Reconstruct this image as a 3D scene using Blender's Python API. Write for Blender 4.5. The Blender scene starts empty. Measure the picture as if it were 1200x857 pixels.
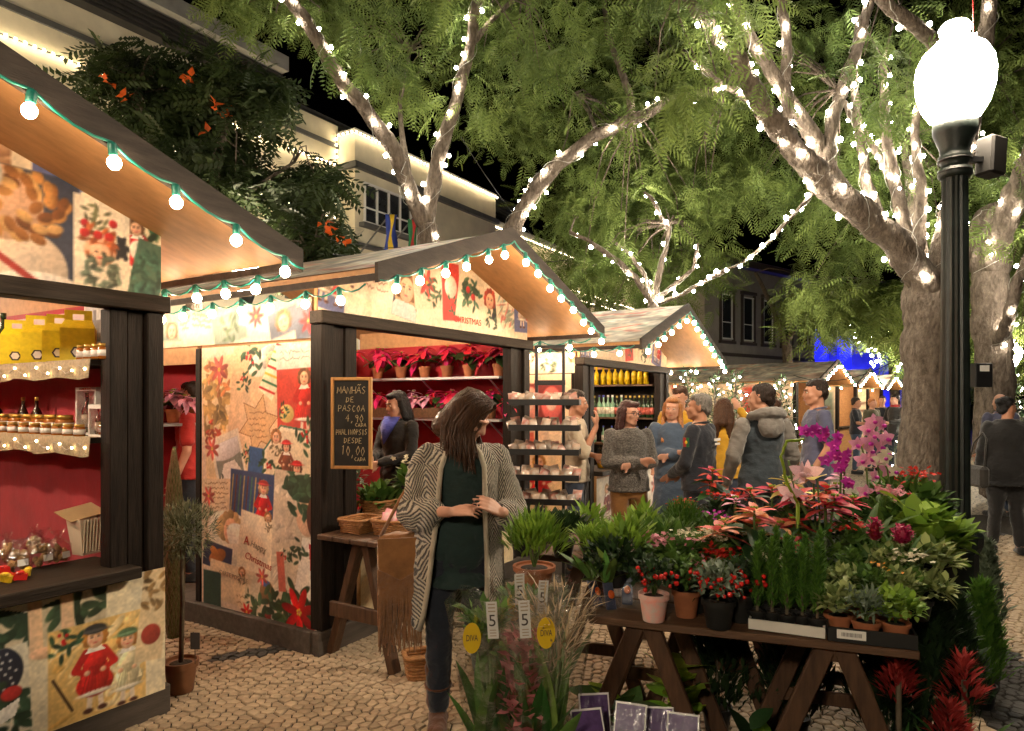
import bpy, bmesh, math, random
import numpy as np
from mathutils import Vector, Matrix, Euler, Quaternion
random.seed(7); RNG = np.random.default_rng(11)
SC = bpy.context.scene
COL = SC.collection
PI = math.pi

# ------------------------------------------------------------------ camera, sky, exposure
cam_data = bpy.data.cameras.new('camera'); cam = bpy.data.objects.new('camera', cam_data); COL.objects.link(cam)
cam.location = (0, 0, 1.6); cam.rotation_euler = (PI/2, 0, 0)
cam_data.sensor_width = 36; cam_data.lens = 24.0; cam_data.shift_y = 0.0346
cam_data.clip_start = 0.05; cam_data.clip_end = 600
SC.camera = cam
world = bpy.data.worlds.new('World'); SC.world = world; world.use_nodes = True
wn = world.node_tree.nodes; wl = world.node_tree.links
sky = wn.new('ShaderNodeTexSky'); sky.sky_type = 'NISHITA'; sky.sun_disc = False
sky.sun_elevation = math.radians(-5); sky.sun_rotation = math.radians(200)
wl.new(sky.outputs[0], wn['Background'].inputs[0]); wn['Background'].inputs[1].default_value = 0.022
SC.view_settings.view_transform = 'Standard'; SC.view_settings.look = 'None'
SC.view_settings.exposure = 1.1; SC.view_settings.gamma = 1.0
SC.render.engine = 'CYCLES'
SC.cycles.use_denoising = True
SC.cycles.use_light_tree = True
SC.cycles.max_bounces = 6; SC.cycles.diffuse_bounces = 3; SC.cycles.transparent_max_bounces = 12
SC.cycles.sample_clamp_indirect = 4.0; SC.cycles.caustics_reflective = False; SC.cycles.caustics_refractive = False

# ------------------------------------------------------------------ helpers
def P(x, y, Y):                       # a point Y metres ahead that was measured at (x, y) in the photograph
    return Vector(((x-600)/800*Y, Y, 1.6-(y-470)/800*Y))
def G(x, y):                          # the ground point measured at (x, y)
    Y = 1280/(y-470); return Vector(((x-600)/800*Y, Y, 0))
UD = Vector((0.525, 0.851, 0)).normalized(); VD = Vector((-UD.y, UD.x, 0)); RZ = math.atan2(UD.y, UD.x)

ORD = ['first', 'second', 'third', 'fourth', 'fifth', 'sixth', 'seventh', 'eighth', 'ninth', 'tenth', 'eleventh', 'twelfth', 'thirteenth', 'fourteenth', 'fifteenth', 'sixteenth']
def link(o, parent=None):
    COL.objects.link(o)
    if parent is not None: o.parent = parent
    return o
def tag(o, label=None, cat=None, group=None, kind=None):
    if label: o['label'] = label
    if cat: o['category'] = cat
    if group: o['group'] = group
    if kind: o['kind'] = kind
    return o
def empty(name, loc=(0, 0, 0), rz=0.0, label=None, cat=None, group=None, parent=None):
    o = bpy.data.objects.new(name, None); o.empty_display_size = .1
    link(o, parent); o.location = loc; o.rotation_euler = (0, 0, rz)
    return tag(o, label, cat, group)
def inst(name, mesh, parent=None, loc=(0, 0, 0), rot=(0, 0, 0), scale=1.0):
    o = bpy.data.objects.new(name, mesh); link(o, parent)
    o.location = loc; o.rotation_euler = rot
    o.scale = (scale,)*3 if isinstance(scale, (int, float)) else scale
    return o
def fast_mesh(name, V, Fc, mats=(), smooth=False, mi=None):
    V = np.asarray(V, dtype=np.float32).reshape(-1, 3); Fc = np.asarray(Fc, dtype=np.int32)
    me = bpy.data.meshes.new(name); k = Fc.shape[1]; n = Fc.shape[0]
    me.vertices.add(len(V)); me.vertices.foreach_set('co', V.ravel())
    me.loops.add(n*k); me.loops.foreach_set('vertex_index', Fc.ravel())
    me.polygons.add(n); me.polygons.foreach_set('loop_start', np.arange(n, dtype=np.int32)*k)
    for m in mats: me.materials.append(m)
    if mi is not None: me.polygons.foreach_set('material_index', np.asarray(mi, dtype=np.int32))
    me.update(calc_edges=True); me.validate()
    if smooth: me.polygons.foreach_set('use_smooth', np.ones(n, dtype=bool))
    return me

def rotm(a=(0, 0, 0)): return Euler(a).to_matrix()
def perp(d):
    a = Vector((0, 0, 1)) if abs(d.z) < .9 else Vector((1, 0, 0))
    x = d.cross(a).normalized(); return x, d.cross(x).normalized()

class MB:
    """collects simple solids and builds ONE mesh object"""
    def __init__(s): s.v = []; s.f = []; s.m = []
    def add(s, vs, fs, mi=0):
        b = len(s.v); s.v += [tuple(v) for v in vs]
        for f in fs: s.f.append(tuple(i+b for i in f)); s.m.append(mi)
        return s
    def box(s, c, d, rot=None, mi=0):
        c = Vector(c); R = rotm(rot) if rot is not None and not isinstance(rot, Matrix) else rot
        vs = []
        for dz in (-.5, .5):
            for dx, dy in ((-.5, -.5), (.5, -.5), (.5, .5), (-.5, .5)):
                p = Vector((dx*d[0], dy*d[1], dz*d[2]))
                vs.append(c+(R @ p if R is not None else p))
        return s.add(vs, [(3, 2, 1, 0), (4, 5, 6, 7), (0, 1, 5, 4), (1, 2, 6, 5), (2, 3, 7, 6), (3, 0, 4, 7)], mi)
    def bx(s, x0, x1, y0, y1, z0, z1, mi=0):
        return s.box(((x0+x1)/2, (y0+y1)/2, (z0+z1)/2), (abs(x1-x0), abs(y1-y0), abs(z1-z0)), None, mi)
    def bar(s, a, b, w, h, up=(0, 0, 1), mi=0):
        a = Vector(a); b = Vector(b); d = (b-a); L = d.length; d.normalize()
        x = d.cross(Vector(up))
        if x.length < 1e-4: x = Vector((1, 0, 0))
        x.normalize(); y = x.cross(d)
        R = Matrix((x, d, y)).transposed()
        return s.box((a+b)/2, (w, L, h), R, mi)
    def tube(s, pts, r, n=8, mi=0, caps=True):
        pts = [Vector(p) for p in pts]; m = len(pts)
        rr = r if isinstance(r, (list, tuple, np.ndarray)) else [r]*m
        vs = []; prev = None
        for i in range(m):
            d = pts[min(i+1, m-1)]-pts[max(i-1, 0)]
            if d.length < 1e-9: d = Vector((0, 0, 1))
            d.normalize()
            if prev is None: x, y = perp(d)
            else:
                x = prev-d*prev.dot(d)
                if x.length < 1e-6: x, _ = perp(d)
                x.normalize(); y = d.cross(x)
            prev = x
            for k in range(n):
                a = 2*PI*k/n; vs.append(pts[i]+(x*math.cos(a)+y*math.sin(a))*rr[i])
        fs = []
        for i in range(m-1):
            for k in range(n):
                k2 = (k+1) % n; fs.append((i*n+k, i*n+k2, (i+1)*n+k2, (i+1)*n+k))
        if caps:
            fs.append(tuple(range(n))[::-1]); fs.append(tuple(range((m-1)*n, m*n)))
        return s.add(vs, fs, mi)
    def lathe(s, prof, n=16, o=(0, 0, 0), R=None, mi=0, flute=0.0):
        vs = []; o = Vector(o)
        for r, z in prof:
            for k in range(n):
                a = 2*PI*k/n; q = r*(1-flute*(k % 2))
                p = Vector((q*math.cos(a), q*math.sin(a), z)); vs.append(o+(R @ p if R is not None else p))
        fs = []; m = len(prof)
        for i in range(m-1):
            for k in range(n):
                k2 = (k+1) % n; fs.append((i*n+k, i*n+k2, (i+1)*n+k2, (i+1)*n+k))
        fs.append(tuple(range(n))[::-1]); fs.append(tuple(range((m-1)*n, m*n)))
        return s.add(vs, fs, mi)
    def ell(s, c, r, R=None, nu=12, nv=8, mi=0):
        c = Vector(c); r = (r,)*3 if isinstance(r, (int, float)) else r
        vs = [c+(R @ Vector((0, 0, -r[2])) if R is not None else Vector((0, 0, -r[2])))]
        for j in range(1, nv):
            t = -PI/2+PI*j/nv
            for i in range(nu):
                a = 2*PI*i/nu; p = Vector((r[0]*math.cos(t)*math.cos(a), r[1]*math.cos(t)*math.sin(a), r[2]*math.sin(t)))
                vs.append(c+(R @ p if R is not None else p))
        vs.append(c+(R @ Vector((0, 0, r[2])) if R is not None else Vector((0, 0, r[2]))))
        fs = [(0, 1+(i+1) % nu, 1+i) for i in range(nu)]
        for j in range(nv-2):
            for i in range(nu):
                a = 1+j*nu+i; b = 1+j*nu+(i+1) % nu; fs.append((a, b, b+nu, a+nu))
        t = len(vs)-1; b0 = 1+(nv-2)*nu
        fs += [(b0+i, b0+(i+1) % nu, t) for i in range(nu)]
        return s.add(vs, fs, mi)
    def cap(s, a, b, ra, rb, n=12):
        """closed tapered capsule"""
        a = Vector(a); b = Vector(b); d = b-a; L = d.length
        if L < 1e-6: return s.ell(a, ra)
        d.normalize(); pts = []; rs = []
        for t in (-.98, -.85, -.5, 0): pts.append(a+d*ra*t); rs.append(ra*math.sqrt(1-t*t))
        for t in (0, .5, .85, .98): pts.append(b+d*rb*t); rs.append(rb*math.sqrt(1-t*t))
        return s.tube(pts, rs, n)
    def prism(s, poly, z0, z1, mi=0):
        n = len(poly)
        vs = [(x, y, z0) for x, y in poly]+[(x, y, z1) for x, y in poly]
        fs = [tuple(range(n))[::-1], tuple(range(n, 2*n))]+[(i, (i+1) % n, n+(i+1) % n, n+i) for i in range(n)]
        return s.add(vs, fs, mi)
    def mesh(s, name, mats, smooth=False):
        me = bpy.data.meshes.new(name); me.from_pydata(s.v, [], s.f)
        mats = mats if isinstance(mats, (list, tuple)) else [mats]
        for m in mats: me.materials.append(m)
        if any(s.m): me.polygons.foreach_set('material_index', s.m)
        if smooth: me.polygons.foreach_set('use_smooth', [True]*len(s.f))
        me.update(); return me
    def build(s, name, mats, parent=None, smooth=False, bevel=0, **kw):
        o = inst(name, s.mesh(name, mats, smooth), parent)
        if bevel:
            b = o.modifiers.new('bevel', 'BEVEL'); b.width = bevel; b.segments = 1; b.limit_method = 'ANGLE'
        return tag(o, **kw) if kw else o

def eval_mesh(o, name):
    """freeze an object's modifiers into a plain mesh"""
    dg = bpy.context.evaluated_depsgraph_get(); dg.update()
    return bpy.data.meshes.new_from_object(o.evaluated_get(dg), depsgraph=dg)

# ------------------------------------------------------------------ materials
def lin(c): return tuple(((x/12.92) if x <= .04045 else ((x+.055)/1.055)**2.4) for x in c)
def srgb(r, g, b): return lin((r/255, g/255, b/255))
def M(name, base, rough=.7, var=.3, scale=8, bump=0., bscale=60, metallic=0, stretch=(1, 1, 1), trans=0., spec=.4, rnd=0., detail=4, dirt=None, sheen=0, hue=0., bdist=.01):
    m = bpy.data.materials.new(name); m.use_nodes = True; nt = m.node_tree; N = nt.nodes; L = nt.links
    b = N['Principled BSDF']; b.inputs['Roughness'].default_value = rough; b.inputs['Metallic'].default_value = metallic
    b.inputs['Specular IOR Level'].default_value = spec
    if sheen: b.inputs['Sheen Weight'].default_value = sheen
    tc = N.new('ShaderNodeTexCoord'); mp = N.new('ShaderNodeMapping'); mp.inputs['Scale'].default_value = stretch
    L.new(tc.outputs['Object'], mp.inputs[0])
    nz = N.new('ShaderNodeTexNoise'); nz.inputs['Scale'].default_value = scale; nz.inputs['Detail'].default_value = detail
    nz.inputs['Roughness'].default_value = .62
    L.new(mp.outputs[0], nz.inputs['Vector'])
    rp = N.new('ShaderNodeValToRGB'); e = rp.color_ramp.elements
    e[0].position = .28; e[1].position = .75
    e[0].color = (*[c*(1-var) for c in base], 1)
    e[1].color = (*[min(1, c*(1+var)) for c in base], 1)
    if dirt: e[0].color = (*dirt, 1)
    L.new(nz.outputs[0], rp.inputs[0]); out = rp.outputs[0]
    if rnd or hue:
        oi = N.new('ShaderNodeObjectInfo'); hs = N.new('ShaderNodeHueSaturation')
        mr = N.new('ShaderNodeMapRange'); mr.inputs[3].default_value = 1-rnd; mr.inputs[4].default_value = 1+rnd
        L.new(oi.outputs['Random'], mr.inputs[0]); L.new(mr.outputs[0], hs.inputs['Value'])
        if hue:
            m2 = N.new('ShaderNodeMapRange'); m2.inputs[3].default_value = .5-hue; m2.inputs[4].default_value = .5+hue
            ml = N.new('ShaderNodeMath'); ml.operation = 'FRACT'; mm = N.new('ShaderNodeMath'); mm.operation = 'MULTIPLY'; mm.inputs[1].default_value = 7.13
            L.new(oi.outputs['Random'], mm.inputs[0]); L.new(mm.outputs[0], ml.inputs[0]); L.new(ml.outputs[0], m2.inputs[0]); L.new(m2.outputs[0], hs.inputs['Hue'])
        L.new(out, hs.inputs['Color']); out = hs.outputs[0]
    L.new(out, b.inputs['Base Color'])
    if bump:
        n2 = N.new('ShaderNodeTexNoise'); n2.inputs['Scale'].default_value = bscale; n2.inputs['Detail'].default_value = 5
        L.new(mp.outputs[0], n2.inputs['Vector'])
        bp = N.new('ShaderNodeBump'); bp.inputs['Strength'].default_value = bump; bp.inputs['Distance'].default_value = bdist
        L.new(n2.outputs[0], bp.inputs['Height']); L.new(bp.outputs[0], b.inputs['Normal'])
    if trans:
        tr = N.new('ShaderNodeBsdfTranslucent'); mx = N.new('ShaderNodeMixShader'); mx.inputs[0].default_value = trans
        L.new(out, tr.inputs[0]); L.new(b.outputs[0], mx.inputs[1]); L.new(tr.outputs[0], mx.inputs[2])
        L.new(mx.outputs[0], N['Material Output'].inputs[0])
    return m
def emit(name, col, s, sampling=None):
    m = bpy.data.materials.new(name); m.use_nodes = True; nt = m.node_tree
    b = nt.nodes['Principled BSDF']; b.inputs['Base Color'].default_value = (*col, 1)
    b.inputs['Emission Color'].default_value = (*col, 1); b.inputs['Emission Strength'].default_value = s
    b.inputs['Roughness'].default_value = .4
    return m
def glassy(name, col, rough=.08, alpha=1.0, trans=1.0, ior=1.3):
    m = bpy.data.materials.new(name); m.use_nodes = True; b = m.node_tree.nodes['Principled BSDF']
    b.inputs['Base Color'].default_value = (*col, 1); b.inputs['Roughness'].default_value = rough
    b.inputs['Transmission Weight'].default_value = trans; b.inputs['IOR'].default_value = ior; b.inputs['Alpha'].default_value = alpha
    return m
def film(name, tint=(1, 1, 1), gloss=.12):
    """thin clear wrapping film: mostly see-through with a sheen"""
    m = bpy.data.materials.new(name); m.use_nodes = True; nt = m.node_tree; N = nt.nodes; L = nt.links
    N.remove(N['Principled BSDF'])
    t = N.new('ShaderNodeBsdfTransparent'); t.inputs[0].default_value = (*tint, 1)
    g = N.new('ShaderNodeBsdfGlossy'); g.inputs['Roughness'].default_value = .18
    nz = N.new('ShaderNodeTexNoise'); nz.inputs['Scale'].default_value = 28; nz.inputs['Detail'].default_value = 3
    tc = N.new('ShaderNodeTexCoord'); L.new(tc.outputs['Object'], nz.inputs['Vector'])
    bp = N.new('ShaderNodeBump'); bp.inputs['Strength'].default_value = .6; bp.inputs['Distance'].default_value = .02
    L.new(nz.outputs[0], bp.inputs['Height']); L.new(bp.outputs[0], g.inputs['Normal'])
    rp = N.new('ShaderNodeMapRange'); rp.inputs[1].default_value = .35; rp.inputs[2].default_value = .75
    rp.inputs[3].default_value = gloss*.4; rp.inputs[4].default_value = gloss*2.0
    L.new(nz.outputs[0], rp.inputs[0])
    mx = N.new('ShaderNodeMixShader'); L.new(rp.outputs[0], mx.inputs[0]); L.new(t.outputs[0], mx.inputs[1]); L.new(g.outputs[0], mx.inputs[2])
    L.new(mx.outputs[0], N['Material Output'].inputs[0]); return m
def printed(name, rough=.5):
    m = bpy.data.materials.new(name); m.use_nodes = True; nt = m.node_tree; N = nt.nodes; L = nt.links
    b = N['Principled BSDF']; b.inputs['Roughness'].default_value = rough; b.inputs['Specular IOR Level'].default_value = .3
    a = N.new('ShaderNodeAttribute'); a.attribute_name = 'Col'
    nz = N.new('ShaderNodeTexNoise'); nz.inputs['Scale'].default_value = 3; nz.inputs['Detail'].default_value = 6
    tc = N.new('ShaderNodeTexCoord'); L.new(tc.outputs['Object'], nz.inputs['Vector'])
    mr = N.new('ShaderNodeMapRange'); mr.inputs[3].default_value = .90; mr.inputs[4].default_value = 1.06
    L.new(nz.outputs[0], mr.inputs[0])
    mx = N.new('ShaderNodeVectorMath'); mx.operation = 'SCALE'; L.new(a.outputs['Color'], mx.inputs[0]); L.new(mr.outputs[0], mx.inputs['Scale'])
    L.new(mx.outputs[0], b.inputs['Base Color'])
    n2 = N.new('ShaderNodeTexNoise'); n2.inputs['Scale'].default_value = 2.2; L.new(tc.outputs['Object'], n2.inputs['Vector'])
    bp = N.new('ShaderNodeBump'); bp.inputs['Strength'].default_value = .35; bp.inputs['Distance'].default_value = .05
    L.new(n2.outputs[0], bp.inputs['Height']); L.new(bp.outputs[0], b.inputs['Normal'])
    return m

MT = {}
MT['wood'] = M('dark_stained_wood', (.015, .0105, .008), .6, .6, 9, .35, 30, stretch=(6, 6, .5), spec=.15)
MT['woodh'] = M('dark_stained_wood_beam', (.026, .019, .014), .6, .5, 9, .35, 30, stretch=(.5, 6, 6), spec=.15)
MT['barge'] = M('weathered_brown_board', (.045, .034, .027), .8, .4, 7, .3, 40, stretch=(.8, 4, 4))
MT['plinth'] = M('grey_brown_plinth_board', (.075, .06, .048), .7, .4, 6, .3, 40, stretch=(.6, 4, 4))
MT['ply'] = M('plywood_soffit', (.43, .225, .09), .6, .2, 4, .08, 40, stretch=(.6, 5, 5))
MT['red'] = M('crimson_cloth', (.33, .007, .015), .8, .25, 5, .5, 7, sheen=.3)
MT['trestle'] = M('brown_trestle_wood', (.075, .036, .017), .6, .45, 10, .3, 40, stretch=(4, 4, .6))
MT['table'] = M('brown_table_board', (.10, .05, .024), .6, .45, 8, .3, 40, stretch=(.6, 5, 5))
MT['white'] = M('white_paint', (.78, .76, .72), .5, .06, 5)
MT['metal'] = M('grey_shelf_metal', (.55, .55, .56), .35, .1, 5, metallic=.7)
MT['black'] = M('black_metal', (.012, .012, .013), .4, .3, 8)
MT['post'] = M('dark_green_cast_iron', (.011, .018, .016), .42, .5, 12, .15, 50, spec=.5)
MT['sock'] = M('green_bulb_socket', (.01, .13, .10), .4, .2, 10)
MT['cable'] = M('green_cable', (.012, .20, .15), .45, .2, 10)
MT['wire'] = M('pale_fairy_wire', (.35, .34, .3), .5, .1, 10)
MT['bulb'] = emit('warm_bulb_glass', (1., .73, .47), 62)
MT['fairy'] = emit('fairy_bulb', (1., .90, .74), 105)
MT['led'] = emit('led_rope_bulb', (1., .80, .50), 15)
MT['glow'] = emit('small_warm_led', (1., .72, .36), 25)
MT['globe'] = emit('lamp_globe_glass', (1., .82, .60), 150)
MT['print'] = printed('printed_vinyl')
MT['bark'] = M('grey_brown_bark', (.155, .125, .097), .95, .45, 9, 1.0, 20, stretch=(1.6, 1.6, .7), dirt=(.06, .046, .036), spec=.15, bdist=.05)
MT['soil'] = M('potting_soil', (.03, .02, .014), .95, .5, 40, .8, 80)
MT['terra'] = M('terracotta', (.32, .11, .045), .75, .3, 9, .1, 60, rnd=.2)
MT['brownpot'] = M('brown_plastic_pot', (.20, .085, .038), .5, .2, 9)
MT['paper'] = M('white_card', (.75, .72, .66), .6, .06, 10)
MT['wicker'] = M('wicker', (.33, .15, .05), .6, .5, 60, .4, 90, stretch=(1, 1, 3))
MT['film'] = film('clear_cellophane', gloss=.20)
MT['skin'] = M('skin', (.52, .27, .18), .5, .12, 9, .05, 120)
MT['skin2'] = M('tanned_skin', (.42, .20, .12), .5, .12, 9, .05, 120)
# ------------------------------------------------------------------ printed panels: a small painter whose picture becomes colours on a fine mesh
class Cv:
    def __init__(s, w, h, res=.006, bg=(225, 205, 175)):
        s.w, s.h, s.res = w, h, res
        s.nx = int(w/res)+1; s.ny = int(h/res)+1
        s.X, s.Y = np.meshgrid(np.linspace(0, w, s.nx), np.linspace(0, h, s.ny))
        s.A = np.ones((s.ny, s.nx, 3))*np.array(bg)/255.
        s.x, s.y, s.clip = s.X, s.Y, 1.0
        s.speckle(.05, 30)
    def noise(s, sc, seed=None):
        r = np.random.default_rng(seed if seed is not None else random.randint(0, 9999))
        gx, gy = int(s.w*sc)+3, int(s.h*sc)+3; g = r.random((gy, gx))
        fx = s.X*sc; fy = s.Y*sc; ix = fx.astype(int); iy = fy.astype(int); fx = fx-ix; fy = fy-iy
        fx = fx*fx*(3-2*fx); fy = fy*fy*(3-2*fy)
        return (g[iy, ix]*(1-fx)+g[iy, ix+1]*fx)*(1-fy)+(g[iy+1, ix]*(1-fx)+g[iy+1, ix+1]*fx)*fy
    def speckle(s, amp, sc):
        s.A *= (1+amp*(s.noise(sc)-.5)*2)[..., None]; return s
    def blend(s, m, col):
        m = (m*s.clip)[..., None]; s.A = s.A*(1-m)+np.array(col)/255.*m
    def soft(s, d): return np.clip(.5-d/(s.res*1.3), 0, 1)
    def card(s, cx, cy, w, h, rot=0, col=(235, 220, 195), edge=None):
        c, n = math.cos(rot), math.sin(rot); dx, dy = s.X-cx, s.Y-cy
        s.x, s.y = dx*c+dy*n, -dx*n+dy*c
        d = np.maximum(abs(s.x)-w/2, abs(s.y)-h/2); s.clip = 1.0
        s.clip = s.soft(d); s.blend(np.ones_like(d), col)
        if edge: s.blend(s.soft(-(d+.012)), edge)
        s.A *= (1+.10*s.clip*(s.noise(9)-.5)+.08*s.clip*(s.noise(25)-.5))[..., None]
        return s
    def full(s): s.x, s.y, s.clip = s.X, s.Y, 1.0; return s
    def ell(s, cx, cy, rx, ry, col, rot=0, shade=.25):
        c, n = math.cos(rot), math.sin(rot); dx, dy = s.x-cx, s.y-cy
        a, b = (dx*c+dy*n)/rx, (-dx*n+dy*c)/ry; q = np.sqrt(a*a+b*b); m = s.soft((q-1)*min(rx, ry))
        if shade:
            k = np.clip(1+shade*(.5*(b-a))-.15*shade*q, .4, 1.4)[..., None]; mm = (m*s.clip)[..., None]
            s.A = s.A*(1-mm)+np.clip(np.array(col)/255.*k, 0, 1)*mm
        else: s.blend(m, col)
    def poly(s, pts, col):
        x, y = s.x, s.y; ins = np.zeros(x.shape, bool); n = len(pts)
        for i in range(n):
            (x0, y0), (x1, y1) = pts[i], pts[(i+1) % n]
            if y0 == y1: continue
            c = ((y0 > y) != (y1 > y)) & (x < (x1-x0)*(y-y0)/(y1-y0)+x0); ins ^= c
        s.blend(ins.astype(float), col)
    def line(s, x0, y0, x1, y1, w, col):
        dx, dy = x1-x0, y1-y0; L = dx*dx+dy*dy+1e-12
        t = np.clip(((s.x-x0)*dx+(s.y-y0)*dy)/L, 0, 1)
        s.blend(s.soft(np.hypot(s.x-x0-t*dx, s.y-y0-t*dy)-w/2), col)
    # motifs of old greeting cards
    def leafs(s, x, y, r, n, col, seed=0):
        q = random.Random(seed)
        for i in range(n):
            a = q.random()*2*PI; d = r*math.sqrt(q.random()); k = .6+.7*q.random()
            s.ell(x+d*math.cos(a), y+d*math.sin(a), r*.26, r*.11, [c*k for c in col], q.random()*PI)
    def holly(s, x, y, r, seed=0):
        s.leafs(x, y, r, 14, (38, 70, 46), seed)
        q = random.Random(seed+5)
        for i in range(6): s.ell(x+r*.6*(q.random()-.5), y+r*.6*(q.random()-.5), r*.09, r*.09, (190, 25, 25))
    def star6(s, x, y, r, col, n=6, inner=.5, rot=0):
        s.poly([(x+(r if i % 2 == 0 else r*inner)*math.sin(rot+PI*i/n), y+(r if i % 2 == 0 else r*inner)*math.cos(rot+PI*i/n)) for i in range(2*n)], col)
    def flower(s, x, y, r, col=(200, 20, 25)):
        for i in range(7):
            a = 2*PI*i/7+.3; s.ell(x+.55*r*math.cos(a), y+.55*r*math.sin(a), r*.5, r*.19, [c*(.75+.4*(i % 3)/2) for c in col], a)
        for i in range(5): s.ell(x+.1*r*math.cos(i*1.3), y+.1*r*math.sin(i*1.3), r*.06, r*.06, (220, 190, 60))
    def script(s, x, y, w, lines, gap, col=(110, 80, 60), seed=1, amp=.006):
        q = random.Random(seed)
        for j in range(lines):
            px, py = x, y-j*gap
            while px < x+w*(.75+.25*q.random()):
                nx = px+.009+.01*q.random(); ny = y-j*gap+amp*(q.random()*2-1)
                if q.random() > .14: s.line(px, py, nx, ny, s.res*.9, col)
                px, py = nx, ny
    def head(s, x, y, r, hair=(150, 95, 45), skin=(232, 178, 140)):
        s.ell(x, y+r*.15, r*1.12, r*1.15, hair)
        for i in range(9):
            a = -.6+i*(PI+1.2)/8; s.ell(x+r*1.0*math.cos(a), y+.1*r+r*1.02*math.sin(a), r*.34, r*.34, [c*(.75+.1*(i % 4)) for c in hair])
        s.ell(x, y-.08*r, r*.78, r*.92, skin)
        for e in (-1, 1):
            s.ell(x+e*.32*r, y+.08*r, .12*r, .08*r, (60, 45, 45), 0, 0); s.ell(x+e*.42*r, y-.32*r, .2*r, .17*r, (230, 156, 128), 0, 0)
            s.line(x+e*.18*r, y+.28*r, x+e*.48*r, y+.27*r, .06*r, [c*.7 for c in hair])
        s.line(x, y+.02*r, x+.06*r, y-.24*r, .05*r, (205, 140, 110)); s.ell(x, y-.5*r, .17*r, .07*r, (190, 60, 60), 0, 0)
    def child(s, x, y, h, coat=(185, 25, 28), hair=(170, 115, 50), hat=None, skin=(232, 180, 142), skirt=True):
        r = h*.115
        for e in (-1, 1):
            s.line(x+e*.07*h, y, x+e*.05*h, y+.3*h, .06*h, (225, 205, 185)); s.ell(x+e*.08*h, y, .055*h, .03*h, (70, 35, 30))
        s.ell(x, y+.30*h, .21*h, .15*h, coat, 0, .5); s.poly([(x-.20*h, y+.28*h), (x+.20*h, y+.28*h), (x+.10*h, y+.66*h), (x-.10*h, y+.66*h)], coat); s.ell(x, y+.56*h, .125*h, .17*h, [c*1.06 for c in coat], 0, .5)
        s.ell(x-.08*h, y+.36*h, .07*h, .13*h, [min(255, c*1.18) for c in coat], .1, .4); s.ell(x+.1*h, y+.34*h, .05*h, .12*h, [c*.8 for c in coat], -.15, .4); s.ell(x, y+.195*h, .2*h, .028*h, (236, 226, 210), 0, .3)
        for k in range(7): s.line(x-.15*h+.05*h*k, y+.22*h, x-.06*h+.02*h*k, y+.5*h, .008*h, [c*.74 for c in coat])
        for e in (-1, 1):
            s.line(x+e*.1*h, y+.68*h, x+e*.22*h, y+.5*h, .085*h, [c*.9 for c in coat]); s.line(x+e*.22*h, y+.5*h, x+e*.1*h, y+.44*h, .07*h, [c*.95 for c in coat]); s.ell(x+e*.09*h, y+.44*h, .035*h, .03*h, skin)
        s.poly([(x-.12*h, y+.66*h), (x+.12*h, y+.66*h), (x+.06*h, y+.74*h), (x-.06*h, y+.74*h)], (240, 232, 220))
        s.head(x, y+.83*h, r, hair, skin)
        if hat: s.ell(x, y+.93*h, r*1.15, r*.5, hat); s.ell(x, y+.91*h, r*1.4, r*.16, [c*1.3+20 for c in hat])
    def cottage(s, x, y, w):
        s.poly([(x-.5*w, y), (x+.5*w, y), (x+.5*w, y+.5*w), (x-.5*w, y+.5*w)], (70, 66, 50))
        s.poly([(x-.62*w, y+.45*w), (x+.62*w, y+.45*w), (x+.25*w, y+1.0*w), (x-.25*w, y+1.0*w)], (236, 232, 226))
        s.poly([(x-.25*w, y+.12*w), (x+.05*w, y+.12*w), (x+.05*w, y+.42*w), (x-.25*w, y+.42*w)], (245, 205, 105))
        s.line(x-.1*w, y+.12*w, x-.1*w, y+.42*w, .02*w, (60, 45, 30)); s.line(x-.25*w, y+.27*w, x+.05*w, y+.27*w, .02*w, (60, 45, 30))
    def bear(s, x, y, r, col=(30, 32, 42)):
        s.ell(x, y, r*.7, r*.9, col); s.ell(x, y+r*1.1, r*.55, r*.5, col)
        for e in (-1, 1):
            s.ell(x+e*.4*r, y+r*1.5, r*.2, r*.2, col); s.ell(x+e*.75*r, y+.35*r, r*.28, r*.45, col, e*.7); s.ell(x+e*.5*r, y-.8*r, r*.3, r*.4, col)
    def swirl(s, x, y, w, h, cols, n=60, seed=3, a0=0.):
        q = random.Random(seed)
        for i in range(n):
            s.ell(x+w*(q.random()-.5), y+h*(q.random()-.5), .02+.05*q.random(), .006+.014*q.random(), random.Random(seed*100+i).choice(cols), a0+q.random()*1.2)
    def mesh(s, name, keep=None):
        # brushy edges and faded ink, as in old printed cards
        for amp, sc in ((.0022, 30),):
            ix = np.clip(np.round((s.X+amp*(s.noise(sc)-.5)*2)/s.w*(s.nx-1)), 0, s.nx-1).astype(int); iy = np.clip(np.round((s.Y+amp*(s.noise(sc)-.5)*2)/s.h*(s.ny-1)), 0, s.ny-1).astype(int)
            if s.res < .012: s.A = s.A[iy, ix]
        n1, n2, n3 = s.noise(40), s.noise(12), s.noise(90)
        s.A = s.A*(.93+.05*n1+.06*n2)[..., None]*(1+.16*(n3-.5))[..., None]; s.A += (n2-.5)[..., None]*np.array([.03, .01, -.02])
        s.A = s.A*.90+np.array([.90, .80, .68])*.10
        A = np.clip(s.A, 0, 1); A = np.where(A <= .04045, A/12.92, ((A+.055)/1.055)**2.4)
        V = np.stack([s.X, np.zeros_like(s.X), s.Y], -1).reshape(-1, 3)
        i = np.arange((s.ny-1)*(s.nx-1)); r, c = i//(s.nx-1), i % (s.nx-1); a = r*s.nx+c
        Fq = np.stack([a, a+1, a+1+s.nx, a+s.nx], 1)
        if keep is not None:
            ctr = V[Fq].mean(1); Fq = Fq[keep(ctr[:, 0], ctr[:, 2])]
        me = fast_mesh(name, V, Fq, [MT['print']])
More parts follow.
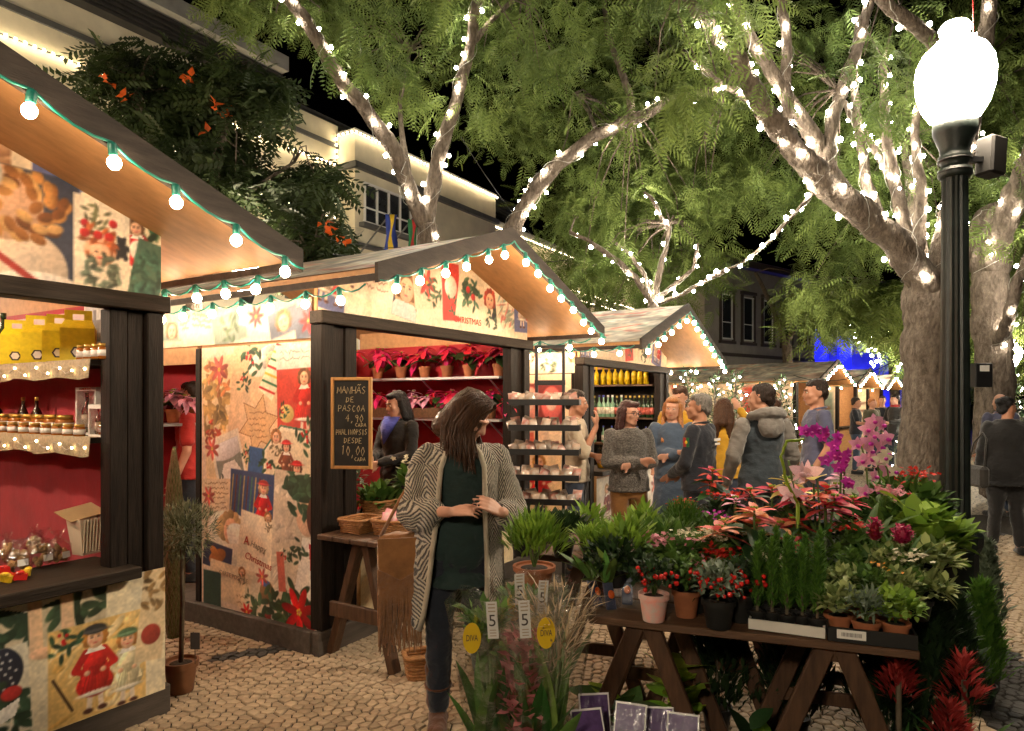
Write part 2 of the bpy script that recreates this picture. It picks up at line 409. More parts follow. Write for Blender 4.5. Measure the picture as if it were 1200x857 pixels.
        ca = me.color_attributes.new('Col', 'FLOAT_COLOR', 'POINT')
        ca.data.foreach_set('color', np.concatenate([A.reshape(-1, 3), np.ones((s.nx*s.ny, 1))], 1).astype(np.float32).ravel())
        return me

def paint_side():
    """tall collage on the side wall of the flower stall (1.18 x 1.86)"""
    c = Cv(1.18, 1.86, .0051, (226, 204, 180))
    c.card(.30, 1.35, .55, .9, .08, (232, 206, 160)); c.leafs(-.18, .12, .2, 60, (176, 140, 80), 3); c.leafs(-.1, .3, .14, 24, (196, 120, 70), 4); c.leafs(-.18, -.1, .1, 20, (170, 60, 40), 9)
    c.card(.72, 1.45, .8, .85, -.12, (226, 190, 150)); c.ell(-.05, .3, .2, .09, (235, 225, 215), .5); c.head(.0, .3, .075, (225, 215, 205)); c.holly(-.22, .3, .13, 4)
    c.card(.80, 1.70, .16, .42, -.55, (240, 230, 200))
    for k in range(8): c.line(-.1, -.2+.055*k, .1, -.15+.055*k, .016, ((190, 30, 30), (40, 110, 70), (240, 180, 60))[k % 3])
    c.card(1.02, 1.52, .42, .44, .02, (196, 60, 48)); c.child(.05, -.24, .42, (205, 40, 35), (120, 70, 40)); c.ell(-.12, -.12, .07, .06, (220, 190, 110)); c.holly(.16, -.16, .07, 8)
    c.card(1.0, 1.77, .4, .16, .03, (206, 216, 206)); c.script(-.16, .03, .3, 2, .045, (120, 130, 120), 5, .012)
    c.full(); c.star6(.62, 1.32, .215, (150, 100, 60), 6, .55, .25); c.star6(.62, 1.32, .2, (216, 172, 124), 6, .55, .25); c.script(.53, 1.40, .18, 5, .04, (130, 84, 52), 6, .009)
    c.card(.34, .95, .33, .62, .30, (236, 226, 206)); c.card(.34, .96, .28, .5, .30, (120, 128, 122)); c.cottage(.0, -.14, .24); c.ell(0, .2, .2, .08, (226, 226, 230)); c.ell(.02, -.2, .16, .05, (225, 222, 215)); c.child(.02, -.2, .16, (196, 34, 30)); c.leafs(-.1, -.02, .06, 12, (40, 56, 44), 3)
    c.card(.66, .98, .30, .36, -.1, (44, 84, 142))
    c.full(); c.poly([(.93+.29*math.cos(a*PI/4+.3), 1.0+.34*math.sin(a*PI/4+.3)) for a in range(8)], (70, 110, 90)); c.poly([(.93+.275*math.cos(a*PI/4+.3), 1.0+.325*math.sin(a*PI/4+.3)) for a in range(8)], (238, 226, 200))
    c.poly([(.93+.25*math.cos(a*PI/4+.3), 1.0+.3*math.sin(a*PI/4+.3)) for a in range(8)], (226, 208, 176)); c.child(.90, .93, .3, (120, 60, 40), (70, 46, 34), (190, 30, 30)); c.child(1.0, .76, .34, (196, 26, 30), (96, 60, 40), (190, 30, 30)); c.ell(1.0, .90, .045, .05, (242, 234, 220))
    for (a, b, r, k) in ((.74, 1.06, .1, 2), (.86, .74, .11, 5), (.80, .9, .1, 11), (1.1, .72, .09, 17), (1.08, 1.25, .12, 21)): c.holly(a, b, r, k)
    c.card(.2, .62, .36, .62, .06, (228, 206, 172)); c.script(-.15, .28, .28, 12, .035, (126, 92, 66), 7, .008)
    c.card(.55, .80, .46, .4, -.05, (46, 66, 110))
    for k in range(9): c.line(-.22+.04*k, -.1, -.2+.04*k, .16, .012, ((170, 150, 90), (90, 40, 40), (60, 110, 90))[k % 3])
    c.child(.12, -.2, .36, (196, 28, 34), (196, 160, 110), (150, 40, 40))
    c.full(); c.ell(.40, .50, .34, .19, (238, 226, 206), -.35); c.ell(.30, .60, .14, .1, (214, 176, 128), .2); c.head(.33, .58, .10, (206, 168, 112)); c.ell(.52, .47, .26, .12, (244, 234, 216), -.5); c.ell(.36, .42, .2, .07, (228, 212, 188), .1)
    c.card(.62, .46, .42, .5, -.14, (238, 220, 190))
    c.card(.99, .56, .46, .92, -.06, (212, 196, 172)); c.swirl(0, 0, .4, .8, [(222, 208, 186), (198, 182, 160), (230, 218, 200)], 50, 4)
    c.ell(.1, .2, .11, .14, (232, 184, 150)); c.poly([(-.02, .20), (.0, .15), (.05, .14), (.05, .27), (.0, .27)], (232, 184, 150)); c.ell(.05, .36, .16, .09, (34, 58, 44)); c.leafs(.04, .34, .17, 40, (44, 74, 52), 6); c.ell(.17, .2, .08, .14, (70, 40, 28)); c.poly([(.06, .05), (.24, .05), (.24, -.4), (.0, -.36)], (236, 228, 216)); c.leafs(.03, -.06, .1, 16, (44, 66, 48), 9); c.poly([(.12, .02), (.16, .02), (.2, -.2), (.15, -.2)], (180, 30, 30))
    c.card(.18, .38, .32, .18, -.12, (40, 44, 74)); c.ell(0, 0, .1, .05, (170, 96, 44), .5); c.ell(-.04, .03, .05, .03, (206, 120, 50), -.4); c.ell(.1, -.06, .05, .02, (190, 140, 70), 0)
    c.card(.40, .20, .62, .27, -.08, (228, 202, 166)); c.script(.0, -.06, .26, 3, .05, (150, 110, 80), 9, .01)
    c.card(.12, .12, .2, .30, 0, (34, 62, 54))
    c.card(.62, .15, .28, .28, -.1, (206, 186, 156)); c.ell(.08, .06, .07, .08, (120, 84, 50)); c.ell(.06, .12, .05, .025, (60, 90, 160)); c.leafs(-.06, -.02, .07, 14, (52, 70, 48), 2); c.ell(.1, -.1, .05, .05, (130, 40, 34))
    c.full(); c.leafs(.72, .06, .18, 40, (52, 74, 46), 11); c.leafs(.98, .10, .2, 40, (44, 70, 44), 12); c.flower(1.02, .12, .16); c.flower(.50, .04, .06)
    c.card(.85, .36, .07, .26, .1, (196, 96, 80)); c.full()
    for k, (x, y, r) in enumerate(((.20, 1.70, .10), (.46, 1.62, .08), (.80, 1.24, .07), (.12, 1.14, .08), (.50, 1.12, .06), (.72, .70, .05), (.08, .80, .07), (.86, 1.42, .06), (.45, .30, .05), (.66, .30, .06), (.9, .46, .05))):
        if k % 3 == 0: c.flower(x, y, r, (206, 84, 74))
        elif k % 3 == 1: c.holly(x, y, r, k+30)
        else: c.head(x, y, r*.6, (170, 110, 60)); c.leafs(x, y-r, r*.8, 16, (110, 96, 70), k)
    return c
def paint_counter():
    """front of the near stall under its counter"""
    c = Cv(1.3, .62, .0053, (224, 210, 178))
    c.card(.70, .53, .62, .40, -.04, (196, 180, 150)); c.leafs(-.18, .0, .2, 60, (36, 58, 40), 5); c.leafs(.2, .06, .16, 44, (40, 62, 42), 8)
    c.poly([(-.24, .22), (.22, .22), (.26, .1), (-.02, .02), (-.2, .08)], (238, 226, 200))
    for e in (0, .13): c.line(.0+e, .12, .02+e, -.14, .055, (232, 190, 150)); c.ell(.05+e, -.17, .06, .025, (228, 182, 146))
    c.card(.52, .22, .34, .40, .05, (214, 204, 180)); c.ell(.02, .1, .13, .12, (30, 34, 50))
    for k in range(40): c.ell(.02+.11*math.cos(k*2.4)*math.sqrt(k/40), .1+.1*math.sin(k*2.4)*math.sqrt(k/40), .005, .005, (220, 220, 220), 0, 0)
    c.ell(-.1, .02, .09, .06, (206, 150, 112)); c.ell(-.1, .08, .1, .035, (186, 30, 34)); c.leafs(.02, -.1, .16, 46, (38, 62, 46), 14); c.ell(.0, -.1, .05, .06, (60, 84, 54)); c.poly([(.04, -.06), (.13, -.03), (.11, -.1), (.03, -.12)], (240, 234, 226)); c.holly(-.1, -.12, .08, 3); c.ell(.1, .0, .04, .03, (180, 40, 40))
    c.card(.98, .22, .44, .44, .0, (228, 186, 110)); c.swirl(0, 0, .4, .4, [(236, 200, 130), (220, 170, 90), (240, 214, 160)], 40, 3); c.child(.13, -.21, .36, (230, 214, 170), (190, 120, 56), (70, 100, 70)); c.child(-.02, -.19, .40, (204, 32, 28), (206, 130, 50), (40, 40, 40)); c.holly(-.16, .17, .09, 5); c.line(-.2, 0, -.12, -.16, .012, (60, 40, 30))
    c.card(.16, .3, .34, .6, .03, (226, 196, 140)); c.child(-.02, -.2, .4, (90, 60, 90), (130, 80, 40)); c.holly(.08, .18, .12, 2)
    c.card(1.24, .42, .14, .5, -.12, (214, 190, 150)); c.leafs(0, .1, .1, 24, (130, 100, 60), 6); c.ell(0, -.12, .05, .05, (150, 50, 40))
    c.full(); return c
def paint_gable(seed, w=2.6, h=.62, res=.0072):
    q = random.Random(seed); c = Cv(w, h, res, (226, 206, 176))
    items = [0, 1, 2, 3, 4, 5, 6, 7, 8]; x = .12
    i = 0
    while x < w:
        k = items[i % len(items)]; i += 1; wd = .24+.16*q.random(); r = (q.random()-.5)*.4; y = .2+.14*q.random()
        if k == 0: c.card(x, y, wd, .5, r, (84, 92, 140)); c.child(-.05, -.2, .36, (206, 176, 150), (210, 180, 150)); c.child(.08, -.2, .3, (190, 50, 50), (190, 160, 120))
        elif k == 1: c.card(x, y, wd*1.2, .52, r, (234, 216, 180)); c.holly(-.06, .1, .15, i); c.child(0, -.14, .3, (196, 30, 34), (110, 70, 40)); c.ell(0, 0, .05, .05, (240, 230, 210))
        elif k == 2: c.card(x, y, wd*1.3, .34, r, (238, 216, 190)); c.script(-.15, .08, .28, 4, .05, (150, 110, 90), i, .014)
        elif k == 3: c.card(x, y, wd, .4, r, (60, 64, 70)); c.ell(0, 0, .13, .15, (206, 160, 120)); c.head(0, .02, .1, (140, 84, 40)); c.poly([(-.2, -.2), (.2, -.2), (.1, -.08), (-.1, -.08)], (226, 196, 190))
        elif k == 4: c.card(x, y, wd, .36, r, (228, 190, 160)); c.flower(-.02, .02, .11, (200, 60, 50)); c.leafs(.05, -.05, .1, 20, (60, 86, 56), i)
        elif k == 5: c.card(x, y, wd*.8, .46, r, (206, 50, 42)); c.ell(0, .04, .08, .09, (240, 214, 190)); c.holly(.02, -.1, .08, i)
        elif k == 6: c.card(x, y, wd, .4, r, (226, 204, 172)); c.leafs(0, .04, .14, 40, (52, 84, 60), i); c.ell(.03, .02, .03, .03, (190, 40, 40)); c.ell(-.05, .06, .03, .03, (190, 40, 40))
        elif k == 7: c.card(x, y, wd, .42, r, (232, 214, 184)); c.bear(.06, -.02, .09); c.head(-.06, .03, .075, (190, 60, 40)); c.leafs(0, -.14, .1, 20, (60, 80, 60), i)
        else: c.card(x, y, wd, .4, r, (240, 224, 196)); c.swirl(0, 0, .26, .34, [(206, 120, 110), (220, 170, 140), (150, 160, 140)], 36, i)
        x += wd*(.7+.3*q.random())
    if seed == 1:                                  # the near stall shows larger pictures at its right end
        c.card(1.62, .25, .62, .7, .0, (196, 150, 110)); c.swirl(0, 0, .6, .6, [(206, 160, 118), (170, 120, 84), (220, 184, 150)], 40, 5)
        c.card(2.0, .20, .42, .56, .02, (44, 52, 74)); c.ell(-.1, -.18, .26, .2, (238, 214, 190), .3); c.ell(.03, -.26, .22, .10, (240, 226, 214)); c.ell(-.1, .12, .16, .16, (228, 176, 140))
        for k in range(46):
            a = k*2.4; r = .06+.13*math.sqrt((k % 23)/23); c.ell(-.03+r*math.cos(a), .12+.8*r*math.sin(a), .035, .022, [(150, 92, 44), (190, 128, 66), (110, 62, 30), (212, 160, 96)][k % 4], a+.8)
        c.line(-.2, -.05, .12, -.28, .03, (170, 50, 46)); c.ell(-.16, .26, .06, .09, (236, 226, 212), .4)
        c.card(2.31, .20, .26, .46, .0, (236, 222, 198)); c.leafs(-.03, .13, .07, 20, (96, 100, 70), 3); c.ell(.05, .12, .02, .02, (180, 30, 40)); c.ell(-.08, .1, .018, .018, (180, 30, 40)); c.bear(.09, .0, .04); c.ell(-.01, -.02, .075, .07, (226, 170, 136)); c.leafs(-.01, .02, .085, 30, (176, 84, 44), 6); c.ell(-.01, -.03, .05, .045, (232, 182, 148)); c.ell(-.028, -.025, .006, .004, (60, 40, 40)); c.ell(.008, -.025, .006, .004, (60, 40, 40)); c.ell(-.01, -.052, .012, .005, (180, 60, 60)); c.leafs(.0, -.13, .09, 34, (86, 100, 84), 8)
        for e in (-.06, .0, .05): c.ell(e-.02, .055, .022, .02, (196, 36, 34))
        c.card(2.53, .10, .16, .34, -.2, (66, 96, 78)); c.leafs(0, .0, .11, 60, (52, 92, 76), 12)
    c.full(); return c
def paint_strip(seed, w, h, res=.012):
    q = random.Random(seed); c = Cv(w, h, res, (224, 202, 176)); x = .1; i = 0
    while x < w:
        i += 1; wd = .2+.25*q.random(); c.card(x, h*(.3+.4*q.random()), wd, h*(.5+.6*q.random()), (q.random()-.5)*.5, q.choice([(226, 200, 170), (214, 110, 92), (120, 140, 130), (238, 224, 204), (90, 100, 120), (200, 60, 50), (236, 214, 180)]))
        k = q.randint(0, 3)
        if k == 0: c.leafs(0, 0, min(wd, h)*.4, 16, (60, 84, 60), i)
        elif k == 1: c.head(0, 0, min(wd, h)*.24, (150, 100, 60))
        elif k == 2: c.script(-wd*.4, h*.15, wd*.8, 3, h*.14, (130, 90, 70), i, .01)
        else: c.flower(0, 0, min(wd, h)*.3)
        x += wd*.8
    c.full(); return c
def paint_roof(seed, w, h, res=.03):
    q = random.Random(seed); c = Cv(w, h, res, (214, 202, 184)); cols = [(226, 216, 200), (196, 184, 166), (214, 170, 152), (168, 174, 160), (234, 226, 214), (206, 128, 110), (162, 162, 166)]
    for i in range(int(30*w*h)):
        x, y = q.random()*w, q.random()*h; a = q.random()*1.2-.6; L = .08+.35*q.random()
        c.line(x, y, x+L*math.cos(a), y+L*math.sin(a), .02+.06*q.random(), q.choice(cols))
    c.speckle(.25, 5); c.speckle(.2, 18); return c
# ------------------------------------------------------------------ ground of limestone pieces
def ground_material():
    m = bpy.data.materials.new('limestone_paving'); m.use_nodes = True; nt = m.node_tree; N = nt.nodes; L = nt.links
    b = N['Principled BSDF']; b.inputs['Roughness'].default_value = .75
    tc = N.new('ShaderNodeTexCoord'); vo = N.new('ShaderNodeTexVoronoi'); vo.inputs['Scale'].default_value = 12
    L.new(tc.outputs['Object'], vo.inputs['Vector'])
    ve = N.new('ShaderNodeTexVoronoi'); ve.feature = 'DISTANCE_TO_EDGE'; ve.inputs['Scale'].default_value = 12; L.new(tc.outputs['Object'], ve.inputs['Vector'])
    r = N.new('ShaderNodeValToRGB'); r.color_ramp.elements[0].color = (.03, .025, .02, 1); r.color_ramp.elements[0].position = .03
    r.color_ramp.elements[1].color = (.30, .245, .175, 1); r.color_ramp.elements[1].position = .09
    L.new(ve.outputs[0], r.inputs[0]); L.new(r.outputs[0], b.inputs['Base Color'])
    bp = N.new('ShaderNodeBump'); bp.inputs['Strength'].default_value = .5; bp.inputs['Distance'].default_value = .02
    L.new(ve.outputs[0], bp.inputs['Height']); L.new(bp.outputs[0], b.inputs['Normal'])
    return m
MT['pave'] = ground_material()
MT['joint'] = M('dark_sandy_joint', (.028, .022, .016), .95, .4, 30, .6, 90)
MT['stone'] = M('limestone_piece', (.40, .305, .205), .62, .22, 14, .35, 60, rnd=.2)
MT['basalt'] = M('basalt_piece', (.05, .046, .042), .6, .3, 14, .35, 60, rnd=.2)
gm = MB(); gm.add([(-150, -60, -.02), (150, -60, -.02), (150, 260, -.02), (-150, 260, -.02)], [(0, 1, 2, 3)])
ground = gm.build('ground', MT['pave'], kind='structure', label='pale limestone pavement of the market avenue')
gj = MB(); gj.add([(-4.2, 1.2, 0), (7.5, 1.2, 0), (7.5, 9.6, 0), (-4.2, 9.6, 0)], [(0, 1, 2, 3)])
gj.build('joint_bed', MT['joint'], ground)

def clip_poly(poly, nx, ny, d):
    out = []; n = len(poly)
    for i in range(n):
        a, b = poly[i], poly[(i+1) % n]; da, db = a[0]*nx+a[1]*ny-d, b[0]*nx+b[1]*ny-d
        if da <= 0: out.append(a)
        if (da < 0 < db) or (db < 0 < da): t = da/(da-db); out.append((a[0]+(b[0]-a[0])*t, a[1]+(b[1]-a[1])*t))
    return out
def stone_field(x0, x1, y0, y1, sx, sy, ang, keep, gap=.0034, seed=1):
    q = random.Random(seed); ca, sa = math.cos(ang), math.sin(ang); cx, cy = (x0+x1)/2, (y0+y1)/2
    R = math.hypot(x1-x0, y1-y0)/2; ni, nj = int(R/sx)+1, int(R/sy)+1; S = {}
    for j in range(-nj, nj+1):
        for i in range(-ni, ni+1):
            a = (i+.5*(j % 2)+(q.random()-.5)*.5)*sx; b = (j+(q.random()-.5)*.30)*sy+.10*math.sin(a*2.1)+.05*math.sin(a*5+1)
            S[(i, j)] = (cx+a*ca-b*sa, cy+a*sa+b*ca)
    res = []
    for (i, j), p in S.items():
        if not (x0 <= p[0] <= x1 and y0 <= p[1] <= y1) or not keep(p[0], p[1]): continue
        poly = [(-.2, -.2), (.2, -.2), (.2, .2), (-.2, .2)]
        for dj in (-2, -1, 0, 1, 2):
            for di in (-2, -1, 0, 1, 2):
                if (di or dj) and (i+di, j+dj) in S:
                    o = S[(i+di, j+dj)]; ex, ey = o[0]-p[0], o[1]-p[1]; L = math.hypot(ex, ey)
                    if L < 1e-6 or L > .3: continue
                    poly = clip_poly(poly, ex/L, ey/L, L/2-gap)
                    if len(poly) < 3: break
            if len(poly) < 3: break
        if len(poly) >= 3: res.append((p, poly))
    return res
def in_frame(x, y):
    u = 600+800*x/y; v = 470+1280/y
    return -30 < u < 1230 and v < 875
def stone_solid(mb, poly, o, q):
    z = .005+.008*q.random(); n = len(poly); tx, ty = (q.random()-.5)*.06, (q.random()-.5)*.06
    vs = [(o[0]+x, o[1]+y, -.012) for x, y in poly]+[(o[0]+x, o[1]+y, z-.004) for x, y in poly]+[(o[0]+x*.86, o[1]+y*.86, z+tx*x+ty*y) for x, y in poly]
    mb.add(vs, [(i, (i+1) % n, n+(i+1) % n, n+i) for i in range(n)]+[(n+i, n+(i+1) % n, 2*n+(i+1) % n, 2*n+i) for i in range(n)]+[tuple(range(2*n, 3*n))])
def is_dark(x, y):
    a, b = x+1.63, y-4.33; c, s = math.cos(.45), math.sin(.45); p, r = a*c+b*s, -a*s+b*c
    if (p/.27)**2+(r/.075)**2 < 1: return True
    a, b = x+1.35, y-4.52; p, r = a*c+b*s, -a*s+b*c
    if (p/.17)**2+(r/.06)**2 < 1: return True
    if x > 1.9:                                  # dark band along the walkway on the right
        e = x-(2.36+.021*(y-3.3)); 
        return (0 < e < .75+.04*(y-3.3)) and y < 6.9 or (abs((y-7.6)-.6*(x-4.6)) < .22 and y > 6.9) 
    return False
q = random.Random(5)
field = stone_field(-2.7, 1.3, 3.15, 6.0, .062, .050, .35, lambda x, y: in_frame(x, y), seed=2)
field += stone_field(1.3, 6.0, 3.15, 8.4, .068, .056, -.2, lambda x, y: in_frame(x, y) and x < 5.9, seed=3)
def stone_rank(e):
    x, y = e[0]; u = 600+800*x/y; v = 470+1280/y
    return (v if (190 < u < 560 or u > 1135) else v-300)
field.sort(key=stone_rank, reverse=True)
rest_l, rest_d = MB(), MB()
for i, (p, poly) in enumerate(field):
    dk = is_dark(*p)
    if i < 300:
        mb = MB(); stone_solid(mb, poly, (0, 0), q)
        o = mb.build('paving_stone', MT['basalt' if dk else 'stone'], ground); o.location = (p[0], p[1], 0)
    else: stone_solid(rest_d if dk else rest_l, poly, p, q)
MT['stone_f'] = M('limestone_pieces', (.40, .305, .205), .62, .4, 22, .35, 60)
MT['basalt_f'] = M('basalt_pieces', (.05, .046, .042), .6, .35, 22, .35, 60)
rest_l.build('pale_paving_stones', MT['stone_f'], ground, kind='stuff'); rest_d.build('dark_paving_stones', MT['basalt_f'], ground, kind='stuff')

# ------------------------------------------------------------------ text laid flat on a thing
def text(name, body, size, mat, parent, loc, rot, shear=0, align='CENTER', depth=.0006, spacing=1.0):
    cu = bpy.data.curves.new(name, 'FONT'); cu.body = body; cu.size = size; cu.align_x = align; cu.extrude = depth; cu.shear = shear
    cu.space_line = spacing; cu.resolution_u = 3
    tmp = bpy.data.objects.new('tmp_text', cu); COL.objects.link(tmp)
    me = eval_mesh(tmp, name); bpy.data.objects.remove(tmp)
    me.materials.clear(); me.materials.append(mat)
    o = bpy.data.objects.new(name, me); link(o, parent); o.location = loc; o.rotation_euler = rot
    return o
MT['ink_red'] = M('red_print_ink', (.42, .05, .03), .6, .1, 8)
MT['ink_dark'] = M('dark_print_ink', (.05, .04, .035), .6, .1, 8)
MT['ink_grey'] = M('grey_print_ink', (.32, .25, .18), .6, .1, 8)

# ------------------------------------------------------------------ bulb garlands
_bm = MB().lathe([(.004, 0), (.014, -.002), (.017, -.01), (.017, -.045), (.014, -.052), (.004, -.053)], 10).mesh('bulb_socket', MT['sock'], True)
_gm = MB().ell((0, 0, -.078), (.0255, .0255, .028), None, 12, 8).mesh('bulb', MT['bulb'], True)
def garland(name, label, pts, spots, group, sag=.03, parent_loc=None):
    """green cable along pts, sockets with bulbs at spots (metres along the cable)"""
    o = empty(name, pts[0], 0, label, 'light string', group)
    base = Vector(pts[0]); path = []; seg = []
    acc = 0; spots = sorted(spots); cum = [0]
    for a, b in zip(pts[:-1], pts[1:]): acc += (Vector(b)-Vector(a)).length; cum.append(acc)
    def at(d):
        d = max(0, min(acc-1e-6, d))
        for k in range(len(cum)-1):
            if d <= cum[k+1]: t = (d-cum[k])/(cum[k+1]-cum[k]); return Vector(pts[k]).lerp(Vector(pts[k+1]), t)
        return Vector(pts[-1])
    allp = sorted(set([0]+spots+[acc]+cum[1:-1]))
    for a, b in zip(allp[:-1], allp[1:]):
        for k in range(4):
            t = k/4; p = at(a+(b-a)*t); p.z -= sag*4*t*(1-t)*min(1, (b-a)/.3); path.append(p-base)
    path.append(at(acc)-base)
    MB().tube(path, .0055, 6).build('cable', MT['cable'], o, True)
    for d in spots:
        p = at(d)-base
        s = inst('bulb_socket', _bm, o, p, (random.uniform(-.18, .18), random.uniform(-.18, .18), 0)); inst('bulb', _gm, s)
    return o
def spaced(a, b, n, j=.02): return [a+(b-a)*(i+.5)/n+random.uniform(-j, j) for i in range(n)]

# ------------------------------------------------------------------ market stalls
SL = .352
def stall(oxy, W, D, oh, label, kind, xl=-.14, xr=.36, zr=2.86, seed=1, ztop=2.15):
    o = empty('market_stall', (oxy.x, oxy.y, 0), RZ, label, 'market stall', 'wooden market stalls in a row')
    cx = W/2; R = W+xr; zt = lambda x: zr-SL*abs(x-cx)
    wood, woodh = MT['wood'], MT['woodh']
    MB().bx(.02, W-.02, .02, D, 0, .10).build('floor_deck', MT['plinth'], o)
    # plinth boards
    MB().bx(-.03, W+.03, -.05, .02, 0, .15).build('plinth', MT['plinth'], o, bevel=.006)
    MB().bx(-.04, .02, .021, D, 0, .15).build('plinth', MT['plinth'], o, bevel=.006)
    MB().bx(W-.02, W+.04, .021, D, 0, .15).build('plinth', MT['plinth'], o, bevel=.006)
    # upright boards left and right of the opening
    bw = .084 if kind == 1 else .105
    for sx in (0, 1):
        for k in range(3):
            a = .0+k*(bw+.004) if sx == 0 else W-.0-(k+1)*(bw+.004)
            y0 = (-.045, -.018, -.03)[k]
            MB().bx(a, a+bw, y0, .06, .152, ztop-.085).build('board', wood, o, bevel=.005)
        c = .3 if sx == 0 else W-.3
    MB().bx(-.02, W+.02, -.07, .05, ztop-.083, ztop).build('lintel', woodh, o, bevel=.006)
    x0, x1 = 3*bw+.012, W-3*bw-.012
    MB().bx(x0-(.0 if kind != 1 else 0), x1+(.10 if kind == 1 else 0), -.13, .3, .745, .80).build('counter', woodh, o, bevel=.005)
    # gable print
    cv = paint_gable(seed, W, zr-ztop+.02)
    inst('gable_print', cv.mesh('gable_print', lambda x, z: z+ztop < zt(x)-.012), o, (0, -.012, ztop+.002))
    MB().prism([(0, 0), (W, 0), (W, zt(W)-ztop-.03), (cx, zr-ztop-.03), (0, zt(0)-ztop-.03)], 0, .03).build('gable_board', MT['ply'], o).matrix_local = Matrix(((1, 0, 0, 0), (0, 0, 1, -.005), (0, 1, 0, ztop+.002), (0, 0, 0, 1)))
    # walls
    lining = MT['wood'] if kind == 3 else MT['red']
    MB().bx(.0, W, D-.04, D, .10, ztop).build('back_wall', lining, o)
    MB().bx(W-.05, W-.012, .062, D-.041, .10, ztop).build('side_wall', lining, o)
    ydoor = 1.2 if kind == 2 else D-.05
    MB().bx(.012, .04, .062, ydoor, .10, ztop-.0).build('side_wall', MT['ply'] if kind == 2 else lining, o)
    if kind == 2:
        MB().bx(-.003, .05, ydoor, ydoor+.05, .152, ztop-.19).build('door_post', wood, o)
        MB().bx(.012, .04, ydoor+.05, D-.042, ztop-.30, ztop).build('side_header', MT['ply'], o)
    # eave fascia prints on both sides
    for sx in (0, 1):
        e = paint_strip(seed*7+sx, D-.1, .26)
        me = e.mesh('eave_print')
        if sx == 0: inst('eave_print', me, o, (.004, D-.05, ztop-.17), (0, 0, -PI/2))
        else: inst('eave_print', me, o, (W+.004, .05, ztop-.17), (0, 0, PI/2))
        if sx == 1: MB().bx(W-.011, W+.001, .05, D-.05, ztop-.2, zt(W)-.06).build('eave_board', MT['ply'], o)
    # roof: plywood soffit, printed covering, barge boards
    for sx in (0, 1):
        e = xl if sx == 0 else R
        y0, y1 = -oh, D+.15
        ze = zt(e); th = .03
        v = [(cx, y0, zr), (e, y0, ze), (e, y1, ze), (cx, y1, zr)]
        lo = [(x, y, z-th) for x, y, z in v]
        f = [(0, 1, 2, 3), (7, 6, 5, 4), (0, 4, 5, 1), (1, 5, 6, 2), (2, 6, 7, 3), (3, 7, 4, 0)]
        if sx == 1: f = [t[::-1] for t in f]
        MB().add(v+lo, f).build('soffit', MT['ply'], o)
        Lr = math.hypot(cx-e, zr-ze); cr = paint_roof(seed*3+sx, y1-y0, Lr)
        up = Vector((cx-e, 0, zr-ze)).normalized(); n = Vector((-up.z, 0, up.x)) if sx == 0 else Vector((up.z, 0, -up.x))
        if n.z < 0: n = -n
        ax = Vector((0, -1, 0)) if sx == 0 else Vector((0, 1, 0))
        org = Vector((e, y1 if sx == 0 else y0, ze))+n*.006
        mm = Matrix((ax, up.cross(ax), up)).transposed().to_4x4(); mm.translation = org
        inst('roof_print', cr.mesh('roof_print'), o).matrix_local = mm
        # barge board
        h = .115; ex = e+(0 if sx == 0 else .01)
        top = .03
        a = [(cx, -oh-.028, zr+top), (ex, -oh-.028, zt(ex)+top), (ex, -oh-.028, zt(ex)+top-h), (cx, -oh-.028, zr+top-h)]
        b = [(x, -oh-.001, z) for x, y, z in a]
        f = [(0, 1, 2, 3), (7, 6, 5, 4), (0, 4, 5, 1), (1, 5, 6, 2), (2, 6, 7, 3), (3, 7, 4, 0)]
        if sx == 0: f = f
        else: f = [t[::-1] for t in f]
        MB().add(a+b, f).build('barge_board', MT['barge'], o)
        MB().bx(min(e, e+.02), max(e, e+.02), -oh, y1, ze-.07, ze-.031).build('eave_batten', MT['barge'], o)
    # added lamp under the roof, out of view, brightens the interior
    l = MB().lathe([(.02, 0), (.05, -.02), (.05, -.05), (.02, -.06)], 12, (cx, D*.42, ztop+.32)).build('added_ceiling_lamp', MT['white'], o, True)
    MB().tube([(cx, D*.42, ztop+.32), (cx, D*.42, zr-.04)], .006, 6).build('added_lamp_cord', MT['black'], l)
    MB().ell((cx, D*.42, ztop+.22), (.05, .05, .055)).build('added_lamp_bulb', MT['addedbulb'], l, True)
    return o
MT['addedbulb'] = emit('added_stall_bulb', (1., .78, .56), 420)
def SP(oxy, x, y, z): return Vector((oxy.x, oxy.y, 0))+UD*x+VD*y+Vector((0, 0, z))

W1 = 2.6
c1 = Vector((-1.81, 3.507, 0)); o1 = c1-UD*W1
s1 = stall(o1, W1, 2.2, .62, 'nearest wooden stall, red-lined, with honey jars and gift packs on its shelves', 1, zr=2.93, seed=1, ztop=2.13)
c2 = Vector((-1.23, 4.30, 0)); o2 = c2
s2 = stall(o2, 2.6, 2.2, .62, 'flower stall with poinsettias on its shelves and a chalkboard on its post', 2, seed=4, ztop=2.17)
o3 = c2+UD*3.75
s3 = stall(o3, 2.85, 2.2, .75, 'drinks stall with yellow bottles on its shelves, behind the chatting group', 3, zr=2.76, seed=9, ztop=2.08)

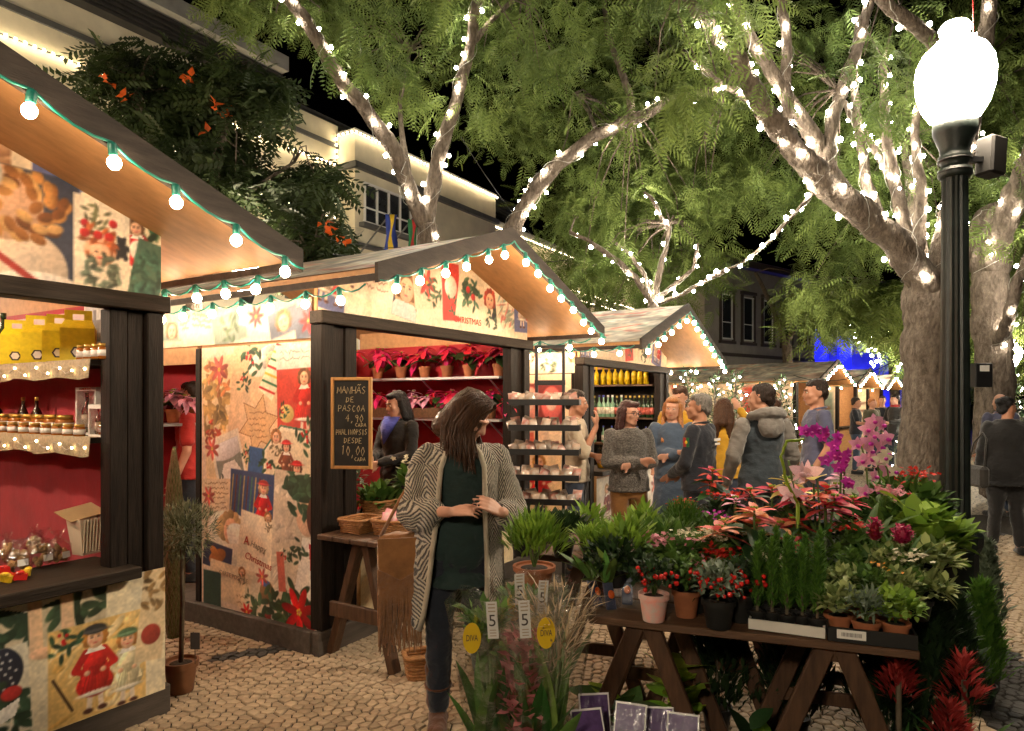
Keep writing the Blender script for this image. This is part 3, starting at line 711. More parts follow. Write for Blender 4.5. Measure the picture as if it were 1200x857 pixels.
inst('counter_print', paint_counter().mesh('counter_print'), s1, (W1-1.305, -.056, .135))
MB().bx(.33, W1-.005, -.052, -.02, .152, .744).build('counter_front', MT['ply'], s1)
pan = inst('collage_print', paint_side().mesh('collage_print'), s2, (.002, 1.185, .12), (0, 0, -PI/2))
RS = (PI/2, 0, -PI/2)
text('lettering', 'A', .085, MT['ink_red'], pan, (.50, -.004, .50), (PI/2, .12, 0)); text('lettering', 'Happy', .062, MT['ink_grey'], pan, (.62, -.004, .48), (PI/2, .2, 0), .15)
text('lettering', 'Christmas', .068, MT['ink_red'], pan, (.62, -.004, .38), (PI/2, .2, 0), .1); text('lettering', 'CARTE POSTALE', .042, MT['ink_grey'], pan, (.36, -.004, .25), (PI/2, .09, 0))
text('lettering', 'CHRISTMAS', .075, MT['ink_red'], s2, (1.62, -.016, 2.24), (PI/2, 0, 0)); 
cvf = Cv(1.94, .56, .012, (222, 204, 166)); cvf.card(.4, .28, .8, .6, .02, (228, 210, 172)); cvf.card(1.2, .26, .5, .4, -.1, (214, 196, 160)); cvf.leafs(0, 0, .15, 20, (70, 90, 60)); cvf.full()
inst('counter_print', cvf.mesh('counter_print'), s2, (.33, -.056, .155)); MB().bx(.33, 2.27, -.052, -.02, .152, .744).build('counter_front', MT['ply'], s2)
text('lettering', 'Min', .11, MT['ink_dark'], s2, (.72, -.058, .43), (PI/2, 0, 0), .2)
cv3 = Cv(2.2, .56, .014, (206, 196, 178))
for k, x in enumerate((.3, .8, 1.4, 1.9)):
    cv3.card(x, .28, .42, .5, (.1, -.08, .05, -.1)[k], ((216, 206, 186), (190, 178, 160), (222, 210, 190), (206, 190, 170))[k]); (cv3.flower(0, .02, .14, (190, 80, 60)) if k % 2 else cv3.child(0, -.22, .42, (120, 40, 36)))
cv3.full(); inst('counter_print', cv3.mesh('counter_print'), s3, (.33, -.056, .155)); MB().bx(.33, 2.52, -.052, -.02, .152, .744).build('counter_front', MT['ply'], s3)
# big rose print on the outside of the drinks stall
cr = Cv(1.9, 1.7, .013, (232, 204, 168))
cr.card(.95, 1.35, 1.7, .5, 0, (120, 40, 40))
for k in range(6): cr.ell(-.7+.28*k, .02, .13, .19, (226, 96, 90) if k % 2 else (236, 150, 134)); cr.ell(-.7+.28*k, .04, .07, .1, (236, 190, 170)); cr.ell(-.7+.28*k, .06, .03, .05, (200, 60, 60))
cr.card(1.0, .75, .9, .5, .1, (206, 90, 70)); cr.leafs(0, 0, .2, 30, (90, 100, 60)); cr.card(.4, .5, .6, .7, -.1, (236, 216, 180)); cr.script(-.2, .2, .4, 6, .07, seed=4, amp=.012); cr.card(1.5, .5, .6, .8, .05, (230, 200, 150)); cr.child(0, -.3, .6); cr.full()
inst('rose_print', cr.mesh('rose_print'), s3, (.002, 2.0, .2), (0, 0, -PI/2))

# garlands
def barge_garland(oxy, W, oh, zr, xl, xr, nl, nr, label, stallno):
    y = -oh-.045; cx = W/2; zt = lambda x: zr-SL*abs(x-cx)-.075
    pts = [SP(oxy, xl, y, zt(xl)), SP(oxy, cx, y, zt(cx)), SP(oxy, W+xr, y, zt(W+xr))]
    L1 = (pts[1]-pts[0]).length; L2 = (pts[2]-pts[1]).length
    garland('bulb_garland', label, pts, spaced(.02, L1-.02, nl)+spaced(L1+.04, L1+L2, nr), 'green bulb garlands on the stalls')
def eave_garland(oxy, x, z, y0, y1, n, label):
    garland('bulb_garland', label, [SP(oxy, x, y0, z), SP(oxy, x, y1, z)], spaced(.05, abs(y1-y0), n), 'green bulb garlands on the stalls', .05)
barge_garland(o1, W1, .62, 2.93, -.14, .36, 4, 6, 'green cable of globe bulbs along the gable edge of the nearest stall', 1)
barge_garland(o2, 2.6, .62, 2.86, -.14, .36, 6, 8, 'green cable of globe bulbs along the gable edge of the flower stall', 2)
barge_garland(o3, 2.85, .75, 2.76, -.14, .36, 6, 9, 'green cable of globe bulbs along the gable edge of the drinks stall', 3)
eave_garland(o1, W1+.37, 2.275, -.5, 1.6, 7, 'globe bulbs hanging below the side eave of the nearest stall')
eave_garland(o2, -.15, 2.265, -.56, 1.9, 8, 'globe bulbs along the side eave above the tall card collage')
eave_garland(o2, 2.97, 2.20, -.5, 1.5, 6, 'globe bulbs under the eave above the black packet rack')
eave_garland(o3, -.15, 2.17, -.7, 1.5, 8, 'globe bulbs under the eave above the rose print')
eave_garland(o3, 3.22, 2.1, -.6, 1.5, 5, 'globe bulbs under the far eave of the drinks stall')

# ------------------------------------------------------------------ stalls further down the avenue
def far_stall(loc, rz, W, D, h, label, seed):
    o = empty('market_stall', loc, rz, label, 'market stall', 'wooden market stalls in a row')
    zr = h+.36*W/2; cx = W/2
    MB().bx(0, W, .0, .05, 0, .8).build('counter_front', MT['ply'], o); MB().bx(0, .16, -.02, .06, 0, h).build('board', MT['wood'], o); MB().bx(W-.16, W, -.02, .06, 0, h).build('board', MT['wood'], o)
    MB().bx(-.02, W+.02, -.04, .05, h-.08, h).build('lintel', MT['woodh'], o); MB().bx(.16, W-.16, -.1, .2, .8, .85).build('counter', MT['woodh'], o)
    MB().bx(0, W, D-.04, D, 0, h).build('back_wall', MT['wood'], o)
    for a in (0, W-.04): MB().bx(a, a+.04, .06, D-.04, 0, h).build('side_wall', MT['ply'], o)
    inst('side_print', paint_strip(seed, D-.1, h-.3, .05).mesh('side_print'), o, (-.004, D-.05, .2), (0, 0, -PI/2))
    inst('gable_print', paint_gable(seed, W, zr-h, .035).mesh('gable_print', lambda x, z: z < .36*(cx-abs(x-cx))), o, (0, -.003, h))
    for sx in (-1, 1):
        e = cx+sx*(cx+.3); ze = zr-.36*(cx+.3)
        v = [(cx, -.6, zr), (e, -.6, ze), (e, D+.1, ze), (cx, D+.1, zr)]; lo = [(x, y, z-.04) for x, y, z in v]
        f = [(0, 1, 2, 3), (7, 6, 5, 4), (0, 4, 5, 1), (1, 5, 6, 2), (2, 6, 7, 3), (3, 7, 4, 0)]
        MB().add(v+lo, f if sx < 0 else [t[::-1] for t in f]).build('soffit', MT['ply'], o)
        L = math.hypot(cx-e, zr-ze); up = Vector((cx-e, 0, zr-ze)).normalized(); ax = Vector((0, -1, 0)) if sx < 0 else Vector((0, 1, 0)); n = Vector((-abs(up.z)*(1 if sx < 0 else -1), 0, abs(up.x)))
        mm = Matrix((ax, up.cross(ax), up)).transposed().to_4x4(); mm.translation = Vector((e, D+.1 if sx < 0 else -.6, ze))+n*.008
        inst('roof_print', paint_roof(seed+sx, D+.7, L, .05).mesh('roof_print'), o).matrix_local = mm
        MB().bar((cx, -.62, zr), (e, -.62, ze), .03, .1).build('barge_board', MT['barge'], o)
    MB().ell((cx, D*.4, h-.1), .05).build('added_lamp_bulb', MT['addedbulb'], o, True)  # added bulb to brighten the far stall inside
    mx = Matrix.Rotation(rz, 4, 'Z'); mx.translation = Vector(loc)
    pts = [mx @ Vector((-.3, -.66, zr-.36*(cx+.3)-.02)), mx @ Vector((cx, -.66, zr-.02)), mx @ Vector((W+.3, -.66, zr-.36*(cx+.3)-.02))]
    L = (pts[1]-pts[0]).length
    return o, mx, pts, L
FS = [(P(948, 0, 17.0), 2.0, 6.2, 2.15, 'distant stall with the long pale roof behind the fir trees'), (P(990, 0, 21), 2.0, 3.0, 2.15, 'distant stall with glowing gable, second in the far row'), (P(1022, 0, 25), 2.0, 3, 2.15, 'farthest small stall gable beside the big tree trunk')]
for k, (p, W, D, h, lb) in enumerate(FS):
    p.z = 0; p = p-UD*W
    o, mx, pts, L = far_stall(p, RZ-.17, W, D, h, lb, 31+k)
    garland('bulb_garland', ('globe bulbs on the gable of the long-roofed distant stall', 'globe bulbs on the gable of the second distant stall', 'globe bulbs on the farthest small gable')[k], pts, spaced(.05, L, 6)+spaced(L, 2*L, 6), 'green bulb garlands on the stalls')
    a = mx @ Vector((-.32, -.5, h-.12)); b = mx @ Vector((-.32, D-.2, h-.12)); garland('bulb_garland', ('globe bulbs under the long side eave of the distant stall', 'globe bulbs under the side eave of the second distant stall', 'globe bulbs under the side eave of the farthest stall')[k], [a, b], spaced(.1, (b-a).length, 9), 'green bulb garlands on the stalls')
# ------------------------------------------------------------------ the cream building behind the stalls
MT['cream'] = M('cream_render', (.70, .63, .46), .8, .12, 2.2, .1, 40)
MT['trim'] = M('grey_trim', (.10, .10, .095), .7, .2, 5)
MT['cornice'] = M('pale_cornice', (.36, .35, .32), .7, .2, 4)
MT['roofdark'] = M('dark_ribbed_roof', (.03, .028, .026), .7, .3, 6)
MT['winglass'] = M('dark_window_glass', (.025, .028, .032), .12, .4, 1.5, spec=.7)
def fac(x, y, D):
    dx = (x-600)/800; k = D/(-.851*dx+.525); return ((.525*dx+.851)*k, 1.6-(y-470)/800*k)
def led_row(parent, pts, step=.13):
    mb = MB()
    for a, b in zip(pts[:-1], pts[1:]):
        a, b = Vector(a), Vector(b); n = max(2, int((b-a).length/step))
        for i in range(n): mb.ell(a.lerp(b, (i+.5)/n), .028, None, 5, 4)
        mb.bar(a, b, .015, .015, mi=1)
    mb.build('led_rope', [MT['led'], MT['trim']], parent, kind='stuff')
bl = empty('cream_building', (0, 0, 0), RZ, 'cream two-storey building with dark bands and lines of small lights', 'building')
D0 = 12.0; DB = 11.45
xa = -6.; xe = fac(318, 78, D0)[0]; xb = fac(396, 161, D0)[0]; xc = 17.6; xz = 34.
MB().bx(xa, xb, D0, D0+8, 0, 8.1).build('wall', MT['cream'], bl)
MB().bx(xb, xc, DB, D0+8, 0, 7.86).build('wall', MT['cream'], bl)
MB().bx(xc, xz, D0, D0+8, 0, 7.4).build('wall', MT['cream'], bl)
MB().bx(xa, xb, D0-.05, D0-.001, 7.56, 7.66).build('band', MT['trim'], bl)
for k in range(5): MB().bx(xa, xe, D0-.25-.03*k, D0-.001, 8.10+.075*k, 8.155+.075*k).build('ribbed_cladding', MT['roofdark'], bl)
MB().bx(xa, xe, D0-.55, D0+8, 8.48, 8.78).build('cornice', MT['cornice'], bl)
MB().bx(xe+.01, xc+3, D0+.6, D0+8, 7.9, 8.55).build('roof', MT['roofdark'], bl)
for k in range(5): MB().bx(xe+.01, xc+3, D0+.5, D0+.61, 8.0+.11*k, 8.06+.11*k).build('roof_rib', MT['trim'], bl)
MB().bx(xb-.06, xc, DB-.06, D0+8, 7.862, 7.93).build('parapet_cap', MT['cornice'], bl)
MB().bx(xb-.08, xc+.04, DB-.12, DB-.001, 7.02, 7.16).build('band', MT['trim'], bl); MB().bx(xb-.1, xb-.001, DB-.12, D0-.001, 7.02, 7.16).build('band', MT['trim'], bl)
MB().bx(xc+.05, xz, D0-.3, D0-.001, 7.1, 7.3).build('cornice', MT['cornice'], bl)
led_row(bl, [(xa, D0-.08, 7.12), (xb-.12, D0-.08, 7.12), (xb-.12, D0-.08, 7.82), (xb-.12, DB-.1, 7.82), (xc, DB-.1, 7.82)])
led_row(bl, [(xc+.1, D0-.34, 7.05), (xz, D0-.34, 7.05)])
for z in (5.75, 6.05): led_row(bl, [(xa+8, D0-.5, z), (xb-.5, D0-.5, z)]); led_row(bl, [(xc+.4, D0-.5, z-.3), (xz, D0-.5, z-.3)])
MB().bx(xa+8, xb-.45, D0-.45, D0-.001, 5.78, 6.0).build('balcony_edge', MT['cornice'], bl)
MB().bx(xc+.4, xz, D0-.45, D0-.001, 5.48, 5.7).build('balcony_edge', MT['cornice'], bl)
def window(parent, x0, x1, z0, z1, y, n, frame=MT['white'], glass=MT['winglass'], sill=True):
    w = MB().bx(x0, x1, y-.02, y-.004, z0, z1).build('window', glass, parent)
    f = MB(); t = .05
    f.bx(x0-t, x1+t, y-.07, y-.021, z1, z1+t); f.bx(x0-t, x1+t, y-.07, y-.021, z0-t, z0)
    for i in range(n+1):
        c = x0+(x1-x0)*i/n; f.bx(c-t/2, c+t/2, y-.06, y-.021, z0, z1)
    f.bx(x0, x1, y-.055, y-.022, z0+(z1-z0)*.36, z0+(z1-z0)*.36+.03)
    f.build('frame', frame, w)
    if sill: MB().bx(x0-.15, x1+.15, y-.16, y-.001, z0-.16, z0-.06).build('sill', MT['trim'], w)
window(bl, fac(426, 0, DB)[0], fac(480, 0, DB)[0], 5.85, 6.72, DB, 4)
MB().bx(fac(424, 0, DB)[0]-.3, fac(484, 0, DB)[0]+.3, DB-.1, DB-.001, 5.2, 5.3).build('band', MT['trim'], bl)
for a, b in ((519, 533), (545, 560), (575, 588)): window(bl, fac(a, 0, D0)[0], fac(b, 0, D0)[0], 5.9, 6.8, D0, 2)
for a, b in ((340, 362), (368, 388), (200, 250), (90, 150)): window(bl, fac(a, 0, D0)[0], fac(b, 0, D0)[0], 4.0, 5.5, D0, 2)
for a, b in ((420, 446), (455, 478)): window(bl, fac(a, 0, DB)[0], fac(b, 0, DB)[0], 2.6, 4.3, DB, 2)
# two flags on short poles
MT['flagb'] = M('blue_cloth', (.02, .04, .22), .7, .15, 5); MT['flagy'] = M('yellow_cloth', (.65, .42, .02), .7, .15, 5)
MT['flagg'] = M('green_cloth', (.015, .12, .04), .7, .15, 5); MT['flagr'] = M('red_cloth', (.35, .015, .015), .7, .15, 5)
def flag(x, y, Y, mats, label):
    p = P(x, y, Y); o = empty('flag', p, RZ, label, 'flag', 'flags on the cream building')
    MB().tube([(0, .9, .1), (0, 0, .85)], .018, 6).build('pole', MT['trim'], o)
    n = 8; mb = MB(); v = []
    for i in range(n+1):
        for k, t in enumerate((-.16, -.05, .06, .17)): v.append((t+.03*math.sin(i*.9+k), .02*math.sin(i*1.3+2*k), .8-i*.14+.02*k))
    f = [(i*4+k, i*4+k+1, i*4+k+5, i*4+k+4) for i in range(n) for k in range(3)]; mi = [0 if k == 0 else (1 if k == 1 else 0) for i in range(n) for k in range(3)]
    b = MB(); b.v = v; b.f = f; b.m = mi; ob = b.build('cloth', mats, o, True); so = ob.modifiers.new('thick', 'SOLIDIFY'); so.thickness = .008
flag(458, 300, 13.6, [MT['flagb'], MT['flagy']], 'blue and yellow flag hanging above the flower stall roof')
flag(484, 306, 13.6, [MT['flagg'], MT['flagr']], 'green and red flag hanging behind the lit tree trunk')

# ------------------------------------------------------------------ grey building far behind, and one lit blue
MT['greyw'] = M('grey_plaster', (.30, .27, .24), .8, .15, 3, .1, 30); MT['browns'] = M('brown_shutter', (.06, .045, .035), .6, .3, 10, stretch=(1, 1, 4))
gb = empty('grey_building', P(842, 470, 30), RZ-.35, 'grey old town house with brown framed sash windows in the distance', 'building'); gb.location.z = 0
MB().bx(-1, 8.2, 0, 6, 0, 7.6).build('wall', MT['greyw'], gb); MB().bx(-1.3, 8.5, -.45, 6, 7.6, 7.9).build('cornice', MT['browns'], gb)
MB().add([(-1.4, -.5, 7.9), (8.6, -.5, 7.9), (8.6, 6, 9.6), (-1.4, 6, 9.6)], [(0, 1, 2, 3)]).build('roof', MT['roofdark'], gb)
MB().bx(-1, 8.2, -.06, -.001, 3.6, 3.75).build('band', MT['browns'], gb)
for i in range(5):
    x = .2+i*1.65
    for z in (1.0, 4.4):
        window(gb, x, x+.75, z, z+1.9, 0, 1, MT['white'], MT['winglass'], False)
        MB().bx(x-.16, x-.06, -.1, -.001, z-.12, z+2.05).bx(x+.81, x+.91, -.1, -.001, z-.12, z+2.05).bx(x-.2, x+.95, -.14, -.001, z+2.06, z+2.2).bx(x-.2, x+.95, -.14, -.001, z-.25, z-.13).build('window_surround', MT['browns'], gb)
MT['blue'] = emit('blue_glow_panel', (.015, .02, .9), .7); MT['bluewall'] = M('wall_under_blue_lamps', (.3, .3, .5), .8, .2, 2)  # self-glowing blue and a blue-tinted wall stand in for floodlight
bb = empty('blue_lit_building', P(985, 470, 38), -.2, 'building washed in blue light far down the avenue', 'building'); bb.location.z = 0
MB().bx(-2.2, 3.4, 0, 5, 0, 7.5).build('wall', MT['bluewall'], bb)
for x in (-1.0, .2): MB().bx(x-.35, x+.35, -.05, -.004, 2.6, 6.0).build('window', MT['blue'], bb)  # glowing panels that imitate the blue wash on the wall
def lamp_obj(name, loc, power, col, r, parent=None):
    d = bpy.data.lights.new(name, 'POINT'); d.energy = power; d.color = col; d.shadow_soft_size = r
    o = bpy.data.objects.new(name, d); link(o, parent); o.location = loc; return o
fl = MB().bx(-.15, .15, -1.3, -1.1, .1, .3).build('floodlight', MT['black'], bb); lamp_obj('floodlight_beam', (0, -1.2, 1.2), 500, (.03, .04, 1), .1, fl)
# ------------------------------------------------------------------ trees
def leaf_mat(name, c0, c1, trans=.35):
    m = bpy.data.materials.new(name); m.use_nodes = True; nt = m.node_tree; N = nt.nodes; L = nt.links
    b = N['Principled BSDF']; b.inputs['Roughness'].default_value = .6; b.inputs['Specular IOR Level'].default_value = .25
    a = N.new('ShaderNodeAttribute'); a.attribute_name = 'tint'
    nz = N.new('ShaderNodeTexNoise'); nz.inputs['Scale'].default_value = .9; tc = N.new('ShaderNodeTexCoord'); L.new(tc.outputs['Object'], nz.inputs['Vector'])
    ad = N.new('ShaderNodeMath'); ad.operation = 'MULTIPLY_ADD'; ad.inputs[1].default_value = .55; L.new(a.outputs['Fac'], ad.inputs[0]); 
    mu = N.new('ShaderNodeMath'); mu.operation = 'MULTIPLY'; mu.inputs[1].default_value = .5; L.new(nz.outputs[0], mu.inputs[0]); L.new(mu.outputs[0], ad.inputs[2])
    r = N.new('ShaderNodeValToRGB'); r.color_ramp.elements[0].color = (*c0, 1); r.color_ramp.elements[1].color = (*c1, 1); r.color_ramp.elements[0].position = .2; r.color_ramp.elements[1].position = .8
    L.new(ad.outputs[0], r.inputs[0]); L.new(r.outputs[0], b.inputs['Base Color'])
    t = N.new('ShaderNodeBsdfTranslucent'); L.new(r.outputs[0], t.inputs[0]); mx = N.new('ShaderNodeMixShader'); mx.inputs[0].default_value = trans
    L.new(b.outputs[0], mx.inputs[1]); L.new(t.outputs[0], mx.inputs[2]); L.new(mx.outputs[0], N['Material Output'].inputs[0]); return m
MT['jaca'] = leaf_mat('jacaranda_leaf', (.056, .092, .020), (.205, .275, .07), .42)
MT['tulip'] = leaf_mat('tulip_tree_leaf', (.012, .022, .007), (.035, .055, .014), .15)
MT['fir'] = leaf_mat('fir_needle', (.02, .055, .02), (.07, .13, .04), .15)
MT['orange'] = M('orange_blossom', (.75, .13, .015), .6, .2, 8, trans=.3)

def set_tint(me, vals):
    at = me.attributes.new('tint', 'FLOAT', 'POINT'); at.data.foreach_set('value', np.asarray(vals, dtype=np.float32))
def frond_template(npairs=8, L=.46, w=.15, pw=.030):
    """a feathery twice-divided leaf: rachis and pairs of narrow pinnae"""
    V = []; Fq = []
    def pt(t): return np.array([0, t*L, -.35*L*t*t])
    for i in range(npairs):
        t = .10+.9*i/(npairs-1); c = pt(t); ln = w*math.sin(PI*(.15+.8*t))**.7+.012
        for sx in (-1, 1):
            d = np.array([sx*.86, .5, -.28]); d /= np.linalg.norm(d); n = np.array([.5*sx, -.86, 0])*pw*.5
            b = len(V); V += [c, c+d*ln*.45+n, c+d*ln-np.array([0, 0, .12*ln]), c+d*ln*.45-n]; Fq.append((b, b+1, b+2, b+3) if sx > 0 else (b, b+3, b+2, b+1))
    b = len(V); V += [pt(0)+[-.003, 0, 0], pt(0)+[.003, 0, 0], pt(1)+[.002, 0, 0], pt(1)+[-.002, 0, 0]]; Fq.append((b, b+1, b+2, b+3))
    return np.array(V), np.array(Fq)
def rand_rots(n, droop=.35, rng=RNG):
    yaw = rng.random(n)*2*PI; pit = rng.normal(-droop, .45, n); rol = rng.normal(0, .5, n)
    cy, sy, cp, sp, cr, sr = np.cos(yaw), np.sin(yaw), np.cos(pit), np.sin(pit), np.cos(rol), np.sin(rol)
    Rz = np.zeros((n, 3, 3)); Rz[:, 0, 0] = cy; Rz[:, 0, 1] = -sy; Rz[:, 1, 0] = sy; Rz[:, 1, 1] = cy; Rz[:, 2, 2] = 1
    Rx = np.zeros((n, 3, 3)); Rx[:, 0, 0] = 1; Rx[:, 1, 1] = cp; Rx[:, 1, 2] = -sp; Rx[:, 2, 1] = sp; Rx[:, 2, 2] = cp
    Ry = np.zeros((n, 3, 3)); Ry[:, 1, 1] = 1; Ry[:, 0, 0] = cr; Ry[:, 0, 2] = sr; Ry[:, 2, 0] = -sr; Ry[:, 2, 2] = cr
    return Rz @ Rx @ Ry
def scatter(name, tmpl, pos, mat, parent, smin=.7, smax=1.25, droop=.35, clump=None, kind=None, rots=None):
    V, Fq = tmpl; n = len(pos); R = rand_rots(n, droop) if rots is None else rots; s = RNG.uniform(smin, smax, n)
    A = np.einsum('nij,vj->nvi', R, V)*s[:, None, None]+np.asarray(pos)[:, None, :]
    Fa = (Fq[None]+(np.arange(n)*len(V))[:, None, None]).reshape(-1, Fq.shape[1])
    me = fast_mesh(name, A.reshape(-1, 3), Fa, [mat])
    base = RNG.random(n) if clump is None else np.clip(clump+RNG.normal(0, .18, n), 0, 1)
    set_tint(me, np.repeat(base, len(V)))
    o = inst(name, me, parent)
    if kind: o['kind'] = kind
    return o
def in_poly(x, y, poly):
    ins = False; n = len(poly)
    for i in range(n):
        (x0, y0), (x1, y1) = poly[i], poly[(i+1) % n]
        if (y0 > y) != (y1 > y) and x < (x1-x0)*(y-y0)/(y1-y0)+x0: ins = not ins
    return ins
def crown_points(outline, Y0, Y1, nclump, per, rad, seed):
    """clump centres inside an outline measured in the photograph, spread over real depth; leaves fill each clump"""
    q = random.Random(seed); rng = np.random.default_rng(seed); out = []; tint = []; ctr = []
    xs = [p[0] for p in outline]; ys = [p[1] for p in outline]; k = 0
    while k < nclump:
        x, y = q.uniform(min(xs), max(xs)), q.uniform(min(ys), max(ys))
        if not in_poly(x, y, outline): continue
        c = np.array(P(x, y, q.uniform(Y0, Y1))); r = rad*q.uniform(.6, 1.3); n = int(per*1.3*q.uniform(.5, 1.4)); tt = q.random()
        d = rng.normal(size=(n, 3)); d /= np.linalg.norm(d, axis=1)[:, None]; d *= (rng.random(n)**.45)[:, None]*np.array([r*1.25, r*1.25, r*.7])
        out.append(c+d); tint.append(np.full(n, tt)+d[:, 2]*-.15); ctr.append(c); k += 1
    return np.concatenate(out), np.concatenate(tint), ctr
def wobble(pts, amp, seed, sub=4):
    q = random.Random(seed); res = []
    for a, b in zip(pts[:-1], pts[1:]):
        for k in range(sub): res.append(Vector(a).lerp(Vector(b), k/sub)+(Vector((q.uniform(-1, 1), q.uniform(-1, 1), q.uniform(-1, 1)))*amp if k else Vector()))
    res.append(Vector(pts[-1])); return res
def limb(parent, name, pix, r0, r1, seed=0, n=10, amp=None):
    pts = wobble([P(*p) if len(p) == 3 else p for p in pix], (r0*.18 if amp is None else amp), seed)
    m = len(pts); rr = [r0+(r1-r0)*i/(m-1) for i in range(m)]; q = random.Random(seed+3); rr = [r*(1+q.uniform(-.08, .08)) for r in rr]
    MB().tube(pts, rr, n).build(name, MT['bark'], parent, True); return pts
_fb = MB().ell((0, 0, 0), .029, None, 6, 5).mesh('fairy_bulb', MT['fairy'], True)
def fairy(label, pts, r0, r1, step, loc=None, cat='light string', group='fairy lights wound round the branches', big=1.0):
    """wire wound round a limb with small bulbs"""
    o = empty('fairy_light_string', pts[0], 0, label, cat, group); base = Vector(pts[0]); L = [0]
    for a, b in zip(pts[:-1], pts[1:]): L.append(L[-1]+(b-a).length)
    T = L[-1]; w = []; d = 0; nb = 0
    def at(s):
        for k in range(len(L)-1):
            if s <= L[k+1]+1e-9: t = (s-L[k])/max(1e-6, L[k+1]-L[k]); return pts[k].lerp(pts[k+1], t), (pts[k+1]-pts[k]).normalized()
        return pts[-1], (pts[-1]-pts[-2]).normalized()
    ph = random.random()*6
    nw = max(6, int(T/.06))
    for i in range(nw+1):
        s = T*i/nw; p, dr = at(s); x, y = perp(dr); a = ph+s/.16; r = (r0+(r1-r0)*s/T)*1.06+.008
        w.append(p+(x*math.cos(a)+y*math.sin(a))*r-base)
    MB().tube(w, .004, 4).build('wire', MT['wire'], o)
    s = step*.3
    while s < T:
        p, dr = at(s); x, y = perp(dr); a = random.random()*2*PI; r = (r0+(r1-r0)*s/T)*1.05+.022
        b = inst('fairy_bulb', _fb, o, p+(x*math.cos(a)+y*math.sin(a))*r-base, (0, 0, 0), big*random.uniform(.85, 1.2)); s += step*.76*random.uniform(.6, 1.4)
    return o
FT = frond_template()
barktex = bpy.data.textures.new('bark', 'CLOUDS'); barktex.noise_scale = .09; barktex.noise_depth = 4
def tree(name, label, base, group=None): return empty(name, base, 0, label, 'tree', group or 'feathery avenue trees')
def rel(o, pts): return [p-o.location for p in pts]
def limbs(o, specs):
    """specs: (name, pixel polyline with depths, r0, r1, fairy label or None, step)"""
    for i, sp in enumerate(specs):
        nm, pix, r0, r1, fl, step = sp
        w = wobble([P(*p) if isinstance(p, tuple) else p for p in pix], r0*.16, hash(nm) % 50+i*7)
        m = len(w); q = random.Random(i+3); rr = [(r0+(r1-r0)*k/(m-1))*(1+q.uniform(-.07, .07)) for k in range(m)]
        ob = MB().tube(rel(o, w), rr, 12 if r0 > .15 else 8).build(nm, MT['bark'], o, True)
        if r0 > .1:
            s = ob.modifiers.new('sub', 'SUBSURF'); s.levels = s.render_levels = 2
            dm = ob.modifiers.new('bark', 'DISPLACE'); dm.texture = barktex; dm.strength = .07 if r0 > .2 else .035; dm.texture_coords = 'LOCAL'
        if fl: fairy(fl, w, r0, r1, step, big=1.15 if step > .35 else .95)
def crown(o, outline, Y0, Y1, ncl, per, rad, seed, mat='jaca', smin=.38, smax=1.0, twigs=True, tm=None, hub=None):
    pos, tint, ctr = crown_points(outline, Y0, Y1, ncl, per, rad, seed)
    b = np.array(o.location)
    scatter('crown', tm or FT, pos-b, MT[mat], o, smin, smax, .35, tint)
    if twigs and hub:
        mb = MB(); hubs = [P(*h) for h in hub]; q = random.Random(seed)
        for c in ctr[::3]:
            c = Vector(c); h = min(hubs, key=lambda z: (z-c).length); m = h.lerp(c, .5)+Vector((q.uniform(-.3, .3), q.uniform(-.3, .3), q.uniform(.0, .4)))
            mb.tube(rel(o, [h, h.lerp(m, .5)+Vector((0, 0, .1)), m, m.lerp(c, .6), c]), [.018, .014, .011, .008, .004], 5)
        mb.build('twigs', MT['bark'], o, True)

def gbase(x, Y): return Vector(((x-600)/800*Y, Y, 0))
# tree behind the flower stall
tA = tree('avenue_tree', 'forked tree with lit pale limbs rising behind the flower stall roof', gbase(508, 10.2))
limbs(tA, [('trunk', [gbase(508, 10.2), (508, 420, 10.2), (505, 300, 10.2), (498, 262, 10.2)], .20, .17, 'white fairy lights on the trunk behind the flower stall', .3),
    ('branch', [(499, 268, 10.2), (478, 215, 10.0), (455, 165, 9.8), (430, 130, 9.5), (400, 95, 9.3), (372, 45, 9.1), (340, 0, 9.0), (318, -50, 9)], .14, .075, 'fairy lights on the limb leaning towards the dark sky', .30),
    ('branch', [(497, 275, 10.2), (508, 215, 10.2), (520, 165, 10.1), (537, 110, 10), (550, 60, 9.9), (560, 0, 9.8), (570, -50, 9.8)], .13, .07, 'fairy lights on the upright pale limb over the flower stall', .34),
    ('branch', [(550, 55, 9.9), (575, 25, 10), (612, -10, 10.2)], .05, .03, None, 0), ('branch', [(480, 212, 10.), (472, 165, 10.3), (468, 120, 10.5), (480, 60, 11)], .05, .03, None, 0)])
crown(tA, [(225, -60), (238, 25), (270, 40), (330, 62), (350, 45), (400, 95), (440, 125), (500, 150), (560, 165), (610, 170), (680, 120), (720, 60), (740, -60)], 9.0, 12.5, 95, 26, .55, 3, hub=[(400, 95, 9.3), (340, 0, 9), (560, 0, 9.8), (612, -10, 10.2), (480, 60, 11)])
crown(tA, [(560, 20), (740, 20), (720, 150), (640, 180), (580, 170)], 11.5, 14, 26, 26, .6, 5, hub=[(560, 0, 9.8), (612, -10, 10.2)])
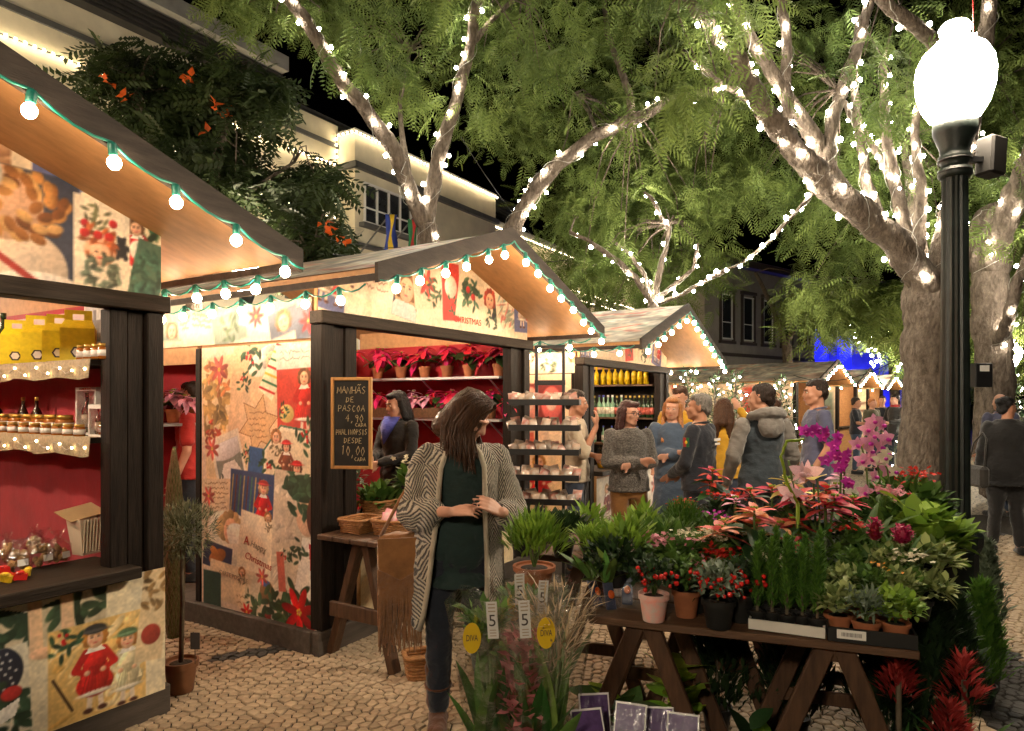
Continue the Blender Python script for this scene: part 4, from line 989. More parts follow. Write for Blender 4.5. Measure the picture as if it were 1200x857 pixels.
# tree leaning right
tB = tree('avenue_tree', 'tree leaning over the flower stall gable towards the middle', gbase(572, 11.5))
limbs(tB, [('trunk', [gbase(572, 11.5), (575, 420, 11.5), (590, 295, 11.4), (604, 262, 11.3)], .19, .16, None, 0),
    ('branch', [(600, 270, 11.3), (620, 232, 11.2), (655, 190, 11), (700, 157, 10.8), (742, 140, 10.6), (790, 118, 10.5), (850, 103, 10.4)], .15, .07, 'fairy lights on the arching limb in the middle', .33),
    ('branch', [(594, 285, 11.5), (612, 240, 11.6), (632, 205, 11.7)], .09, .06, 'fairy lights on the short stem beside the arching limb', .3),
    ('branch', [(740, 141, 10.6), (738, 110, 10.8), (728, 85, 11), (712, 40, 11.3), (706, -20, 11.5)], .07, .04, None, 0), ('branch', [(700, 157, 10.8), (690, 130, 11.2), (672, 110, 11.6)], .035, .02, None, 0)])
crown(tB, [(625, 240), (640, 190), (700, 110), (800, 60), (880, 90), (865, 240), (830, 330), (700, 330), (645, 300)], 11.2, 15, 110, 26, .6, 8, hub=[(742, 140, 10.6), (850, 103, 10.4), (706, -20, 11.5), (672, 110, 11.6)])
# small far tree with many bulbs
tC = tree('avenue_tree', 'smaller tree with many thin lit stems above the drinks stall roof', gbase(766, 10.9))
limbs(tC, [('trunk', [gbase(766, 10.9), (766, 420, 10.9), (765, 352, 10.9)], .13, .11, None, 0),
    ('branch', [(765, 356, 10.9), (745, 325, 10.8), (715, 300, 10.7), (690, 282, 10.6), (668, 272, 10.6)], .06, .025, 'fairy lights on the low stem reaching left over the stall roofs', .3),
    ('branch', [(766, 352, 10.9), (772, 322, 10.9), (781, 290, 10.9), (785, 262, 10.9)], .06, .025, 'fairy lights on the short upright stem above the drinks stall', .3),
    ('branch', [(766, 350, 10.9), (755, 322, 11), (735, 295, 11), (722, 285, 11)], .045, .02, 'fairy lights on a thin stem behind the drinks stall', .3),
    ('branch', [(768, 352, 10.9), (795, 330, 10.8), (812, 316, 10.7), (818, 285, 10.7)], .045, .02, 'fairy lights on the stem bending right above the drinks stall', .3),
    ('branch', [(768, 356, 10.9), (800, 345, 10.7), (826, 330, 10.5), (850, 318, 10.3)], .04, .015, 'fairy lights on the lowest stem towards the big tree', .3),
    ('branch', [(755, 225, 10.6), (765, 235, 10.6), (775, 255, 10.7), (783, 268, 10.9)], .025, .03, 'fairy lights on a short hanging twig in the dark foliage', .2)])
crown(tC, [(650, 250), (700, 230), (862, 230), (850, 300), (835, 350), (800, 360), (720, 370), (655, 340)], 12, 16, 70, 24, .6, 13, hub=[(785, 262, 10.9), (668, 272, 10.6), (818, 285, 10.7)])
# the big tree on the right
tD = tree('avenue_tree', 'big tree with thick rough trunk and spreading lit limbs behind the lamp', gbase(1086, 9.6))
limbs(tD, [('trunk', [gbase(1086, 9.6), (1086, 560, 9.6), (1090, 450, 9.6), (1092, 370, 9.55), (1092, 325, 9.5)], .38, .36, None, 0),
    ('branch', [(1090, 430, 9.6), (1090, 375, 9.55), (1078, 322, 9.45), (1052, 286, 9.3), (1015, 252, 9.1), (970, 220, 8.9), (940, 185, 8.7), (905, 142, 8.5), (885, 108, 8.4), (860, 62, 8.3), (832, 28, 8.2), (800, -10, 8.1)], .25, .065, 'big fairy lights along the thickest limb of the tree', .36),
    ('branch', [(1000, 242, 9.1), (972, 205, 9.2), (960, 172, 9.2), (935, 135, 9.1), (900, 78, 9), (870, 25, 9), (855, -20, 9)], .15, .07, 'fairy lights on the limb just inside the thickest one', .36),
    ('branch', [(924, 140, 9), (921, 100, 9), (922, 50, 9), (914, -20, 9)], .085, .06, 'fairy lights on the thin upright limb at the top middle', .36),
    ('branch', [(968, 195, 9.1), (975, 145, 9.2), (990, 100, 9.3), (1005, 55, 9.4), (1022, -10, 9.5)], .1, .07, 'fairy lights on the limb rising towards the lamp top', .36),
    ('branch', [(1088, 330, 9.6), (1062, 270, 9.8), (1046, 205, 10), (1036, 130, 10), (1037, 65, 10)], .13, .05, 'fairy lights on the straight grey limb beside the lamp', .26),
    ('branch', [(1058, 240, 9.9), (1028, 180, 10.1), (1000, 140, 10.2), (980, 105, 10.4)], .07, .03, 'fairy lights on the crossing branch beside the lamp', .22),
    ('branch', [(1085, 320, 9.7), (1070, 250, 10.3), (1062, 190, 10.6), (1058, 160, 10.8)], .09, .05, 'fairy lights on the branch half hidden by leaves near the lamp', .26),
    ('branch', [(1098, 335, 9.5), (1112, 265, 9.4), (1125, 200, 9.2), (1150, 100, 9), (1160, -20, 9)], .18, .09, 'fairy lights on the limb right behind the lamp globe', .34),
    ('branch', [(958, 222, 8.95), (940, 240, 8.9), (905, 280, 8.9), (870, 308, 9), (825, 328, 9.2)], .032, .008, 'fairy lights on the low drooping branch under the thick limb', .22),
    ('branch', [(1040, 275, 9.2), (1015, 215, 9.3), (1008, 160, 9.4), (1000, 90, 9.5), (1008, 20, 9.6)], .085, .045, 'fairy lights on the slim limb in the middle of the big tree', .3),
    ('branch', [(1075, 300, 9.5), (1080, 230, 9.7), (1072, 160, 9.9), (1082, 90, 10)], .09, .045, 'fairy lights on the slim limb left of the lamp globe', .3),
    ('branch', [(905, 142, 8.5), (880, 118, 8.8), (845, 98, 9), (800, 60, 9.2)], .06, .03, 'fairy lights on the side shoot at the top middle', .34),
    ('branch', [(1010, -30, 8.2), (1045, 12, 8.2), (1075, 32, 8.3), (1105, 62, 8.5), (1130, 130, 9)], .07, .1, 'fairy lights on the dark branch above the lamp globe', .5)])
crown(tD, [(700, -60), (1240, -60), (1240, 330), (1140, 330), (1075, 310), (1010, 300), (985, 385), (948, 385), (935, 300), (880, 240), (800, 100)], 10.2, 14.5, 200, 26, .6, 21, hub=[(800, -10, 8.1), (870, 25, 9), (914, -20, 9), (1022, -10, 9.5), (1037, 65, 10), (980, 105, 10.4), (1160, -20, 9), (1058, 160, 10.8), (825, 328, 9.2)])
crown(tD, [(1000, 30), (1070, 20), (1070, 150), (1020, 160)], 8.0, 9.2, 8, 14, .35, 23, hub=[(1022, -10, 9.5)])
crown(tD, [(760, -60), (880, -60), (850, 120), (760, 140)], 7.6, 8.6, 16, 20, .4, 24, hub=[(800, -10, 8.1)])
# tree at the right edge
tE = tree('avenue_tree', 'second thick trunk with a grey box on it, right of the lamp', gbase(1168, 10.8))
limbs(tE, [('trunk', [gbase(1168, 10.8), (1166, 540, 10.8), (1164, 420, 10.8), (1160, 340, 10.7), (1168, 300, 10.7)], .30, .25, None, 0),
    ('branch', [(1160, 320, 10.7), (1172, 275, 10.5), (1188, 225, 10.2), (1215, 170, 10)], .22, .14, 'fairy lights on the limb at the right edge', .26),
    ('branch', [(1158, 330, 10.7), (1140, 290, 10.9), (1150, 255, 11), (1182, 238, 11), (1220, 215, 11)], .16, .1, 'fairy lights on the bent limb right of the lamp post', .28),
    ('branch', [(1170, 400, 10.6), (1182, 375, 10.2), (1192, 330, 10), (1215, 280, 9.8)], .1, .07, 'fairy lights on the low limb at the right edge', .22)])
crown(tE, [(1110, 60), (1240, 60), (1240, 420), (1175, 430), (1130, 330)], 12.5, 16, 60, 24, .6, 33, hub=[(1215, 170, 10), (1220, 215, 11)])
# far trees closing the avenue
for k, (x, Y, ol, sd, lb) in enumerate(((925, 22, [(940, 330), (1090, 340), (1075, 400), (1000, 385), (950, 385)], 41, 'tree with hanging pale leaves in front of the grey house'), (1048, 26, [(1010, 340), (1200, 330), (1200, 455), (1060, 440), (1040, 400)], 43, 'tree closing the far end of the avenue'))):
    t = tree('avenue_tree', lb, gbase(x, Y)); limbs(t, [('trunk', [gbase(x, Y), (x, 440, Y), (x-4, 400, Y)], .2, .15, None, 0), ('branch', [(x-4, 402, Y), (x-20, 360, Y), (x-40, 320, Y-1)], .1, .05, None, 0), ('branch', [(x-4, 402, Y), (x+15, 370, Y), (x+30, 330, Y-1)], .1, .05, None, 0)])
    crown(t, ol, Y-5, Y+3, 60, 22, .8, sd, smin=1.0, smax=1.7, hub=[(x-40, 320, Y-1), (x+30, 330, Y-1)])
# far strings of bulbs over the distant stalls
for k, (pp, lb) in enumerate((([(1035, 370, 22), (1036, 400, 22), (1030, 430, 22)], 'vertical fairy lights hanging over the distant stalls'), ([(995, 380, 22), (1005, 395, 22), (1018, 410, 22), (1028, 430, 22)], 'slanting fairy lights over the distant stalls'), ([(1015, 380, 23), (1022, 405, 23), (1030, 425, 23)], 'middle slanting fairy lights over the distant stalls'), ([(1075, 412, 22), (1062, 424, 22), (1045, 440, 22)], 'fairy lights sweeping from the big trunk to the far stalls'))):
    w = wobble([P(*p) for p in pp], .05, k); fairy(lb, w, .05, .05, .26, big=1.5)

# dark tree with orange blossoms in front of the cream building
def oval_template(L=.2, w=.08):
    V = np.array([(0, 0, 0), (w*.5, L*.35, .01), (0, L, -.05), (-w*.5, L*.35, .01), (0, L*.45, -.012)]); return V, np.array([(0, 1, 4, 3), (4, 1, 2, 3)])
def pinnate_template(n=6, L=.42, l=.14, w=.055):
    V = []; Fq = []
    for i in range(n):
        t = .2+.8*i/(n-1); c = np.array([0, t*L, -.3*L*t*t])
        for sx in (-1, 1):
            d = np.array([sx*.85, .5, -.3]); d /= np.linalg.norm(d); nn = np.array([.5*sx, -.85, 0])*w*.5; b = len(V)
            V += [c, c+d*l*.45+nn, c+d*l, c+d*l*.45-nn]; Fq.append((b, b+1, b+2, b+3))
    return np.array(V), np.array(Fq)
tT = empty('tulip_tree', gbase(225, 10.2), 0, 'dark tree with orange blossoms in front of the cream building', 'tree')
limbs(tT, [('trunk', [gbase(225, 10.2), (225, 400, 10.2), (228, 330, 10.2)], .16, .12, None, 0), ('branch', [(228, 335, 10.2), (250, 230, 10.2), (262, 160, 10.2), (268, 115, 10.2)], .08, .03, None, 0), ('branch', [(228, 335, 10.2), (190, 240, 10), (170, 160, 10), (160, 110, 10)], .08, .03, None, 0), ('branch', [(240, 280, 10.2), (300, 220, 10.4), (345, 190, 10.5)], .06, .02, None, 0)])
crown(tT, [(112, 70), (140, 45), (200, 60), (300, 75), (330, 110), (325, 150), (335, 190), (375, 195), (378, 225), (330, 250), (290, 250), (200, 220), (115, 120)], 9.4, 11.4, 72, 22, .30, 51, 'tulip', .7, 1.2, tm=pinnate_template(), hub=[(268, 115, 10.2), (160, 110, 10), (345, 190, 10.5), (262, 160, 10.2)])
pos, _, _ = crown_points([(108, 75), (240, 70), (330, 110), (260, 200), (110, 110)], 9.2, 9.6, 7, 4, .12, 52)
scatter('blossoms', oval_template(.12, .09), pos-np.array(tT.location), MT['orange'], tT, .7, 1.2, -.4)
tU = empty('tulip_tree', gbase(362, 9.8), 0, 'low dark bush with orange blossoms above the flower stall roof', 'shrub')
limbs(tU, [('trunk', [gbase(362, 9.8), (362, 400, 9.8), (365, 300, 9.8)], .08, .05, None, 0)])
crown(tU, [(330, 250), (375, 245), (400, 270), (410, 310), (330, 320)], 9.6, 10.8, 26, 24, .28, 53, 'tulip', .6, 1.1, tm=pinnate_template(), hub=[(365, 300, 9.8)])
pos, _, _ = crown_points([(370, 255), (400, 265), (405, 290), (375, 280)], 9.3, 9.5, 4, 4, .1, 54); scatter('blossoms', oval_template(.12, .09), pos-np.array(tU.location), MT['orange'], tU, .7, 1.1, -.4)

# ------------------------------------------------------------------ the street lamp
lp = Vector((2.53, 3.9, 0)); lo = empty('street_lamp', lp, 0, 'tall dark green fluted lamp post with glowing urn globe', 'street lamp')
MB().lathe([(.21, 0), (.21, .10), (.17, .13), (.165, .22), (.13, .26), (.12, .34)], 24).build('base', MT['post'], lo, True)
MB().lathe([(.115, .34), (.115, .74), (.135, .78), (.14, .84), (.10, .90)], 20, flute=.05).build('pedestal', MT['post'], lo)
MB().lathe([(.078, .90), (.075, 1.6), (.066, 2.87)], 32, flute=.10).build('shaft', MT['post'], lo)
MB().lathe([(.074, 2.87), (.086, 2.885), (.086, 2.92), (.070, 2.93), (.070, 2.96), (.084, 2.97), (.084, 2.995), (.074, 3.005), (.078, 3.04), (.108, 3.12), (.112, 3.135), (.112, 3.19), (.095, 3.2)], 24).build('capital', MT['post'], lo, True)
gl = [(.09, 3.20), (.13, 3.22), (.17, 3.29), (.195, 3.38), (.20, 3.46), (.19, 3.53), (.16, 3.59), (.115, 3.63), (.098, 3.642), (.095, 3.655), (.072, 3.67), (.063, 3.685), (.076, 3.705), (.08, 3.73), (.063, 3.755), (.025, 3.77), (.002, 3.772)]
MB().lathe(gl, 28).build('globe', MT['globe'], lo, True)
MB().lathe([(.075, 2.9), (.088, 2.902), (.088, 2.912), (.075, 2.914)], 16).lathe([(.075, 2.965), (.088, 2.967), (.088, 2.977), (.075, 2.98)], 16).build('clamp_band', MT['black'], lo, True)
bxm = MB(); bxm.box((.22, .02, 3.0), (.125, .11, .22), (0, .08, .35)); sp = bxm.build('loudspeaker_box', M('dark_grey_box', (.009, .008, .007), .6, .2, 8), None, bevel=.012, label='dark grey box clamped to the top of the lamp post', cat='loudspeaker'); sp.location = lp
MB().bar((.08, 0, 2.98), (.16, .01, 2.98), .03, .03).build('bracket', MT['black'], sp)
MB().tube([(.05, -.08, 3.85), (-.03, -.205, 3.5), (-.02, -.19, 3.35), (.03, -.10, 3.2)], .003, 5).tube([(-.02, -.05, 4.6), (.05, -.08, 3.85)], .003, 5).build('red_wire', MT['flagr'], lo)
def copy_tree(o, parent=None):
    c = o.copy(); COL.objects.link(c); c.parent = parent
    for ch in o.children: copy_tree(ch, c)
    return c
l3 = copy_tree(lo); l3.location = lp-UD*7.6; l3['label'] = 'added fluted lamp post a few metres behind the viewpoint, unseen, lighting the foreground'; l3['group'] = lo['group'] = 'fluted lamp posts along the avenue'  # added lamp out of view, brightens the foreground from behind
l4 = copy_tree(lo); l4.location = UD*6.5+VD*8.6; l5 = copy_tree(lo); l5.location = UD*1.2+VD*8.6; l5['label'] = 'added lamp post in the side street beyond the left frame edge, unseen, lighting the cream building'  # two added lamps out of sight, brighten the cream building
l4['label'] = 'added lamp post in the side street, hidden behind the flower stall roof, lighting the cream building'  # added, kept out of sight by the stall roof
# grey box with a label on the right trunk
gbx = MB().box(tuple(P(1150, 440, 10.3)), (.26, .14, .36)).build('junction_box', MT['black'], None, bevel=.01, label='black box with a white sticker on the right trunk', cat='box')
pb = P(1150, 432, 10.3); MB().box((pb.x, pb.y-.073, pb.z), (.14, .004, .09)).build('sticker', MT['paper'], gbx)
# second lit lamp far right
l2 = Vector(P(1184, 470, 16)); l2.z = 0
o = empty('street_lamp', l2, 0, 'distant lit lamp at the right edge beyond the trunk', 'street lamp')
MB().lathe([(.2, 0), (.2, .3), (.09, .5), (.08, 2.2), (.12, 2.4)], 12).build('shaft', MT['post'], o, True)
MB().lathe([(.1, 2.4), (.22, 2.6), (.24, 2.75), (.14, 2.95), (.02, 3.1)], 16).build('globe', MT['globe'], o, True)
# ------------------------------------------------------------------ people
def loft(mb, secs, n=20):
    """closed solid through elliptical sections (centre, rx, ry)"""
    vs = []; m = len(secs)
    for c, rx, ry in secs:
        for k in range(n):
            a = 2*PI*k/n; vs.append((c[0]+rx*math.cos(a), c[1]+ry*math.sin(a), c[2]))
    fs = [(i*n+k, i*n+(k+1) % n, (i+1)*n+(k+1) % n, (i+1)*n+k) for i in range(m-1) for k in range(n)]
    fs.append(tuple(range(n))[::-1]); fs.append(tuple(range((m-1)*n, m*n))); mb.add(vs, fs); return mb
CLOUD = {}
def cloud(size):
    if size not in CLOUD:
        t = bpy.data.textures.new('folds', 'CLOUDS'); t.noise_scale = size; t.noise_depth = 3; CLOUD[size] = t
    return CLOUD[size]
def soften(o, voxel, it=4, fold=0., fsize=.1):
    r = o.modifiers.new('remesh', 'REMESH'); r.mode = 'VOXEL'; r.voxel_size = voxel; r.use_smooth_shade = True
    s = o.modifiers.new('smooth', 'SMOOTH'); s.factor = .5; s.iterations = it
    if fold:
        d = o.modifiers.new('folds', 'DISPLACE'); d.texture = cloud(fsize); d.strength = fold; d.mid_level = .5; d.texture_coords = 'LOCAL'
    return o
def hand(mb, w, d, nrm, side, s=1.0, curl=.5, rad=1.0):
    w = Vector(w); d = Vector(d).normalized(); nrm = Vector(nrm); nrm = (nrm-d*nrm.dot(d)).normalized(); lat = d.cross(nrm).normalized()*side
    sp_ = 1.3 if rad < .9 else 1.0
    for k, off in enumerate((-.026*sp_, -.009*sp_, .009*sp_, .026*sp_)):
        a = w+(d*.012+lat*off*.6)*s; b = w+(d*.082+lat*off)*s; mb.cap(a, b, .0125*s*rad, .0105*s*rad, 8)
        L = (.060, .074, .078, .068)[k]*s; p = b; dd = d.copy()
        for j, fr in enumerate((.5, .3, .25)):
            an = curl*(.55, .8, .6)[j]; dd = (dd*math.cos(an)+nrm*math.sin(an)).normalized(); nn = p+dd*L*fr; mb.cap(p, nn, (.0092-.001*j)*s*rad, (.0084-.001*j)*s*rad, 8); p = nn
    t0 = w+(d*.022+lat*.024)*s; t1 = t0+(d*.55+lat*.6+nrm*.35).normalized()*.042*s; t2 = t1+(d*.9+lat*.15+nrm*.35).normalized()*.034*s
    mb.cap(t0, t1, .0125*s*rad, .0105*s*rad, 8); mb.cap(t1, t2, .010*s*rad, .008*s*rad, 8)
def head_parts(mb, Hm, s, fem=False):
    def e(c, r): mb.ell(Hm @ (Vector(c)*s), tuple(x*s for x in r), Hm.to_3x3(), 16, 10)
    def cp(a, b, ra, rb): mb.cap(Hm @ (Vector(a)*s), Hm @ (Vector(b)*s), ra*s, rb*s, 8)
    w = .95 if fem else 1.0
    e((0, .014, .032), (.073, .09, .082)); e((0, -.03, -.025), (.060*w, .058, .078)); e((0, -.034, -.072), (.046*w, .048, .034)); e((0, -.07, -.092), (.022*w, .02, .018))
    for k in (-1, 1):
        e((k*.036, -.062, -.022), (.026, .024, .026)); e((k*.074, .012, -.006), (.010, .021, .032)); cp((k*.012, -.084, .026), (k*.046, -.072, .024), .011, .010)
        cp((k*.05, -.02, -.06), (k*.025, -.06, -.088), .02, .018)
    cp((0, -.086, .014), (0, -.107, -.024), .0085, .0125); e((-.011, -.094, -.028), (.009, .01, .008)); e((.011, -.094, -.028), (.009, .01, .008))
    cp((-.017, -.088, -.053), (.017, -.088, -.053), .007, .007); cp((-.014, -.086, -.063), (.014, -.086, -.063), .0075, .0075)
def face_bits(o, Hm, s, hairmat, glasses=False, lips=None, beard=None):
    R = Hm.to_3x3()
    for k in (-1, 1):
        MB().ell(Hm @ (Vector((k*.029, -.0835, .006))*s), (.0125*s, .008*s, .0065*s), R, 10, 6).ell(Hm @ (Vector((k*.029, -.0895, .006))*s), (.006*s, .004*s, .006*s), R, 8, 6, 1).build('eye', [MT['eyewhite'], MT['pupil']], o, True)
        MB().cap(Hm @ (Vector((k*.014, -.094, .028))*s), Hm @ (Vector((k*.046, -.081, .028))*s), .004*s, .003*s, 6).build('eyebrow', hairmat, o, True)
    MB().cap(Hm @ (Vector((-.017, -.0945, -.0575))*s), Hm @ (Vector((.017, -.0945, -.0575))*s), .0045*s, .0045*s, 6).build('lips', lips or MT['lip'], o, True)
    if glasses:
        g = MB()
        for k in (-1, 1):
            ring = [Hm @ (Vector((k*.031+.023*math.cos(a), -.104, .004+.018*math.sin(a)))*s) for a in [2*PI*i/14 for i in range(15)]]; g.tube(ring, .0024*s, 5)
            g.tube([Hm @ (Vector((k*.054, -.102, .008))*s), Hm @ (Vector((k*.078, .01, .008))*s)], .0024*s, 5)
        g.tube([Hm @ (Vector((-.009, -.104, .006))*s), Hm @ (Vector((.009, -.104, .006))*s)], .0024*s, 5); g.build('glasses', MT['black'], o)
MT['eyewhite'] = M('eye_white', (.6, .56, .5), .3, .05, 5); MT['pupil'] = M('dark_iris', (.03, .018, .012), .15, .1, 5); MT['lip'] = M('lips', (.42, .13, .10), .45, .1, 8)
def hairm(name, c): return M(name, c, .42, .75, 14, .6, 50, stretch=(10, 10, 1.0), spec=.3)
MT['h_dark'] = hairm('dark_brown_hair', (.022, .013, .009)); MT['h_brown'] = hairm('brown_hair', (.065, .028, .013)); MT['h_red'] = hairm('auburn_hair', (.045, .014, .012))
MT['h_blond'] = hairm('honey_blond_hair', (.40, .17, .06)); MT['h_grey'] = hairm('grey_hair', (.16, .145, .13)); MT['h_black'] = hairm('black_hair', (.009, .008, .009))
def cloth(name, c, var=.14, scale=9, rough=.85, bump=.4, bs=22): return M(name, c, rough, var, scale, bump, bs, sheen=.25, stretch=(1, 1, 1.6), bdist=.02)
CL = {k: cloth(k, c) for k, c in dict(beige_shirt=(.48, .40, .29), jeans=(.035, .05, .085), mustard=(.22, .095, .022), denim=(.06, .09, .14), navy=(.010, .012, .020), black_cloth=(.008, .008, .009), grey_marl=(.17, .155, .14), dark_denim=(.028, .04, .052),
    slate_tee=(.075, .08, .14), olive=(.09, .085, .05), leather=(.022, .02, .018), red_tee=(.42, .025, .02), yellow_top=(.55, .30, .02), green_top=(.012, .03, .027), dark_jeans=(.012, .016, .026), scarf_red=(.30, .02, .02), scarf_blue=(.05, .07, .42), teal=(.05, .12, .11), brown_boot=(.085, .03, .012)).items()}
def sweater():
    m = cloth('speckled_grey_knit', (.10, .09, .08), .95, 55, .9, .8, 90); return m
CL['speckle'] = sweater()

def strands(o, Hm, s, style, mat, hc, n=260):
    q = random.Random(int(abs(o.location.x)*1000)); mb = MB(); R = Hm.to_3x3()
    for i in range(n):
        a = q.random()*2*PI; el = math.asin(q.uniform(-.15, 1)); d = Vector((math.cos(el)*math.cos(a), math.cos(el)*math.sin(a), math.sin(el)))
        if d.y < -.55 and d.z < .55: continue
        root = Vector((.078*d.x, .024+.090*d.y, .045+.084*d.z)); W = lambda v: Hm @ (Vector(v)*s)
        back = Vector((q.uniform(-.3, .3), .5, -.75)); t = (back-d*back.dot(d)).normalized()
        if style in ('bob', 'long'):
            L = q.uniform(.14, .2) if style == 'bob' else q.uniform(.26, .38); sx = 1 if d.x > 0 else -1; low = Vector((.088*math.cos(a) if abs(math.cos(a)) > .5 else .06*sx, max(.0, .03+.09*math.sin(a)), -.03)); p0 = W(root+d*.004); p1 = W(low); p2 = p1+Vector((q.uniform(-.02, .02), q.uniform(-.02, .02), -L*s))
            mb.tube([p0, p0.lerp(p1, .5)+R @ (d*.018*s), p1, p1.lerp(p2, .5)+Vector((q.uniform(-.01, .01), q.uniform(-.01, .01), 0)), p2], [.003*s, .004*s, .004*s, .0035*s, .001*s], 3, caps=False)
        else: mb.tube([W(root), W(root+d*.008+t*.014), W(root+d*.010+t*.034)], [.0035*s, .003*s, .0008*s], 3, caps=False)
    mb.build('hair_strands', mat, o, True)['kind'] = 'stuff'
def person(label, px, Y, H, rz, top, bottom, hair, hstyle, elbA, wrA, elbB, wrB, head=(0, 0, 0), skin='skin', sleeve='long', handA=None, handB=None, voxel=.0132, legs=None, shoes='black_cloth', lean=(0, 0), girth=1.0, glasses=False, cat='person', topz=(.86, 1.44), dress=False, loc=None, face=True, curl=.5, group='people at the market', fem=False, pants=True, hood=False, headoff=(0, 0), floorz=.01):
    s = H/1.7; X = (px-600)/800*Y
    o = empty('person', loc or (X, Y, floorz), rz, label, cat, group)
    S = lambda v: Vector(v)*s
    lx, ly = lean
    def T(z): t = max(0, (z-.9)/.6); return (lx*t, ly*t)            # torso lean
    def at(x, y, z): a, b = T(z); return S((x+a, y+b, z))
    g = girth
    shA, shB = at(-.175, .015, 1.385), at(.175, .015, 1.385)
    hc = at(headoff[0], -.012+headoff[1], 1.572)
    Hm = Matrix.Translation(hc) @ Euler((head[1], head[2], head[0]), 'XYZ').to_matrix().to_4x4()
    E = [S(elbA), S(wrA), S(elbB), S(wrB)]
    L = legs or dict(kA=(-.10, -.015, .49), aA=(-.105, .02, .085), kB=(.10, -.015, .49), aB=(.105, .02, .085))
    b = MB()
    tors = [(.80, .10, .08), (.88, .155, .105), (.95, .158, .108), (1.05, .13, .095), (1.15, .135, .10), (1.26, .155, .112), (1.34, .15, .10), (1.40, .11, .075), (1.44, .06, .055)]
    loft(b, [(tuple(at(0, 0, z)), rx*s*g, ry*s*g) for z, rx, ry in tors])
    for sh, el, wr in ((shA, E[0], E[1]), (shB, E[2], E[3])):
        b.cap(sh+Vector((0, 0, -.012*s)), el, .045*s, .038*s); b.cap(el, wr, .038*s, .026*s)
    b.cap(at(0, .012, 1.40), hc+Vector((0, .02*s, -.05*s)), .055*s, .05*s)
    for k in ('A', 'B'):
        sx = -1 if k == 'A' else 1
        kn, an = S(L['k'+k]), S(L['a'+k]); b.cap(at(sx*.085, 0, .90), kn, .082*s*g, .056*s); b.cap(kn, an, .055*s, .04*s); b.cap(an+Vector((0, .03*s, -.045*s)), an+Vector((sx*.02*s, -.14*s, -.055*s)), .036*s, .03*s)
    head_parts(b, Hm, s, fem)
    for wr, el, hd, sd in ((E[1], E[0], handA, 1), (E[3], E[2], handB, -1)):
        d = (wr-el) if hd is None else Vector(hd[0]); n = Vector((0, -1, -.3)) if hd is None else Vector(hd[1])
        hand(b, wr, d, n, sd, s, curl, .84 if voxel < .007 else 1.12)
    soften(b.build('body', MT[skin], o), voxel, 2)
    if face: face_bits(o, Hm, s, MT[hair], glasses)
    # upper garment
    t = MB(); e = .014
    z0, z1 = topz
    rows = [(z, rx, ry) for z, rx, ry in tors if z0 < z < z1]
    first = np.interp(z0, [r[0] for r in tors], [r[1] for r in tors]); fy = np.interp(z0, [r[0] for r in tors], [r[2] for r in tors])
    rows = [(z0, max(first, .15)+.02, max(fy, .105)+.02)]+rows+[(z1-.012, .066, .062)]
    loft(t, [(tuple(at(0, 0, z)), (rx*g+e+.012*(z < 1.06))*s, (ry*g+e+.012*(z < 1.06))*s) for z, rx, ry in rows])
    for sh, el, wr in ((shA, E[0], E[1]), (shB, E[2], E[3])):
        if sleeve == 'none': continue
        t.ell(sh+Vector((0, 0, -.008*s)), .060*s)
        if sleeve == 'short': t.cap(sh.lerp(el, .1), sh.lerp(el, .72), .060*s, .060*s)
        elif sleeve == 'rolled': t.cap(sh.lerp(el, .1), el, .060*s, .055*s); t.cap(el, el.lerp(wr, .18), .056*s, .05*s)
        else: t.cap(sh.lerp(el, .1), el, .061*s, .055*s); t.cap(el, el.lerp(wr, .93), .057*s, .042*s)
    if dress: loft(t, [(tuple(at(0, 0, z)), rx*s*g, ry*s*g) for z, rx, ry in ((.42, .21, .16), (.6, .20, .15), (.8, .185, .135), (.95, .17, .12), (1.1, .145, .11))])
    soften(t.build('top', top, o), max(.009, voxel*1.15), 3, .022*s, .05)
    # collar ring
    cz = 1.435
    ring = [at(.066*math.cos(a), .008+.06*math.sin(a)-.012*math.cos(a*2), cz+.012*math.sin(a)) for a in [2*PI*i/16 for i in range(17)]]
    MB().tube(ring, .011*s, 6).build('collar', top, o, True)
    if pants:
        p = MB(); loft(p, [(tuple(at(0, 0, z)), (rx*g+.012)*s, (ry*g+.012)*s) for z, rx, ry in ((.78, .13, .09), (.86, .152, .103), (.93, .148, .098), (.97, .12, .08))])
        for k in ('A', 'B'):
            sx = -1 if k == 'A' else 1; kn, an = S(L['k'+k]), S(L['a'+k]); p.cap(at(sx*.085, 0, .88), kn, .094*s*g, .070*s); p.cap(kn, an+Vector((0, 0, .03*s)), .070*s, .057*s)
        soften(p.build('trousers', bottom, o), max(.011, voxel*1.25), 3, .022*s, .06)
    for k in ('A', 'B'):
        sx = -1 if k == 'A' else 1; an = S(L['a'+k]); f = MB()
        f.cap(an+Vector((0, .035*s, -.042*s)), an+Vector((sx*.022*s, -.145*s, -.054*s)), .043*s, .036*s); f.box(an+Vector((sx*.01*s, -.05*s, -.082*s)), (.075*s, .25*s, .018*s))
        soften(f.build('shoe', CL[shoes], o), max(.010, voxel), 2)
    # hair
    h = MB(); R3 = Hm.to_3x3()
    def he(c, r): h.ell(Hm @ (Vector(c)*s), tuple(x*s for x in r), R3, 16, 10)
